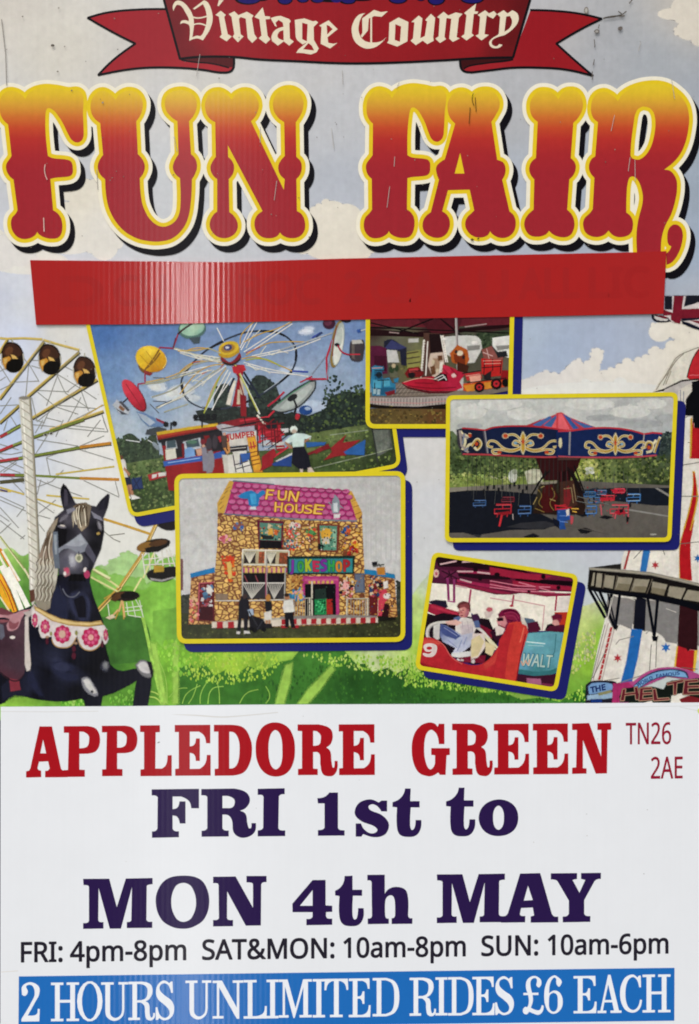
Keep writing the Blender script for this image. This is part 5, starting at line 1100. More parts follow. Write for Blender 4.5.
s.f_('2b1318', '30,80 240,92 400,78 620,60 620,72 420,92 260,112 30,106'); s.f_('6b2a33', '30,30 640,30 640,60 300,72 30,68'); s.f_('54222a', '240,40 420,36 400,90 300,100'); s.s_('1a1013', 1.2, '30,72 620,96', '300,36 140,100', '330,36 420,110', '30,50 240,100'); s.s_('a08a86', .9, '120,92 160,96', '430,70 520,58')
s.f_('c9c7c0', '350,112 470,108* 495,125 500,160 470,215 430,220 350,180'); s.f_('d9d7d0', '545,115 620,105 620,200 585,190 545,150'); s.f_('4a4a4a', '505,165 545,150 560,175 510,185'); s.f_('b9b6ae', '200,120 240,118 240,132 200,134')
s.f_('2b2c3c', '100,130 130,122* 165,145 190,155 190,230 170,225 165,170 110,165 98,160'); s.f_('42456a', '100,160 130,125 190,155 165,162'); s.f_('c3c0ba', '108,165 150,168 160,215 115,215'); s.f_('5e2440', '40,150 80,148 108,160 112,260 60,270 40,250'); s.f_('47192e', '60,190 105,190 108,250 60,260')
s.build()
d = Part('ride_deck', e, 'picture', 164, CL)
d.f_('60,340,6e6760;250,340,7f7368;350,350,857a6e;500,330,7d7268', '30,345 150,300 330,300 620,300 620,330 520,350 360,355 240,372 30,372', step=6)
d.s_('9a8d80', .5, *['%g,%g %g,%g' % (60+i*18, 355-i*.6, 120+i*14, 305) for i in range(16)]); d.s_('5b524a', .5, '100,345 340,335', '130,325 300,318', '80,360 350,352')
d.f_('a99f98', '30,360 150,362* 260,360 360,355 360,385 240,398 120,394* 30,384'); d.s_('7b6d68', .6, *['%g,364 %g,392' % (50+i*13, 50+i*13) for i in range(24)]); d.s_('b98f8a', .7, '40,378 240,384 360,374')
d.f_('241c16', '30,386 120,396* 240,400 360,388 360,410 240,412 120,410 30,400'); d.f_('60,440,5d5136;200,440,6e5c38;330,440,6b4c30', '30,405 360,408 360,490 30,490', step=6); d.leaf(['75663c', '50452c', '84703f', '5d4a2c'], 120, 1.3, '40,412 355,412 355,470 40,470')
d.build()
c = Part('centre_column', e, 'picture', 170, CL)
c.f_('5a4038', '262,95 345,100 350,180 355,280 250,285 262,200'); c.f_('2a1a1c', '285,100 340,100 335,175 290,180'); c.f_('c9b5a4', '290,180 340,175 350,270 300,278 280,230'); c.f_('a58a72', '300,200 330,200 335,240 305,250')
c.s_('d9d2c8', 1.0, '262,125 250,280', '278,130 270,270', '332,105 352,215', '340,105 360,215'); c.f_('e3dccf', *['o %g,%g,3.4,3.4' % (263-i*.9, 128+i*11) for i in range(13)], *['o %g,%g,3.2,3.2' % (340+i*1.6, 110+i*10) for i in range(10)]); c.s_('b3aca6', 2.2, '395,30 402,250'); c.s_('8d8684', .9, '398,30 405,330'); c.f_('b9b4ae', '402,280 424,280 424,330 402,330')
c.build()
v = Part('toy_spaceship', e, 'picture', 178, CL)
v.f_('b02a44', '340,225 370,235 430,262 405,300 400,325 330,325 330,260'); v.f_('180,300,b3283f;300,310,a52438;380,310,b02c48', '172,300 250,280* 300,275 330,285 400,280 420,320 390,332 300,335 210,318*', step=5); v.f_('5d1a26', '172,304 210,320* 300,337 390,334 360,342 280,342 200,324'); v.f_('1c171c', '298,285 330,262 355,265 360,292 310,292'); v.s_('c9c5c0', .8, '305,285 340,268 355,288', '320,290 350,275'); v.f_('c23a52', '345,228 372,240 372,262 340,250'); v.f_('d9b9b4', 'o 385,270,9,7'); v.f_('d8d2c4', '330,215 340,215 335,255 325,258')
v.build()
v = Part('toy_engine', e, 'picture', 178, CL)
v.f_('3a7f9c', '48,238 60,230 95,234 98,250 90,252 92,285 120,280 130,300 145,305 145,340 110,352 52,352 44,300 50,255'); v.f_('2c5f7a', '60,255 90,252 90,285 62,285', '52,320 140,320 140,345 60,350'); v.f_('5aa0b5', '55,290 85,290 85,320 55,320', '92,290 120,285 122,310 95,315'); v.f_('20303c', 'o 78,268,12,12'); v.f_('9fb5b9', '55,325 66,325 64,345 55,345', '72,328 82,328 80,348 70,348'); v.f_('7d2a33', '105,340 142,330 142,345 110,352'); v.f_('6b6a58', '120,230 150,225 155,280 125,275'); v.f_('3a7f9c', '140,285 158,280 155,296 142,298')
v.build()
v = Part('toy_truck', e, 'picture', 178, CL)
v.f_('b0602e', '370,180 400,145 440,165 448,205 430,235 380,215'); v.f_('7d3a22', '385,185 430,180 432,225 390,215'); v.f_('d9c9b0', 'o 410,178,12,10'); v.f_('4a2a20', '400,215 445,230 440,258 400,250')
v.f_('b8302e', '500,200 585,200 580,270 520,275 500,260'); v.f_('8d2426', '585,250 610,250 606,300 575,300'); v.f_('c4532c', '425,305 500,295 540,290 605,290 605,315 440,335 425,330'); v.f_('c98a3a', '425,312 475,305 478,330 440,335', '510,300 540,296 545,320 515,325'); v.f_('b23a3a', '430,262 495,255 500,280 440,290'); v.f_('d8a08c', '450,275 495,268 495,290 455,300'); v.f_('302a2c', '510,270 540,250 535,290 510,285')
v.f_('1c181a', 'o 490,318,20,20', 'o 560,304,22,22', 'o 598,300,14,16'); v.f_('b8323a', 'o 490,318,11,11', 'o 560,304,12,12'); v.f_('3a2a2a', 'o 490,318,4,4', 'o 560,304,4,4'); v.f_('8f5a52', '500,165 540,150 560,185 590,195 580,205 510,200'); v.s_('c9a8a0', .7, '505,175 545,190', '520,160 530,200')
v.build()
v = Part('toy_car', e, 'picture', 178, CL)
v.f_('7a2428', '185,262 200,240 240,235 260,260 250,275 195,278'); v.f_('2a2024', 'o 212,268,14,12'); v.f_('b9494a', '202,246 235,240 240,250 205,256'); v.build()
k = Part('deck_fittings', e, 'picture', 0, CL)
fr(360, 310, 4.112)
k.s_('2a2226', .7, '205,252 250,250', '420,262 495,250', '500,238 580,232', '512,205 508,270', '545,202 545,250', '580,205 576,262', '440,300 600,280', '60,250 100,248', '60,268 92,268', '95,290 95,318', '60,300 60,325', '72,290 120,288')
k.s_('d8a090', .5, '180,298 250,281* 320,288', '436,272 490,264', '505,210 580,208', '510,222 578,220', '50,240 92,238'); k.s_('7d1a2c', .6, '200,312 300,322* 395,318', '340,240 360,262', '372,240 400,270', '225,300 300,302')
k.f_('c9b9a0', 'o 300,215,6,9', 'o 318,250,5,7'); k.f_('6b4a34', '290,235 305,230 310,262 295,268', '320,190 336,188 338,205 322,208'); k.f_('dcd8d0', 'o 345,120,10,6', 'o 470,135,12,8', 'o 590,140,10,8'); k.f_('8d8a84', '440,150 492,146 490,160 444,166', '560,150 612,146 612,158 566,164'); k.f_('2c2c30', 'o 395,172,5,6', 'o 425,195,4,5', '560,175 600,170 606,190 566,196')
k.f_('3c4a34', 'o 130,245,10,14', 'o 150,240,8,12'); k.f_('b9a98a', 'o 138,230,7,8'); k.s_('55483c', .8, '190,180 240,172', '192,200 246,192', '196,222 248,214')
k.build()
finish_photo()
Z2 = ZRUN[0]
# ---- 3: the chair swing ride
e, CL = photo('ride photo of a chair swing ride with blue scroll-painted rounding boards', [(446, 395.5), (677.5, 392.3), (670.8, 541.8), (444.5, 542.2)], 7, 3, 8.3, 8.4, 4.2)
s = Part('photo_sky', e, 'picture', 204, CL)
fr()
s.f_('450,400,c6c6c0;500,410,bdbeb9;560,400,c4c4be;620,405,b6b6b2;670,400,bcbab4;450,430,b9bab2;490,440,bcbcb6;640,420,b4b5b2;670,430,b0b2b0;620,440,bfc0bd;560,420,c4c4be;470,470,a9aa98', '440,390 690,385 690,480 440,480', step=6)
s.f_('cdccc5', *blobs((470, 412, 16, 7), (500, 404, 22, 6), (522, 414, 14, 6), (590, 404, 24, 6), (630, 412, 20, 6), (652, 404, 14, 5))); s.f_('a9aaa8', *blobs((640, 424, 22, 4), (600, 418, 14, 3), (470, 426, 12, 3), (665, 418, 10, 3)))
s.build()
b = Part('photo_hedges', e, 'leaf', 209, CL)
b.f_('448,440,5d6b4c;448,470,465436;480,470,55633f;510,470,5a6640;540,470,6a7348;580,470,8b9356;620,470,5e6a44;660,445,3d4a48;660,470,535d42;660,480,3a4430;600,480,76804e', '440,432 452,431 470,450 560,455 640,450 655,434 690,430 690,490 440,490', step=6)
b.f_('a9aa86', '446,482 490,476 560,478 560,492 440,494'); b.f_('7d8a4c', '440,478 470,474 500,480 530,476 560,482 560,488 440,488')
fr(440, 390, 5.377)
b.leaf(['3c4a2c', '556842', '6d7d4c', '2f3c24', '7f8c58'], 330, 1.5, '50,240 100,330 330,370 540,380 520,480 50,480')
b.leaf(['8d9a5c', 'a3a86c', '6f7d45'], 130, 1.3, '50,450 250,440 440,470 440,520 50,520'); b.f_('b9b7a0', '455,440 500,425 550,430 550,500 470,505'); b.f_('c4c4b8', 'o 390,465,22,34'); b.f_('9aa08c', 'o 400,440,14,14')
fr(560, 390, 5.377)
b.leaf(['44522f', '5c6a40', '727c4a', '344026', '868e58'], 420, 1.5, '90,380 200,370 430,365 600,350 600,500 90,520'); b.leaf(['a3a65e', '8f9a4c', 'b4b474'], 120, 1.5, '80,380 200,370 220,470 90,480'); b.leaf(['3a4644', '4a5654', '303a3a', '5d6a60'], 100, 1.6, '540,230 620,225 620,340 520,350'); b.leaf(['c9c8b8', 'b9bcae', 'a3a894'], 40, 1.4, '140,420 180,420 180,450 140,450')
b.f_('8d9a4c', '370,505 580,518 580,528 400,522')
b.build()
g = Part('photo_ground', e, 'picture', 222, CL)
fr(440, 460, 5.377)
g.f_('60,140,8a8376;300,120,7a756b;500,130,6c665f;60,400,69635c;300,410,66605a;600,380,66615a;900,300,69645d;1200,300,6c6760;1200,420,635e58;900,420,66605a', '30,150 300,135 560,130 700,140 700,110 1290,140 1290,470 30,470', step=9)
g.f_('1f222b', '30,175 140,165 300,165 520,185 540,290 640,340 560,372 380,375 220,400 215,412 130,390 30,392'); g.f_('3a3a3e', '360,360 430,340 560,330 640,350 540,372', '180,398 215,405 210,418 190,410'); g.f_('24242a', '450,412 500,395 535,410 500,420 460,418')
fr(560, 460, 5.377)
g.f_('20252f', '120,160 350,150 600,150 600,245 520,245 430,235 300,220 100,190'); g.f_('2b3340', '100,165 200,150 240,180 160,190'); g.f_('8d8a84', '510,152 525,152 590,190 590,200', '340,258 590,300 590,308 340,268'); g.f_('222226', '95,375 130,365 180,380 140,395 110,392', '210,308 240,298 285,308 250,318', '80,290 130,278 160,295 120,305'); g.f_('aaa69c', 'o 500,400,16,3')
g.s_('5d5852', .6, '0,345 120,370 260,400')
g.build()
t = Part('swing_centre', e, 'picture', 230, CL)
fr(440, 460, 5.377)
t.f_('3d1c1e', '510,-20 700,-20 760,-30 740,40 690,110 560,110'); t.f_('33241f', '540,125 640,115 750,120 780,250 770,290 640,295 500,285'); t.f_('4d1d1e', '560,140 600,130 630,200 600,280 550,280 540,210', '690,130 720,160 700,260 660,250'); t.f_('8d8676', '520,125 560,118 640,112 640,122 560,130'); t.f_('3a3428', '530,140 555,135 540,200 515,250 500,270', '630,110 650,110 640,180 625,170')
t.s_('84703f', .7, '525,160 545,190* 530,230* 550,255', '600,150 615,190* 590,230* 610,270', '510,260 560,280', '650,150 660,200* 640,250'); t.s_('9c8a5c', .7, '540,150 560,140', '590,210 620,220', '520,200 500,240')
t.s_('1d1a1c', 1.3, '570,60 490,190', '590,55 520,130', '690,40 760,180', '720,30 780,190'); t.f_('2a1618', '640,40 700,40 700,180 640,180'); t.s_('56242a', 1.0, '650,60 650,170', '680,60 690,170')
fr(560, 460, 5.377)
t.f_('3d1c1e', '-40,-20 110,-20 60,40 20,60 -40,60'); t.s_('241a1c', 1.4, '40,40 130,235', '60,50 120,180'); t.f_('4d332b', '0,120 70,110 90,240 40,270 0,260'); t.f_('7a2d30', '20,160 45,140 60,200 40,260 20,240'); t.s_('8d7a5c', .7, '20,155 60,150 70,230', '70,130 85,220')
t.build()
ch = Part('swing_chains', e, 'picture', 236, CL); 
fr(440, 460, 5.377)
ch.s_('3a3c3a', .35, *['%g,-40 %g,%g' % (150+i*23, 148+i*23, 150+random.random()*60) for i in range(24)])
ch.f_('1f1f24', *['%g,%g %g,%g %g,%g %g,%g' % (x, y, x+9, y, x+9, y+20, x, y+20) for x, y in ((250, 140), (285, 135), (330, 140), (370, 132), (420, 135), (460, 140), (395, 120), (440, 160), (232, 158), (310, 150))])
ch.build()
def seat(x, y, w, h, col, lite, extra=lambda p: None):
    """a little swing chair seen from the side: seat pan, back, arm rail, footrest and chains"""
    p = Part('swing_seat', e, 'picture', 0, CL)
    p.s_('5d5f5c', .3, '%g,%g %g,%g' % (x, y-h, x+w*.1, y-h-95), '%g,%g %g,%g' % (x+w, y-h, x+w*.9, y-h-95))
    p.s_(col, 1.0, '%g,%g %g,%g' % (x, y, x+w, y-h*.06), '%g,%g %g,%g' % (x+w, y-h*.06, x+w*1.02, y-h))
    p.s_(col, .7, '%g,%g %g,%g' % (x, y, x, y-h*.55), '%g,%g %g,%g' % (x, y-h*.5, x+w, y-h*.55), '%g,%g %g,%g' % (x+w*.1, y-h, x+w, y-h), '%g,%g %g,%g' % (x+w*.5, y-h*.5, x+w*.5, y-h))
    p.s_(lite, .45, '%g,%g %g,%g' % (x, y-h*.06, x+w, y-h*.12), '%g,%g %g,%g' % (x+w*.1, y-h*.9, x+w, y-h*.92)); p.s_(col, .6, '%g,%g %g,%g' % (x+w*.2, y, x+w*.15, y+h*.35), '%g,%g %g,%g' % (x+w*.8, y, x+w*.76, y+h*.3))
    extra(p); p.build()
for a in ((178, 246, 66, 30, '3d5a80', '6b84a8'), (420, 290, 66, 44, '3f5f8a', '7a93b5'), (330, 225, 66, 26, '6b2a34', '8d4a50')): seat(*a)
seat(292, 290, 88, 52, 'b8343e', 'd8666a', lambda p: (p.s_('c23a40', 1.7, '332,292 318,356'), p.f_('8d262e', '300,284 372,276 384,286 340,296'), p.s_('b5a8a0', .7, '390,290 392,320')))
ch = Part('swing_seat', e, 'picture', 0, CL)
ch.f_('2f5490', '632,262 690,266 696,318 660,326 674,372 644,368 628,330'); ch.s_('5a7ab5', .7, '635,280 690,285', '640,320 660,370', '630,340 650,372', '640,300 690,304'); ch.s_('b8343e', 1.1, '615,245 680,250', '618,265 690,262', '620,240 620,270'); ch.f_('1d2130', '606,312 640,330 640,366 614,350'); ch.f_('b9a04c', '652,285 688,282 688,296 655,300')
fr(560, 460, 5.377)
ch.f_('2f5490', '0,278 46,264 54,318 20,328 24,368 0,372'); ch.s_('6a8ac0', .6, '0,300 50,300', '0,330 40,335'); ch.s_('c9a04a', 1.0, '60,262 98,262', '66,276 88,280'); ch.s_('b8343e', .9, '0,262 60,255', '0,245 30,240', '60,300 60,345'); ch.f_('d8cfc4', '32,270 46,266 46,294 36,298'); ch.f_('b5545c', '56,302 70,306 66,340 56,338')
ch.build()
for a in ((138, 290, 56, 44, '3f6a9c', '7a9cc0'), (128, 196, 60, 26, '35608a', '6a8aa8'), (356, 222, 72, 40, '4a78a8', '9fb4c8'), (196, 186, 50, 24, '4a5f84', '8a9ab0'), (284, 176, 60, 22, 'c03a4c', 'd8707a'), (214, 218, 74, 28, 'b8343e', 'd8666a'), (268, 288, 96, 48, 'bf4450', 'dc8084'), (150, 230, 60, 30, '35608a', '6a8aa8')): seat(*a)
ch = Part('seat_cushions', e, 'picture', 0, CL)
ch.f_('b02c3e', '300,272 340,267 350,284 320,294 292,286', '272,160 326,157 338,170 290,175', '215,207 276,202 286,213 222,217'); ch.s_('c9606a', .9, '366,290 360,340', '298,290 293,316', '217,240 222,296'); ch.f_('241e22', '318,270 330,266 338,278 322,283', '356,302 368,310 361,338 356,328', '372,228 378,228 378,252 372,252', '178,202 183,202 183,232 178,232')
ch.s_('7d7f7a', .4, '90,195 260,240', '85,220 230,250')
clutter(ch, 60, .7, '120,140 380,140 370,290 130,300', ['2c3440', '8d3a44', '4a5a70', '1f2228', '6b6a66', 'b04a54'])
ch.build()
c = Part('rounding_board', e, 'picture', 242, CL)
fr(440, 390, 5.377)
c.f_('c24a50', '470,190 648,122 652,220 470,206'); c.f_('a8434c', '470,190 540,160 560,205 480,205'); c.f_('4f6d9c', '498,188 590,142 600,150 530,200', '555,192 625,135 632,140 600,200'); c.f_('d8666a', '600,200 640,130 655,124 660,220 610,212')
fr(560, 390, 5.377)
c.f_('c24a50', '-20,125 8,122 50,150 185,200 100,212 0,215 -20,212'); c.f_('3f6196', '14,130 50,150 90,180 110,205 70,210'); c.f_('4f6d9c', '70,162 150,190 180,200 130,206'); c.f_('d86a70', '-10,130 8,128 50,212 -10,214'); c.f_('b04a56', '56,160 66,165 120,206 104,208')
fr(440, 390, 5.377)
c.f_('23283c', '90,215 120,206 170,210 240,218 260,340 120,345 95,290'); c.f_('1f2a48', '240,218 300,200* 440,195* 560,203* 700,222 700,355 560,358 250,345')
c.s_('b0363e', 1.3, '120,206 180,210* 240,217 300,200* 440,194* 560,202* 700,222'); c.s_('a8464e', 1.5, '120,345 250,348 440,358 560,362 700,358'); c.s_('8d8a8c', 1.2, '240,222 256,340'); c.s_('4a4448', 1.0, '95,215 98,290 120,345'); c.s_('5a555c', .8, '232,220 250,340')
CRM, GLD, ORG = 'd0c6a4', 'b5933f', 'b5502e'
def scroll(part, x, y, w, h, flip=1):
    """mirrored acanthus scrolls about a central fleur"""
    def q(s): return ' '.join('%g,%g%s' % (x+flip*float(t.rstrip('*').split(',')[0])*w, y+float(t.rstrip('*').split(',')[1])*h, '*' if t.endswith('*') else '') for t in s.split())
    A = ('-.02,.35 -.25,.62* -.5,.5* -.72,.0* -.88,-.02* -.92,.3* -.8,.42', '-.06,.5 -.3,.72* -.6,.6* -.8,.66* -.76,.88* -.6,.86', '-.06,.1 -.2,-.05* -.26,.2* -.12,.32', '-.06,-.1 -.2,-.48* -.34,-.52* -.46,-.4')
    for wd, col in ((2.3, CRM), (.9, GLD)):
        part.s_(col, wd, *[q(a) for a in A], *[q(' '.join('%g,%s' % (-float(t.split(',')[0]), t.split(',')[1]) for t in a.split())) for a in A])
    part.f_(CRM, q('0,-.75 .07,-.3* .03,0 .06,.5* 0,.95 -.06,.5* -.03,0 -.07,-.3*')); part.f_(GLD, q('0,-.6 .045,-.3* .02,0 .04,.5* 0,.8 -.04,.5* -.02,0 -.045,-.3*'))
    for a, b in ((-.46, -.42), (.46, -.42)): part.f_(CRM, 'o %g,%g,%g,%g' % (x+a*w, y+b*h, .075*w, .18*h)); part.f_(ORG, 'o %g,%g,%g,%g' % (x+a*w, y+b*h, .06*w, .14*h))
    for a, b in ((-.62, .8), (.62, .8)): part.f_(ORG, 'o %g,%g,%g,%g' % (x+a*w, y+b*h, .05*w, .11*h))
    part.f_(ORG, q('0,-.2 .03,0* 0,.2 -.03,0*')); part.f_('7fa3b5', 'o %g,%g,%g,%g' % (x-.2*w, y+.1*h, .04*w, .08*h), 'o %g,%g,%g,%g' % (x+.2*w, y+.1*h, .04*w, .08*h))
scroll(c, 445, 278, 205, 72)
c.s_(CRM, 2.4, '110,225 135,270* 120,320', '130,240 155,250* 160,235', '170,300 200,265* 220,290* 200,320* 185,310', '140,330 150,300* 175,290'); c.s_(GLD, 1.1, '172,300 200,268* 218,290* 200,316*'); c.s_('9b8f8a', 2.0, '105,220 115,300 150,335', '110,240 150,260'); c.f_(ORG, 'o 160,245,8,9', 'o 195,290,8,9'); c.s_('7d8490', 1.4, '130,235 120,290', '150,310 130,330')
fr(560, 390, 5.377)
c.f_('1f2f58', '-20,222 40,222 60,222 100,215 250,205* 360,215* 450,238 440,355 300,360 60,362 -20,360'); c.f_('243563', '450,238 490,230 545,232 520,350 440,355'); c.s_('b8404a', 1.4, '-10,222 60,220 150,208* 250,204* 360,214* 450,238 495,230 545,234'); c.s_('b0505a', 1.5, '-10,358 60,362 300,364 440,358 515,352'); c.s_('8d8a8c', 1.6, '52,225 48,350'); c.s_('a9a29c', 1.0, '450,240 438,355')
scroll(c, 296, 284, 175, 70)
c.s_(CRM, 2.4, '455,310 470,280* 495,290* 490,325* 465,335', '505,335 520,290* 535,255', '500,290 515,270'); c.s_(GLD, 1.1, '458,310 472,284* 492,292* 488,320*', '508,335 522,290* 532,262'); c.f_(ORG, 'o 475,310,8,10'); c.f_(CRM, 'o 0,285,8,26')
c.f_('54403c', '-10,364 110,366 90,375 -10,376')
c.build()

finish_photo()
ZRUN[0] = Z1
# ---- 4: the fun house
e, CL = photo('ride photo of a stone-patterned fun house with a pink tiled roof', [(174.4, 474), (405.2, 471), (405.2, 641.6), (177.2, 643.5)], 10, 4, 7, 8.6, 4.6)
s = Part('photo_sky', e, 'picture', 204, CL)
fr()
s.f_('185,490,c5c3bf;200,520,c3c1bd;190,570,c9c7c3;300,480,c4c2be;380,500,bebcb8;395,560,c6c4c0;390,600,bbb9b5;390,480,bcbab6', '170,465 410,465 410,620 170,620', step=7)
s.s_('b5b3af', .5, *['%g,480 %g,560' % (x, x) for x in range(366, 402, 5)]); s.f_('4a4c44', '180,596 190,594 192,620 178,620'); s.f_('7d5a5a', '181,559 183,559 183,590 181,590'); s.f_('3f4440', '397,580 404,584 404,625 396,620')
s.leaf(['3a3f38', '52574c'], 20, 1.4, '179,594 191,594 191,612 179,612'); s.leaf(['3a3f38', '52574c', '2c302c'], 26, 1.4, '396,580 404,582 404,618 396,616')
s.build()
g = Part('photo_ground', e, 'leaf', 210, CL)
g.f_('180,625,3c3f29;240,630,42452c;300,632,464930;360,630,40432c;400,630,3b3c29;180,640,4b4e30;300,640,5a5c3a;400,640,4f5034', '170,612 260,618 410,614 410,650 170,650', step=7)
g.leaf(['565a3a', '424628', '64673f', '50502f'], 170, 1.2, '180,620 402,618 402,640 180,642'); g.build()
STON, JOINT, LITE = 'b98f45', '5a3626', 'd2ab62'
def stones(part, where, n, r, cols=('c39a50', 'b0803c', 'cba55e', 'a8742f', 'd2b26c', 'b98a4e')):
    part.leaf(list(cols), n, r, where, layers=3)
M['stone'] = print_mat('stone_print', .22, .2, spec=.05, mott=.14, scale=350, photo=.15)
_nt = M['stone'].node_tree; _p = _nt.nodes['Principled BSDF']; _l = _p.inputs['Base Color'].links[0].from_socket
_tc = N(_nt, 'ShaderNodeTexCoord'); _v = N(_nt, 'ShaderNodeTexVoronoi', feature='DISTANCE_TO_EDGE'); _v.inputs['Scale'].default_value = 215
_mp = N(_nt, 'ShaderNodeMapping'); _mp.inputs['Scale'].default_value = (.8, 0, 1.2); _nt.links.new(_tc.outputs['Object'], _mp.inputs[0]); _nt.links.new(_mp.outputs[0], _v.inputs['Vector'])
_v2 = N(_nt, 'ShaderNodeTexVoronoi'); _v2.inputs['Scale'].default_value = 215; _nt.links.new(_mp.outputs[0], _v2.inputs['Vector'])
_r = N(_nt, 'ShaderNodeMapRange'); _nt.links.new(_v.outputs['Distance'], _r.inputs[0]); _r.inputs[1].default_value = .04; _r.inputs[2].default_value = .16; _r.inputs[3].default_value = 0; _r.inputs[4].default_value = 1
_s = N(_nt, 'ShaderNodeSeparateXYZ'); _nt.links.new(_v2.outputs['Color'], _s.inputs[0])
_r2 = N(_nt, 'ShaderNodeMapRange'); _nt.links.new(_s.outputs[0], _r2.inputs[0]); _r2.inputs[3].default_value = .74; _r2.inputs[4].default_value = 1.18
_sc = N(_nt, 'ShaderNodeVectorMath', operation='SCALE'); _nt.links.new(_l, _sc.inputs[0]); _nt.links.new(_r2.outputs[0], _sc.inputs[3])
_mx = N(_nt, 'ShaderNodeMix', data_type='RGBA'); _nt.links.new(_r.outputs[0], _mx.inputs[0]); _mx.inputs[6].default_value = (*lin('6b3a22'), 1); _nt.links.new(_sc.outputs[0], _mx.inputs[7])
_nt.links.new(_mx.outputs[2], _p.inputs['Base Color'])
h = Part('stone_wall', e, 'stone', 216, CL)
fr(170, 470, 5.377)
h.f_('d2a85e', '258,180 290,230 700,262 700,842 238,846 242,560 255,400')
fr(280, 470, 5.377); h.f_('d0a65c', '-10,255 410,275 440,235 450,470 455,560 455,826 -10,842')
fr(170, 555, 5.377); h.f_('c8965a', '115,115 240,85 245,370 100,372')
fr(280, 555, 5.377); h.f_('c69456', '455,100 615,122 630,330 600,340 460,330')
fr(170, 470, 5.377)
h.f_('c9a24e', '255,180 320,60 350,62 290,235 258,220', mat='picture'); h.s_('8d6a30', .5, '262,190 280,170', '275,160 295,140', '290,130 312,110', '270,210 290,190', '300,105 325,90')
fr(280, 470, 5.377); h.f_('cba150', '358,112 385,116 440,230 440,240 405,275 400,240', mat='picture'); h.s_('8d6a30', .5, '372,140 392,135', '385,170 408,160', '395,200 425,190', '402,240 438,225')
h.build()
r = Part('tiled_roof', e, 'picture', 224, CL)
fr(170, 470, 5.377)
r.f_('350,100,a8346e;500,150,b03a74;350,220,a03068;650,200,b03c78', '345,62 700,92 700,262 295,235', step=5)
fr(280, 470, 5.377); r.f_('0,100,a8346e;200,150,b03a74;350,220,a83470;100,230,b03c78', '-5,90 360,112 412,272 -5,258', step=5)
fr(170, 470, 5.377)
tl, td = [], []
for row in range(6):
    for cc in range(22):
        x = 330 + cc*44 + (row % 2)*22 - row*6; y = 80 + row*30 + (x-330)*.055
        if x < 345 - row*9 or x > 955 + row*8: continue
        tl.append('o %g,%g,17,10' % (x, y)); td.append('o %g,%g,20,13' % (x, y+3))
r.f_('7a3258', *td); r.f_('bf6a92', *tl)
r.s_('6d7480', 1.0, '290,236 420,244 699,264', '340,62 345,58 560,78'); r.s_('8b9098', 1.2, '880,250 1000,276') if False else None
fr(280, 470, 5.377); r.s_('7d858c', 1.3, '-5,260 200,268 412,274'); r.s_('8d3a5c', .8, '-5,90 200,100 360,112')
fr(170, 470, 5.377)
r.f_('2f7fb0', '365,140 400,120 440,110 470,130 500,110* 515,125 480,150 475,190 450,205 425,185 420,155 380,150'); r.f_('4a9cc4', '430,130 460,125 465,180 440,185'); r.f_('c9cfd0', '435,200 460,198 462,212 432,210')
fr(280, 470, 5.377)
r.f_('8b9499', '285,160 300,140* 318,165 322,200 315,230 285,232 275,200'); r.f_('c4c8c8', '288,180 308,178 310,225 290,225'); r.f_('d8d4d0', '290,240 322,238 320,255 292,258'); r.s_('8b9499', .9, '275,190 262,172', '322,190 338,205', '300,140 290,135')
fr(170, 470, 5.377)
fr(200, 474, 3.883)
for ch, q in (('F', [(260, 60), (288, 62), (280, 98), (254, 97)]), ('U', [(304, 64), (338, 66), (334, 102), (302, 100)]), ('N', [(348, 66), (386, 70), (376, 108), (342, 104)]),
              ('H', [(292, 110), (322, 112), (318, 146), (290, 146)]), ('O', [(330, 116), (366, 118), (362, 150), (328, 148)]), ('U', [(372, 118), (404, 120), (400, 152), (370, 150)]), ('S', [(408, 120), (438, 122), (434, 154), (404, 152)]), ('E', [(446, 118), (484, 122), (472, 156), (440, 154)])):
    r.text('6b3420', ch, q, w=.95); r.text('cf8a34', ch, q, w=.55); r.text('e0bc62', ch, q, w=.1)
r.build()
w = Part('window', e, 'picture', 234, CL)
fr(170, 470, 5.377)
w.f_('6b2438', '470,272 610,275 605,420 480,420'); w.f_('5f8a7a', '485,285 598,290 596,380 485,375'); w.f_('c9b89a', '530,290 550,300 545,335 520,340'); w.f_('d0a24a', '525,320 550,315 555,345 530,350'); w.f_('c4683a', '560,320 580,325 575,350 558,345'); w.f_('2c3030', '485,345 530,355 560,350 555,372 500,372'); w.f_('18141a', '484,380 598,384 600,420 484,420')
w.build(); w = Part('balcony', e, 'picture', 0, CL)
w.f_('b5aa8c', '395,430 640,435 640,510 390,505'); w.f_('3a3230', '402,440 460,440 458,500 398,500', '520,442 570,444 565,502 515,500'); w.s_('cfc8b4', .7, *['428,500 %g,438' % (398+i*9) for i in range(8)], *['540,504 %g,440' % (515+i*8) for i in range(8)]); w.s_('d6d0c0', 1.1, '390,428 642,434', '388,508 642,512', '392,428 388,508', '515,432 512,510', '640,434 640,512')
w.f_('a8502f', '480,440 508,440 506,500 476,500', '590,445 635,446 635,505 585,504', mat='stone')
w.build(); w = Part('wall_paintings', e, 'picture', 0, CL)
for x, y, cs in ((370, 300, ('4a6a9c', '8d5a5a', '6b7f9c')), (300, 375, ('c46a7a', 'd89aa0', 'b5545c')), (660, 340, ('c4503a', 'e0b8a8', '5a8a70', 'c97a8a')), (640, 395, ('cf4a30', '2f6a7a', 'd8c4b4')), (310, 480, ('c4502e', 'd0642e', 'b5402e')), (670, 300, ('d8d0c0', 'c98a9a'))):
    w.leaf(list(cs), 14, 2.0, 'o %g,%g,26,20' % (x, y), layers=2)
w.build(); w = Part('window', e, 'picture', 0, CL)
fr(280, 470, 5.377)
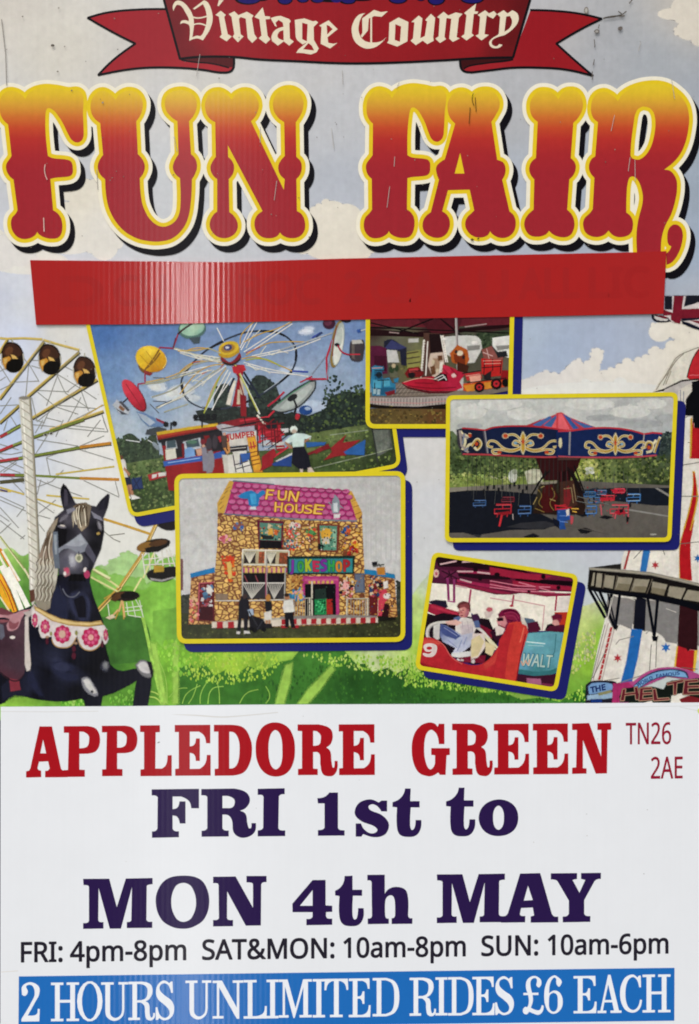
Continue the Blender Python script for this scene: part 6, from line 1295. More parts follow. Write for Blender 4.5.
w.f_('7d3a30', '200,290 320,295 312,440 210,435'); w.f_('5f8f7a', '215,300 305,303 302,430 220,430'); w.f_('d3a545', '235,310 270,320 275,365 225,370 220,340'); w.f_('c9bfae', '225,370 260,360 265,395 230,400'); w.f_('1f2426', '205,395 235,405 230,430 205,425'); w.f_('8fb59a', '285,320 302,320 300,420 285,410')
w.build(); w = Part('wall_paintings', e, 'picture', 0, CL)
for x, y, cs in ((70, 340, ('c4503a', 'e0b8a8', '5a8a70', 'd06a6a')), (65, 405, ('cf4a30', '2f6a7a', 'd8c4b4')), (170, 330, ('5a8f5a', 'c4503a', '3f7a4a')), (360, 330, ('2f5f94', 'c4643a', '34415a')), (400, 410, ('d8a83a', 'c4503a', 'd0b05a')), (390, 440, ('b5402e', '8d2a2a'))):
    w.leaf(list(cs), 16, 2.0, 'o %g,%g,26,24' % (x, y), layers=2)
w.build(); w = Part('balcony', e, 'picture', 0, CL)
fr(170, 555, 5.377)
w.f_('1a161c', '390,75 625,75 620,235 390,235'); w.s_('8d4a50', .8, '400,110 430,170', '460,110 480,160'); w.f_('b04a84', *['%g,70 %g,70 %g,92 %g,92' % (392+i*25, 404+i*25, 404+i*25, 392+i*25) for i in range(10)]); w.f_('d0b36a', *['%g,72 %g,72 %g,94 %g,94' % (404+i*25, 417+i*25, 417+i*25, 404+i*25) for i in range(9)])
w.f_('3f3c3e', '392,150 515,152 515,235 390,235', '522,150 615,150 615,235 522,235'); w.s_('c4bfb4', .55, *['440,235 %g,152' % (392+i*13) for i in range(10)], *['560,235 %g,152' % (524+i*12) for i in range(8)]); w.s_('d0cac0', .9, '388,150 618,150', '245,245 400,245 620,240'); w.s_('a8a49c', 1.1, '520,0 520,235', '390,20 390,235', '620,70 616,236'); w.s_('9b5a70', 1.0, '516,70 516,230')
w.leaf(['cf4a2e', 'c4502e', 'd8742e'], 60, 1.7, '280,10 345,10 350,130 330,150 310,130', layers=2); w.f_('d3b36a', '305,40 325,35 335,120 318,128', 'o 320,60,12,22')
w.build(); w = Part('side_door', e, 'picture', 0, CL)
w.f_('6b2a30', '155,155 235,148 240,355 150,350'); w.leaf(['5a7f9a', 'c9c4c0', '8d4a4a', 'a8505a', '4a6a84'], 40, 2.0, '160,160 230,155 232,300 165,300', layers=2); w.f_('4a1f26', '165,280 230,275 232,350 160,345'); w.s_('b5606a', .9, '152,350 158,152 236,146'); w.f_('2f7fb0', '112,100 238,68 240,92 114,120'); w.f_('d9d4cc', '195,180 215,165 228,185 222,210 205,205'); w.leaf(['d88a8a', 'c46a5a', 'd8b48a'], 24, 2.0, '105,230 150,210 150,360 104,360', layers=2)
w.f_('8d7a68', '248,208 310,210 310,240 248,240')
fr(170, 470, 5.377)
for wh, cs in (('270,290 460,290 460,420 270,420', ['8d5a34', 'd8b878', 'a87a44']), ('485,285 598,290 596,378 485,375', ['4a7a5a', 'd0a24a', '2c3030', 'c9b89a', 'a8503a']), ('610,280 700,285 700,420 610,420', ['cf4a30', 'e0b8a8', '5a8a70', 'd8c4b4', 'b5844a'])): clutter(w, 46, .9, wh, cs)
fr(280, 470, 5.377)
for wh, cs in (('10,290 190,290 190,430 10,430', ['cf4a30', 'e0b8a8', '5a8a70', '2f6a7a', 'b5844a', '8d5a34']), ('215,300 305,303 302,430 220,430', ['d3a545', '5f8f7a', 'c9bfae', '3a4a40']), ('330,290 430,290 440,450 330,450', ['2f5f94', 'd8a83a', 'c4503a', '8d5a34'])): clutter(w, 50, .9, wh, cs)
w.build()
d = Part('shop_front', e, 'picture', 246, CL)
fr(280, 555, 5.377)
d.f_('1f3530', '40,8 400,5 400,18 395,100 40,102'); d.f_('3f8a8c', '52,22 388,20 388,92 52,94')
for i, (ch, cc) in enumerate(zip('JOKESHOP', ('7d3a94', '4a9a4c', 'a8b43a', 'b83a5a', '7d3a94', '3f9a54', 'c98a3a', 'a8343c'))):
    x = 56 + i*41; wd = (16 if ch == 'J' else 30); dy = (0, 8, -4, 6, -2, 2, 8, 0)[i]; q = [(x, 28+dy), (x+wd, 30+dy), (x+wd-2, 84+dy*.5), (x+2, 86)]; d.text('1c2c40', ch, q, w=1.1); d.text(cc, ch, q, w=.75)
d.build(); d = Part('entrance', e, 'picture', 0, CL)
d.f_('b0427c', '120,115 315,115 318,325 300,325 298,155 135,155 135,240 122,240'); d.f_('c9a85a', *['%g,132 %g,132 %g,152 %g,152' % (155+i*24, 166+i*24, 166+i*24, 155+i*24) for i in range(6)]); d.f_('c4648c', '135,130 310,128 310,136 135,138')
d.f_('17141a', '136,158 298,156 300,320 136,330'); d.f_('2a3a34', '190,185 245,180 250,240 190,240'); d.f_('2f8a56', '188,240 250,236 250,318 188,320'); d.leaf(['4ab070', '1f5a3a', '5fc084'], 30, 1.0, '192,244 246,240 246,312 192,314', layers=2); d.f_('a8342e', '252,240 280,238 282,318 254,318'); d.s_('c9c2b0', 1.4, '172,140 172,330'); d.s_('b5ae9c', .8, '165,230 20,240', '350,235 520,232'); d.s_('c9c2b0', 1.0, '360,115 358,330', '528,235 528,325', '160,232 160,330', '470,232 470,330')
d.s_('a8a294', .5, *['%g,236 %g,328' % (365+i*16, 365+i*16) for i in range(10)], *['%g,238 %g,330' % (80+i*14, 80+i*14) for i in range(6)])
d.f_('5a6070', '402,100 452,98 455,200 405,202'); d.f_('6f7684', '408,108 446,106 448,194 410,196'); d.f_('2f7fa8', '455,78 500,82 615,105 616,125 540,112 455,100'); d.f_('b9823c', '520,70 560,65 565,105 525,105')
d.f_('23242a', '495,40 520,36 522,58 500,60'); d.s_('55544e', .8, '500,58 560,50', '530,45 540,62'); d.f_('6b2a2c', '480,160 520,150 525,250 520,325 482,325'); d.f_('3a1a20', '530,260 585,265 580,335 530,335'); d.f_('c44a5a', '535,190 570,185 580,230 560,262 545,325 528,325 530,240'); d.f_('d9d0c8', '555,145 578,140 580,175 560,180', 'o 575,220,18,14'); d.f_('25242a', '525,150 550,145 552,170 535,175'); d.leaf(['34506f', 'b5505a', 'c98a5a', 'c9b59a', '3a3a4a'], 40, 1.7, '480,110 530,110 530,220 482,220', layers=2)
d.leaf(['4a8fae', 'c9a24a', '3a7d9c', 'd8a09a'], 40, 2.0, '50,190 125,180 125,240 55,245', layers=2); d.leaf(['d8b0a8', 'b5605a', '2a2430', 'c9bfae'], 40, 1.8, '325,140 395,140 390,235 330,230', layers=2); d.f_('d8a09a', 'o 350,165,12,20'); d.leaf(['b5844a', '8d5a34', 'c9a05a'], 40, 1.6, '40,115 118,110 118,180 50,185', layers=2)
d.build(); d = Part('front_step', e, 'picture', 0, CL)
fr(170, 555, 5.377)
d.f_('b0a99c', '228,360 690,330 690,352 228,366'); d.f_('cfc4b4', '228,362 700,345 700,376 370,388 228,390'); d.f_('a8323a', *['%g,%g %g,%g %g,%g %g,%g' % (x, 360, x+30, 359, x+30, 390, x, 391) for x in (254, 314, 600, 660)])
fr(280, 555, 5.377)
d.f_('8d8680', '0,332 300,322 520,328 520,338 0,346'); d.f_('cdc2b2', '0,346 525,336 525,362 0,376'); d.f_('a8323a', *['%g,%g %g,%g %g,%g %g,%g' % (x, 347-x*.02, x+26, 346-x*.02, x+26, 372-x*.02, x, 373-x*.02) for x in range(10, 520, 53)]); d.f_('25231f', '525,330 620,335 620,345 540,352')
d.build(); d = Part('wall_paintings', e, 'picture', 0, CL)
fr(280, 555, 5.377)
clutter(d, 40, .7, '136,158 298,156 300,320 136,330', ['2a2430', '3a4a40', '1c2a24', '4a3a30', '15131a']); clutter(d, 60, .8, '320,120 450,110 450,330 325,325', ['8d5a34', 'c9a05a', '6b3a22', 'd8b0a8', 'b5844a']); clutter(d, 60, .8, '480,120 620,130 620,325 480,325', ['8d3a3a', 'c9a05a', '6b3a22', '34506f', 'b5844a'])
d.build()
v = Part('visitor', e, 'picture', 262, CL)
fr(170, 555, 5.377)
v.f_('26242c', '385,225* 405,218 418,235 428,290 420,330 415,410 400,410 398,340 385,340 378,412 362,412 370,330 372,270'); v.f_('4a3a38', 'o 403,222,12,12'); v.f_('cfcbc4', '360,412 376,412 374,424 360,422', '400,408 425,410 430,420 400,420'); v.build(); v = Part('pushchair', e, 'picture', 0, CL)
v.f_('232127', '425,320 450,330 500,345 520,380 510,405 480,395 450,410 430,385'); v.f_('1a181c', 'o 455,402,12,12', 'o 505,400,10,10', 'o 436,395,9,9'); v.f_('a8b5c4', '420,295 445,290 450,320 430,325'); v.s_('3a3a40', 1.0, '425,300 470,380', '500,350 470,400')
v.build()
v = Part('visitor', e, 'picture', 262, CL)
v.f_('b5844a', 'o 528,230,12,18'); v.f_('27252c', '512,250 545,250 548,300 530,310 515,300'); v.f_('cfcac0', '508,310 545,300 545,350 535,355 510,350'); v.f_('b58a6c', '515,350 525,352 525,372 515,372', '530,350 540,350 540,372 530,372'); v.f_('2a262a', '512,370 545,370 548,390 512,390'); v.build()
v = Part('visitor', e, 'picture', 262, CL)
v.f_('a87a5c', 'o 630,225,12,14'); v.f_('d8d4cc', '615,245 660,240 668,300 655,312 615,310 608,280'); v.f_('211f26', '618,310 660,308 670,380 672,390 655,388 640,340 638,385 622,388'); v.f_('3a2c26', 'o 628,215,12,8'); v.build()

finish_photo()
ZRUN[0] = SHADOW_Z + 8
# ---- 5: the bumper cars
e, CL = photo('small tilted ride photo of people in a red bumper car numbered 9', [(432.4, 551.5), (578.6, 574.5), (557, 692), (414.6, 669)], 8, 5, 8, 8.5, 4.2)
s = Part('arena', e, 'picture', 104, CL)
fr(410, 545, 6.99)
s.f_('e6dfd0', '100,200 800,200 1300,300 1300,600 60,600')
s.f_('250,80,4a1c30;400,110,5c2038;600,150,5a1c34;200,200,5a2440;900,170,7a2844;1100,200,6b2440', '140,30 700,120 1200,230 1200,330 900,320 700,345 600,345 330,280 140,265', step=6)
s.f_('2a141f', '170,70 330,80 480,110 699,145 699,185 500,170 350,150 200,150', '330,190 699,215 699,240 480,235 330,215'); s.f_('9c2f54', '330,180 500,185 699,205 699,218 500,200 330,192', '330,240 480,265 699,290 699,305 560,300 330,255'); s.f_('8d2a48', '320,265 520,300 699,335 699,345 560,330 330,280')
s.s_('c9a8a8', 1.4, '210,135 335,110', '360,118 460,115 520,130', '330,185 440,185', '470,190 560,200', '620,200 699,205', '350,240 430,262', '320,285 400,300'); s.f_('23121a', 'o 345,110,18,18', 'o 458,168,16,18', 'o 612,210,14,12', 'o 490,235,12,14')
s.f_('6b2a4a', '215,170 330,190 340,230 250,240 210,200'); s.s_('3a1a2a', 1.1, '220,180 330,235', '240,235 320,185', '270,180 290,235'); s.s_('8d3a6a', 2.2, '262,230 270,385', '308,240 308,400'); s.s_('a85a84', 1.0, '262,390 310,400'); s.s_('a84a6a', 1.6, '425,310 412,410'); s.f_('d8b4a8', 'o 182,198,18,26'); s.f_('b0606a', 'o 184,200,7,10')
s.f_('2c2438', '130,395 180,385 250,390 262,430 240,450 160,420'); s.f_('9c2a44', '118,405 160,415 340,470 350,524 200,500 112,460'); s.f_('b53a50', '150,420 330,478 330,490 150,436'); s.f_('2a1c28', '100,470 200,500 340,530 340,620 90,620')
fr(490, 555, 6.99)
s.f_('1f1018', '0,60 140,85 350,145 300,150 100,120 0,105', '180,160 400,175 580,185 580,215 420,205 180,180'); s.f_('9c2a44', '0,85 140,110 260,130 360,140 430,150 340,175 160,160 0,130', '160,180 420,210 580,225 580,250 420,235 160,215'); s.f_('8a2c48', '0,190 160,230 420,265 570,270 570,285 400,290 200,260 0,215'); s.s_('c97a8a', .9, '0,180 200,215 420,225', '0,225 200,250 450,262', '0,205 160,235 320,240', '200,190 420,250'); s.f_('1f1018', 'o 372,150,14,16', 'o 478,228,12,12', 'o 50,135,18,12', 'o 272,256,10,6'); s.f_('a43a54', 'o 330,228,12,14')
s.s_('a8445c', 1.5, '165,280 155,350', '465,285 455,390'); s.s_('c9949a', .7, '150,310 380,355 365,524', '0,300 150,325'); s.f_('b04a54', 'o 5,380,10,12', 'o 150,355,12,6'); s.f_('d8cfc6', '480,300 560,290 540,390 465,390')
s.build()
k = Part('background_car', e, 'picture', 118, CL)
fr(490, 555, 6.99)
k.f_('b5402e', '455,400 550,398 530,524 430,524'); k.f_('8a2a44', '430,430 470,410 500,430 490,470 450,480'); k.f_('6b1f3a', '435,425 465,408 500,420 500,445 470,440 440,450'); k.f_('cf9a94', 'o 458,480,24,26'); k.f_('251622', '385,524 400,490 430,480 460,500 480,524'); k.f_('5f7080', '240,440 300,450 330,480 300,524 260,524'); k.f_('8a3050', 'o 305,500,28,26'); k.f_('c9c0b4', '160,390 220,430 250,470 270,524 200,500')
fr(490, 620, 6.355)
k.f_('5a1f38', '240,20 300,10 320,60 290,80 240,75', '350,70 380,40 470,30 480,80'); k.f_('6aa5a8', '235,85 380,75 475,82 450,200 430,330 380,350 280,352 170,335 200,230'); k.f_('240,150,74acb0;320,200,6fa5ae;420,150,6a9da6;300,320,4f8a8c;250,250,6d9cb5', '235,90 380,82 468,90 440,200 425,300 380,320 280,325 180,310 205,220', step=4); k.s_('4a7d84', .8, '420,90 410,200 395,230'); k.f_('3f767a', '175,312 280,328 380,322 425,305 425,330 370,352 280,355 170,338'); k.s_('c9dbd8', .9, '230,138 350,150'); k.s_('a8c4c4', .5, '240,160 340,165')
k.text('4a7f88', 'WALT', [(215, 212), (402, 224), (392, 306), (197, 290)], w=.8); k.text('b4c6bc', 'WALT', [(213, 214), (398, 225), (388, 302), (195, 288)], w=.2); k.text('c9a08c', 'W', [(195, 262), (255, 250), (260, 285), (190, 290)], w=.2)
k.f_('4a1f34', '165,345 280,358 420,345 415,420 380,440 160,400'); k.f_('a86a84', '235,370 320,375 325,410 235,400'); k.f_('7d3450', '330,400 400,410 390,430 330,425')
k.build()
c = Part('bumper_car', e, 'picture', 132, CL)
fr(410, 610, 6.355)
c.f_('251822', '70,60 200,20 500,60 560,200 500,330 400,345 280,300 80,180'); c.f_('7d2038', '300,290 480,290 470,335 330,330', '440,90 520,130 520,180 450,160')
c.s_('cfc8c0', 2.6, '150,190 112,170* 118,110* 170,82* 260,78* 360,88* 440,120* 500,180', ); c.s_('a89f9c', 1.0, '155,186 122,168* 128,115* 175,90*'); c.f_('c9c4be', '150,100 190,85 185,180 170,190 150,170'); c.s_('d8d0b0', 2.0, '470,160 520,220* 540,250', '500,180 555,240')
p = c
c.build()
rd = Part('rider', e, 'picture', 138, CL)
# driver
rd.f_('b5707a', 'o 345,10,28,38'); rd.f_('d3cbc4', '290,60 340,45 400,60 420,110 400,160 330,170 290,140'); rd.f_('c4b8b8', '320,100 390,90 400,150 330,160'); rd.f_('5f6f94', '280,50 330,35 300,80 270,90', '390,20 430,50 445,110 415,110'); rd.f_('d8b0a4', '225,75 290,62 330,80 300,95 240,90')
rd.f_('200,120,5a6590;260,180,a8aec4;330,220,b9bccc;300,270,c4c4d0;380,160,b4b4c0', '195,90 230,100 330,160 400,145 410,170 380,230 300,290 260,290 290,240 210,200 190,160', step=4); rd.f_('4f5a88', '200,95 260,120 320,165 290,185 220,160 195,130'); rd.f_('d8d4d0', '265,275 310,270 390,262 385,290 320,300 265,295')
fr(410, 545, 6.99); rd.f_('6b3a3c', '330,430 345,405* 385,395* 420,415 420,465 408,460 395,435 360,430 345,450'); rd.f_('c98a84', '345,445 370,425 400,440 405,470 385,505 350,500 340,470'); rd.f_('a8606a', '395,440 410,450 405,480 395,500'); rd.s_('5a3034', .7, '348,460 362,458', '352,492 370,494', '345,470 340,480')
rd.s_('4a2a30', .5, '344,452 352,452', '366,455 376,456'); rd.f_('a85f62', '356,462 366,474 354,474'); rd.f_('b0747a', '396,450 404,470 390,500 380,505'); rd.f_('d8a49a', '350,446 362,444 360,456 350,456'); rd.f_('8a4a4c', '350,420 400,408 414,430 404,446 380,430 350,438')
rd.f_('cfc0b8', '520,470 570,440 580,460 560,500 530,510'); rd.f_('b5606a', 'o 555,450,20,14'); rd.f_('4a2a4a', '430,490 470,480 490,520 440,530')
fr(410, 610, 6.355)
# second rider
rd.build(); rd = Part('rider', e, 'picture', 0, CL)
rd.f_('7a1f44', '560,30 590,0* 660,-5* 699,30 705,90 650,110 600,130 590,90'); rd.f_('c98a8c', '560,50 600,40 615,80 600,110 565,100 552,70'); rd.f_('2a1420', '552,52 590,48 592,66 558,70'); rd.f_('3a1a30', '510,140 545,110 560,160 600,150 590,200 540,190'); rd.f_('d8cac0', '540,110 570,95 600,120 590,150 550,160', '400,150 470,150 480,230 430,300 390,310 385,270'); rd.f_('d3c49c', '390,190 440,160 470,200 430,290 390,300', '480,200 540,230 520,290 480,270'); rd.s_('7d3040', 1.0, '560,95 600,112'); rd.f_('8a2a4a', '600,20 660,20 680,60 620,60')
rd.s_('8d94b4', .6, '215,110 300,165', '240,190 300,240', '330,190 300,260', '360,170 340,220'); rd.s_('b0a4a8', .5, '330,70 335,120', '365,70 372,130', '400,90 396,140'); rd.s_('a03a5c', .7, '600,20 660,16* 690,50', '610,40 660,40* 685,80', '640,90 680,100'); rd.s_('4d142e', .7, '590,14 640,2* 690,24', '620,60 650,70 640,110'); rd.s_('8d3048', .8, '320,320 400,325', '350,305 380,330', '430,300 460,320'); rd.f_('c9c0bc', 'o 400,325,10,12', 'o 330,318,8,5')
rd.build()
c = Part('car_shell', e, 'picture', 150 - .3, CL)
c.f_('80,220,b5343c;300,330,b03038;500,300,b8383c;650,150,c04a40;600,400,a82c38;680,300,b83a3c', '62,185 110,175* 170,190* 210,220* 260,290* 330,335* 410,352* 480,330* 530,280* 580,200* 640,100* 660,80 705,75 720,110 700,300 668,460 520,440 40,370 45,300', step=5)
c.feather = 2.5
c.f_('c9564c', '80,200 110,190* 165,200* 200,222 150,214* 90,222'); c.f_('c04a44', '470,345 540,290* 600,200* 640,130 650,150 610,230* 550,320* 480,370'); c.f_('93222c', '60,330 200,380* 400,420* 600,440 600,455 300,415 60,360'); c.f_('d07a6c', '655,120 668,116 650,230 640,230')
c.feather = 1.15
c.f_('cc5a50', '640,110 660,85 700,80 690,110 660,130'); c.s_('8d2430', .9, '690,110 640,300 600,450'); c.s_('cf7068', .7, '175,195 215,225* 262,296* 330,342*'); c.f_('d8cac4', '85,230* 110,212* 165,222* 170,260* 150,292* 110,298* 82,285 84,272* 120,278* 140,262 100,262*', neg=['o 122,242,18,11']); c.s_('d8d0cc', 1.4, '300,310 315,320')
fr(490, 620, 6.355); c.f_('c4463e', '120,20 170,10 230,40 240,80 200,210 160,390 60,380 40,200'); c.f_('b5343a', '60,130 120,30 150,30 110,200 90,380 20,370'); c.s_('d8705c', 1.2, '215,50 200,110 190,140'); c.s_('8d2430', .9, '225,90 195,220 165,390')
c.build()
finish_photo()
# ------------------------------------------------------------------ specks, scuffs and rain marks on the printed board
fr()
gm = Part('grime', poster, 'picture', 0, base=.0024, feather=.5)
random.seed(21)
sp = [(53, 46, 2.0, 1.4), (23, 17, .9, .7), (59, 8.5, .8, .8), (65, 47, .7, .8), (58, 72, .9, .8), (72, 91, .9, .8), (103, 103, 1.0, 1.0), (118, 50, .6, .6), (86, 62, .5, .5), (7, 50, .5, .5)]
for k in range(70):
    x, y = random.uniform(2, 697), random.uniform(2, 248)
    sp.append((x, y, random.choice((.35, .4, .5, .7)), random.choice((.4, .5, .7))))
for k in range(50):
    x, y = random.choice((random.uniform(405, 445), random.uniform(520, 690), random.uniform(0, 110))), random.uniform(325, 560)
    sp.append((x, y, .4, .5))
for x, y, a, b_ in sp: gm._emit([(x+a*math.cos(t*1.05), y+b_*math.sin(t*1.05)) for t in range(6)], [tuple(range(6))], random.choice(['6d655c', '7d756b', '8d867c', '9c958b']), None, random.random()*3)
gm.z = 4
gm.s_('6b645b', 1.3, '603,19 612,17* 624,16.5'); gm.s_('4f4942', .8, '605,18.5 614,17.5 622,15'); gm.s_('6b645b', .9, '629,4 632,0', '618,12 622,15 626,12')
gm.f_('8a837a', 'o 586,11,2.2,3.4'); gm.f_('b5b0a9', 'o 586,11,1.2,2.2'); gm.f_('77706a', 'o 596.5,32,2.6,2', 'o 620,29,2.4,1.8,-20'); gm.f_('a9a59f', 'o 596.5,32,1.5,1.1')
gm.s_('77706a', .7, '594,40 594.5,48', '594,60 593,66', '592,72 592,80', '599,25 598,29'); gm.s_('d9b9ae', .8, '45.5,165 45,172* 47.5,180', '44,218 44.5,232'); gm.s_('8d867c', .5, '2,20 6,55 7,86')
gm.s_('5f4a24', .6, '473,94 472,100* 474,106', '470,108 469,124', '475,98 476,112'); gm.s_('aaa49c', .5, '97,170 98,190'); gm.f_('6b5a30', 'o 472,240,1.6,1', 'o 478,239,.9,.8')
gm.s_('b9b4ac', .4, *['%g,%g %g,%g' % (x, y, x + random.uniform(-4, 4), y + random.uniform(6, 22)) for x, y in [(random.uniform(10, 690), random.uniform(10, 240)) for k in range(14)]])
gm.build()
# ------------------------------------------------------------------ red strip over the line of small print
fr()
STRIP = [(30.5, 260.5), (230, 262.5), (340, 259), (500, 255.5), (640, 252.5), (666, 251.5), (663, 314), (520, 317), (400, 319), (300, 321), (160, 324.5), (36.5, 325)]
zs = .0026
slab('strip_film', STRIP, -zs, .0025, 'vinyl', strip, 'a31214', step=10,
     cols='40,290,a01315;120,290,a61416;200,300,a61214;300,290,a31214;420,290,a01113;560,280,a31214;650,280,a11618;100,318,a01214;400,262,a21012').build()
# faint embossing of the covered lettering
e = Part('covered_lettering', strip, 'vinyl', 0, base=zs + .00004)
for (x, y, s, wd) in ((62, 291, 'D', 40), (115, 290, 'CU', 50), (240, 289, 'ROC', 80), (345, 287, '2', 16), (372, 287, 'CIA', 66), (455, 285, 'LU', 52), (520, 283, 'ALL', 58), (590, 282, 'LIC', 58)):
    e.text('9d1316', s, [(x, y-13), (x+wd, y-14), (x+wd, y+14), (x, y+15)], w=1.6)
e.build()

# ------------------------------------------------------------------ white sheet with the venue and dates
SZ = .0032
sh = slab('plastic_sheet', [(1.2, 706.5), (120, 706), (240, 704.5), (430, 703.8), (716, 702.2), (716, 1100), (.8, 1100)], -SZ, .003, 'sheet', notice, 'e3e4e6')
sh.build()
def crease(): return Part('crease', notice, 'sheet', 0, base=SZ + .00004)
cz = crease()
fr(140, 710, 4.993)
cz.f_('d2cfca', '150,20 280,22* 400,30* 480,27* 690,8 690,12 480,32* 400,36* 280,28*')
cz.build(); cz = crease(); fr(0, 690, 6.99); cz.s_('d3d0cc', .5, '8,148 350,150 690,146')
cz.build(); cz = crease(); fr(599, 680, 6.99); cz.s_('d0cfcc', .5, '0,190 400,182 699,178', '560,186 699,215')
cz.build(); cz = crease(); fr(0, 924, 6.99); cz.s_('d6cfc4', .5, '12,330 130,322')
cz.build()
st = Part('paint_mark', notice, 'sheet', 4, base=SZ + .00004)
fr(599, 680, 6.99); st.f_('c9cf6a', '~690,200 699,195 720,215 720,250 705,255 695,235 684,215'); st.build()

sm = Part('speck', notice, 'picture', 0, base=SZ + .00006, feather=.4)
fr()
sm._emit([(159+.9*math.cos(t)*1.5, 742-.5*math.cos(t)+.6*math.sin(t)) for t in (0, 1, 2, 3, 4, 5)], [tuple(range(6))], '8a8580')
for k in range(16):
    x, y, a = random.uniform(10, 690), random.uniform(712, 968), random.uniform(.3, .6)
    sm._emit([(x+a*math.cos(t), y+a*math.sin(t)) for t in (0, 1.2, 2.5, 3.7, 5)], [tuple(range(5))], random.choice(['b9b5b0', 'aaa6a2', 'c4c0bb']))
sm.build()
G = {}
G['A'] = (['100,80 162,80 207,290 214,298* 222,299 240,299 240,333 128,334 128,302 142,300 151,290 143,254 98,256 90,288 96,298 108,300 109,333 33,335 33,304 48,300 54,290'], ['118,146 104,214 133,214'])
G['P'] = (['221,79 340,78 385,95* 402,148* 385,200* 340,216 299,217 299,295 326,297 326,331 222,332 222,298 242,297 246,112 221,112'], ['299,106 320,107 344,125* 347,150* 340,177* 320,188 299,189'])
G['L'] = (['2,75 101,74 101,108 80,110 78,290 112,290 132,270* 139,224 160,223 160,327 4,328 4,295 22,293 22,108 2,108'], [])
G['E'] = (['175,73 352,72 352,164 331,164 322,128* 296,106 250,106 250,180 272,171* 281,140 300,140 300,252 280,252 273,222* 250,211 250,292 300,291 326,266* 335,222 354,222 354,325 177,326 177,292 195,290 195,108 175,108'], [])
G['D'] = (['370,72 455,72 520,88* 553,145* 560,200* 550,260* 520,308* 465,325 374,326 374,292 392,290 392,106 370,106'], ['447,106 475,114* 494,150* 498,200* 491,255* 473,284* 447,290'])
G['O'] = (['~127,60 185,80 216,130 225,195 216,262 185,312 130,330 75,312 40,262 29,195 38,130 70,78'], ['~127,98 152,122 162,195 155,268 130,294 104,270 93,200 102,125'])
G['R'] = (['238,70 345,70 400,90* 414,125* 405,165* 382,185 402,205* 408,255* 414,285* 421,283* 423,252 438,252 436,295* 420,322* 398,329* 365,318* 352,270* 350,225* 340,210* 316,208 316,290 339,292 339,322 240,323 240,292 260,290 260,104 238,102'], ['316,102 334,104 352,122* 354,145* 348,168* 330,176 316,177'])
G['G'] = (['193,66 221,66 221,168 193,168 185,125* 165,100* 148,98* 128,125* 120,200* 130,265* 148,294* 165,285* 174,262 174,224 155,222 155,188 248,188 248,222 232,224 227,322 198,322 190,310 165,325* 140,329* 95,312* 68,265* 58,195* 68,125* 100,78* 140,60* 172,65* 187,82'], [])
G['N'] = (['358,66 443,63 503,230 503,98 484,98 484,64 553,62 553,96 535,98 532,314 476,316 412,148 412,288 430,289 430,315 358,317 358,286 378,284 382,98 358,98'], [])
VR = 'a4161f'
venue = Part('venue_lettering', notice, 'sheet_ink', 0, base=SZ + .0001)
for f, items in {(20, 710, 4.993): [('A', (33, 80, 240, 335)), ('P', (221, 78, 402, 332)), ('P', (411, 76, 588, 328))],
                 (140, 710, 4.993): [('L', (2, 74, 160, 328)), ('E', (175, 72, 354, 326)), ('D', (370, 72, 560, 326))],
                 (250, 710, 4.993): [('O', (29, 60, 225, 330)), ('R', (238, 70, 438, 329)), ('E', (443, 69, 623, 323))],
                 (400, 710, 4.993): [('G', (58, 60, 248, 329)), ('R', (259, 66, 462, 328)), ('E', (467, 66, 643, 320))],
                 (500, 710, 4.993): [('E', (162, 65, 339, 319)), ('N', (358, 62, 553, 317))]}.items():
    if f[0] == 400: venue.build(); venue = Part('venue_lettering', notice, 'sheet_ink', 0, base=SZ + .0001)
    fr(*f)
    for ch, bx in items: venue.glyph(VR, G[ch], bx); venue.z += .3
venue.build()
pc = Part('postcode_lettering', notice, 'sheet_ink', 0, base=SZ + .0001)
fr(600, 710, 7.06)
pc.text('8f1a30', 'TN26', [(180, 90), (497, 86), (497, 236), (180, 239)], w=.25)
pc.build(); pc = Part('postcode_lettering', notice, 'sheet_ink', 0, base=SZ + .0001)
pc.text('8f1a30', '2AE', [(357, 331), (578, 327), (578, 478), (357, 481)], w=.25)
pc.build()

P_ = {}
P_['F'] = (['42,31 207,29 207,97 180,97 172,72* 145,56 115,56 115,100 132,94* 139,73 160,73 160,150 140,150 132,128* 115,122 115,168 122,176* 137,177 137,198 43,200 43,178 55,176* 62,168 63,58 56,53* 42,52'], [])
P_['R'] = (['215,30 330,28 372,42* 385,68* 372,95* 350,106 370,118* 376,150* 382,168* 389,166* 390,150 406,150 402,180* 380,198* 350,200* 328,182* 322,140* 310,123* 289,120 289,168 296,175* 311,176 311,197 216,198 216,177 229,175* 236,168 236,58 230,53* 215,52'], ['289,54 308,54 328,64* 332,78* 324,94* 306,97 289,97'])
P_['I'] = (['412,29 506,27 506,48 493,49* 486,55 484,166 490,173* 508,174 508,194 412,195 412,174 424,172* 431,165 432,57 427,51* 412,50'], [])
P_['1'] = (['662,42 692,42 692,166 698,172* 715,174 715,192 622,193 622,173 638,171* 645,165 645,80 622,80 620,62 645,57*'], [])
P_['s'] = (['180,70 200,70 200,108 180,108 165,90* 148,83* 134,90* 140,103* 180,120* 204,145* 205,168* 190,190* 155,198* 115,187 108,196 88,196 88,150 107,150 118,170* 140,184* 160,181* 165,171* 150,158* 110,143* 86,120* 88,95* 105,75* 140,66* 170,77'], [])
P_['t'] = (['262,28 282,28 280,72 313,72 313,94 282,94 280,158* 286,173* 295,165* 299,138 319,138 316,170* 300,192* 272,197* 245,190* 234,165* 234,94 218,92 218,76 240,66* 256,48*'], [])
P_['o'] = (['~590,66 640,85 657,130 640,175 590,194 540,178 519,132 538,86'], ['~588,88 602,100 607,130 602,160 588,172 574,160 569,130 574,100'])
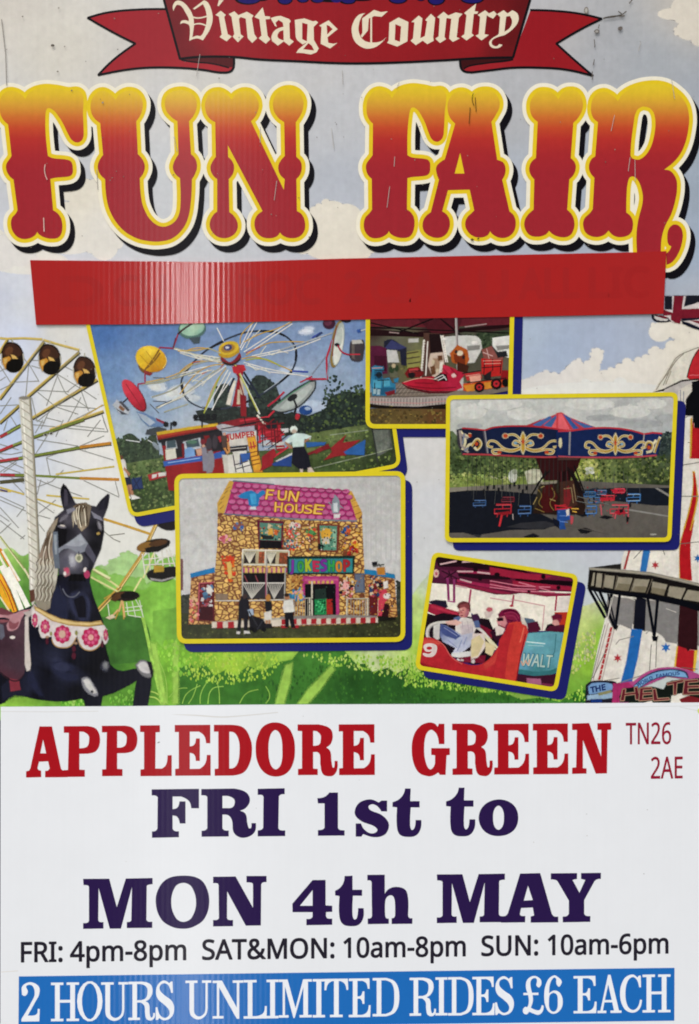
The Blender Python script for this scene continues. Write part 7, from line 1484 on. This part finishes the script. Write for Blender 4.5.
P_['M'] = (['50,77 202,76 246,242 298,75 454,72 454,108 428,112* 420,118 418,316 428,325* 452,326 452,362 304,363 304,328 322,326* 330,318 334,125 270,366 205,367 140,130 138,318 146,327* 168,328 168,366 50,368 50,334 74,332* 84,322 84,125 78,116* 52,113'], [])
P_['O'] = (['~109,58 165,72 196,120 209,216 190,310 150,355 109,368 62,355 22,310 2,216 14,130 50,74'], ['~109,100 140,122 158,215 140,305 109,328 80,305 62,215 78,122'])
P_['N'] = (['194,65 325,63 426,245 426,110 420,101* 388,97 388,60 505,60 505,96 484,98* 474,108 472,348 384,349 276,150 275,305 284,315* 310,316 310,352 194,354 194,316 218,315* 228,306 226,114 220,104* 194,102'], [])
P_['4'] = (['138,72 203,71 203,198 236,200 236,230 205,232 205,252 212,262* 236,264 236,295 107,297 107,266 128,264* 138,255 138,232 38,232 37,190'], ['138,122 138,200 75,200'])
P_['T'] = (['298,52 338,50 338,120 386,120 386,150 340,150 338,245* 346,268* 359,262* 366,212 394,212 392,260* 370,294* 330,302* 290,292* 272,255* 272,152 250,148 250,126 275,110* 292,85*'], [])
P_['h'] = (['411,46 498,45 498,140 520,115* 560,106* 600,120* 614,160* 614,246 620,260* 636,262 635,290 532,291 532,262 544,259* 549,248 548,180* 540,154* 525,148* 508,158* 500,180* 500,250 506,262* 518,264 518,290 413,292 413,264 428,261* 434,250 432,84 427,75* 411,74'], [])
P_['A'] = (['358,30 434,28 478,182 486,191* 502,192 502,214 398,215 398,192 411,188 406,158 362,160 357,184 363,190 378,190 377,214 286,215 286,192 302,190* 312,180'], ['388,76 372,132 406,130'])
P_['Y'] = (['474,29 573,28 573,50 556,54 582,102 604,54 588,50 588,28 663,27 663,50 648,52* 638,60 600,130 600,182 607,189* 623,190 623,212 519,214 519,192 534,190* 542,182 542,132 500,60 492,54* 474,52'], [])
VI = '2a1a47'
ln = Part('date_lettering', notice, 'sheet_ink', 0, base=SZ + .0001)
for f, items in {(140, 780, 3.495): [('F', (42, 29, 207, 200)), ('R', (215, 28, 406, 200)), ('I', (412, 27, 508, 195)), ('1', (620, 42, 715, 193))],
                 (330, 780, 3.495): [('s', (86, 66, 206, 198)), ('t', (218, 28, 319, 197)), ('t', (405, 25, 507, 195)), ('o', (519, 66, 657, 194))]}.items():
    fr(*f)
    for i, (ch, bx) in enumerate(items):
        if ch == '1' or (f[0] == 330 and i == 2): ln.build(); ln = Part('date_lettering', notice, 'sheet_ink', 0, base=SZ + .0001)
        ln.glyph(VI, P_[ch], bx)
ln.build()
ln = Part('date_lettering', notice, 'sheet_ink', 0, base=SZ + .0001)
fr(75, 865, 5.825); ln.glyph(VI, P_['M'], (50, 72, 454, 368))
fr(); ln.glyph(VI, P_['O'], (156, 875, 209.5, 928))
fr(180, 865, 5.825); ln.glyph(VI, P_['N'], (194, 60, 505, 354))
ln.build(); ln = Part('date_lettering', notice, 'sheet_ink', 0, base=SZ + .0001)
fr(285, 865, 4.993)
ln.glyph(VI, P_['4'], (37, 71, 236, 297)); ln.glyph(VI, P_['T'], (250, 50, 394, 302)); ln.glyph(VI, P_['h'], (411, 45, 636, 292))
ln.build(); ln = Part('date_lettering', notice, 'sheet_ink', 0, base=SZ + .0001)
fr(425, 865, 3.778)
ln.glyph(VI, P_['M'], (44, 30, 301, 217)); ln.z += .5
ln.glyph(VI, P_['A'], (286, 28, 502, 215)); ln.glyph(VI, P_['Y'], (474, 27, 663, 214))
ln.build()

fr()
TI = '25222c'
def bl(x): return 961.2 - (x-22)*.0137
for s, x0, x1 in (('FRI:', 22, 62.6), ('4pm-8pm', 71, 186), ('SAT&MON:', 202.9, 334), ('10am-8pm', 344, 465), ('SUN:', 481.6, 537.4), ('10am-6pm', 548, 667.4)):
    tm = Part('opening_hours_lettering', notice, 'sheet_ink', 0, base=SZ + .0001)
    tm.text(TI, s, [(x0, bl(x0)-19.4), (x1, bl(x1)-19.4), (x1, bl(x1)), (x0, bl(x0))], w=.6); tm.build()

# ------------------------------------------------------------------ blue price band
fr()
bd = Part('price_band', notice, 'band', 0, base=SZ + .0001)
bd.f_('2069b4', '19.4,975.6 674,967 673.8,1019.8 19,1028.5')
bo = bd.build()
def rc(x0, y0, x1, y1): return '%g,%g %g,%g %g,%g %g,%g' % (x0, y0, x1, y0, x1, y1, x0, y1)
ST, TH, SL = 4.6, 2.1, 2.5          # stem, hairline, serif
def serif(x, w, top): return rc(x, 0, x+w, SL) if top else rc(x, 39-SL, x+w, 39)
T_ = {}
T_['2'] = (['.5,10.5 1.2,3.5* 9,0* 17,4.5* 17.3,12.5* 13.5,20* 6.2,33.5 14.5,32.6* 16,27 18,27 17.5,39.5 0,39.5 0,37 9.8,20* 13,12* 11.5,4.6* 8,2.6* 4.6,4.2* 6.3,9.5* 4,13.5* .8,12.8*'], [])
T_['H'] = ([rc(4, 0, 8.8, 39), rc(19.2, 0, 24, 39), serif(0, 12.4, 1), serif(15.6, 12.4, 1), serif(0, 12.4, 0), serif(15.6, 12.4, 0), rc(6, 17.5, 22, 20.3)], [])
T_['O'] = (['o 12.8,19.5,12.8,20.4'], ['o 12.8,19.5,7.9,18.2'])
T_['U'] = ([serif(0, 12.6, 1), serif(17.4, 9.6, 1), '4.2,1 9,1 9,30 10,34.5* 14.5,37* 19.5,34* 21,28 21,1 23.2,1 23.2,28 21,36* 13.5,40* 6.2,36.5* 4.2,30'], [])
T_['R'] = ([serif(0, 11.5, 0), '0,0 14,0 22,3* 24,10.5* 21,17.5* 17,20 20.5,23* 21.3,33* 22.5,36.6* 24.2,35.5* 24.6,32 26.4,32 25.8,37* 22.5,39.6* 18,38* 16.6,32* 16,25* 12.5,21.2 8.6,21.2 8.6,39 4,39 4,2.5 0,2.5'], ['8.6,2.4 13,2.6 18,5.5* 19,10.5* 17.5,16.5* 13,18.8 8.6,18.8'])
T_['S'] = (['15.4,.5 17,.5 17.3,12 15.6,12 13,4.5* 9,2.2* 5,4.6* 5,9.5* 9.5,14.6* 16,20* 18.6,28* 16,36.5* 9.5,39.8* 4.2,37.4 2.6,39.4 .8,39.4 .6,26.5 2.4,26.5 5,34.5* 9.5,37.4* 13.6,34.8* 13.6,29.5* 9,24* 2.8,18* 1,10.5* 3.2,3* 8.5,-.6* 13.8,2.2'], [])
T_['N'] = (['0,0 9,0 23.6,28 23.6,2.5 19.6,2.5 19.6,0 30,0 30,2.5 26,2.5 26,39.5 23.6,39.5 6.4,7 6.4,36.5 10.6,36.5 10.6,39 0,39 0,36.5 4.1,36.5 4.1,2.5 0,2.5'], [])
T_['L'] = (['0,0 12.6,0 12.6,2.5 8.6,2.5 8.6,36.5 15,36* 19.5,33* 20.6,26.5 22.6,26.5 22.4,39 0,39 0,36.5 4,36.5 4,2.5 0,2.5'], [])
T_['I'] = (['0,0 12,0 12,2.5 8.4,2.5 8.4,36.5 12,36.5 12,39 0,39 0,36.5 3.6,36.5 3.6,2.5 0,2.5'], [])
T_['M'] = (['0,0 8.6,0 16.4,29.5 24,0 32.6,0 32.6,2.5 28.8,2.5 28.8,36.5 32.6,36.5 32.6,39 20.4,39 20.4,36.5 24.2,36.5 24.2,8 15.6,39.5 14.4,39.5 6,7 6,36.5 9.6,36.5 9.6,39 0,39 0,36.5 3.8,36.5 3.8,2.5 0,2.5'], [])
T_['T'] = (['.4,0 23.6,0 24,11.5 22.2,11.5 20.6,5.5* 16.5,2.4 14.4,2.4 14.4,36.5 18.4,36.5 18.4,39 5.6,39 5.6,36.5 9.6,36.5 9.6,2.4 7.5,2.4 3.5,5.5* 1.8,11.5 0,11.5'], [])
T_['E'] = (['0,0 20.6,0 20.8,10.5 19,10.5 17.4,4.8* 13.5,2.4 8.6,2.4 8.6,18 12,17.4* 13.8,13 15.6,13 15.6,25.6 13.8,25.6 12,20.9* 8.6,20.4 8.6,36.6 14.5,36.4* 18.5,33.5* 20,27 21.8,27 21.4,39 0,39 0,36.5 4,36.5 4,2.5 0,2.5'], [])
T_['D'] = (['0,0 13.5,0 23,5* 26.4,19.5* 23,34* 13.5,39 0,39 0,36.5 4,36.5 4,2.5 0,2.5'], ['8.6,2.4 13,2.4 19.5,6.5* 21.4,19.5* 19.5,32.5* 13,36.6 8.6,36.6'])
T_['C'] = (['19,.6 20.8,.6 21,13 19.2,13 16.8,5* 12.6,2* 7.6,6.5* 5.4,19.5* 7.6,32.5* 12.8,37* 17.6,34* 20,26 22,26.4 19.4,36* 12.4,39.8* 4,35* 0,19.5* 4,4* 12,-.7* 17.4,2.6'], [])
T_['A'] = (['11,-.4 13.6,-.4 22.4,36.5 25,36.5 25,39 13.6,39 13.6,36.5 17.2,36.5 15.4,28 7.2,28 5.6,36.5 9.2,36.5 9.2,39 0,39 0,36.5 3,36.5'], ['11.2,9.5 7.7,25.6 14.9,25.6'])
T_['6'] = (['15.8,10.8 17.4,6* 14,1.6* 9.8,-.4* 3.6,5* .4,20* 3,35* 9.4,39.8* 16.2,35.6* 18.4,27* 16,18.4* 10.4,15.4* 5.2,18.4 6.2,8* 9.6,2* 12,3* 12.2,8* 14.4,11.6*'], ['9.4,17.6 12.8,20* 13.6,27* 12.8,35* 9.4,37.6* 5.8,34.6* 5,27* 6,20*'])
T_['£'] = (['5,17 3.4,10* 5.2,3* 11.6,-.5* 17.8,2.6* 19,7.8* 16.6,11.6* 14,9.4* 14.6,5.4* 14,2.4* 11.4,1.8* 8.4,4.6* 8.2,10.4* 9.6,17 16,17 16,19.4 10.2,19.4 10.4,26* 8.4,32.4 13,34.8* 17.2,35* 19.4,30 21.4,30.6 20,37* 16,40* 10.6,38.4* 6.6,36.6 4.6,39.2* 1.6,38.6* .4,35* 2.2,31.8* 5,32 6.4,27* 5.8,19.4 1,19.4 1,17'], [])
pl = Part('price_lettering', bo, 'sheet_ink', 1, base=SZ + .00014)
for f, items in {(10, 925, 3.495): [('2', 42, 106, 197, 334), ('H', 145, 243, 198, 333), ('O', 236, 325, 194, 333), ('U', 320, 414, 197, 332), ('R', 415, 508, 195, 331), ('S', 510, 575, 191, 330)],
                 (180, 925, 3.495): [('U', 20, 110, 191, 327), ('N', 115, 222, 191, 325), ('L', 223, 304, 189, 324), ('I', 303, 345, 188, 323), ('M', 346, 461, 187, 322), ('I', 464, 507, 186, 320), ('T', 505, 588, 185, 319), ('E', 590, 666, 184, 319)],
                 (350, 925, 3.495): [('D', 79, 172, 182, 316), ('R', 208, 300, 181, 316), ('I', 298, 340, 180, 313), ('D', 342, 431, 179, 313), ('E', 427, 505, 178, 312), ('S', 506, 572, 176, 312), ('£', 603, 676, 175, 311)],
                 (500, 925, 3.513): [('6', 154, 219, 174, 309), ('E', 257, 338, 176, 307), ('A', 341, 425, 172, 306), ('C', 420, 497, 171, 305), ('H', 499, 597, 171, 304)]}.items():
    fr(*f)
    for ch, x0, x1, y0, y1 in items:
        pl.glyph('e8eaee', T_[ch], (x0, y0, x1, y1), slope=-.012); pl.z += .1
pl.build()
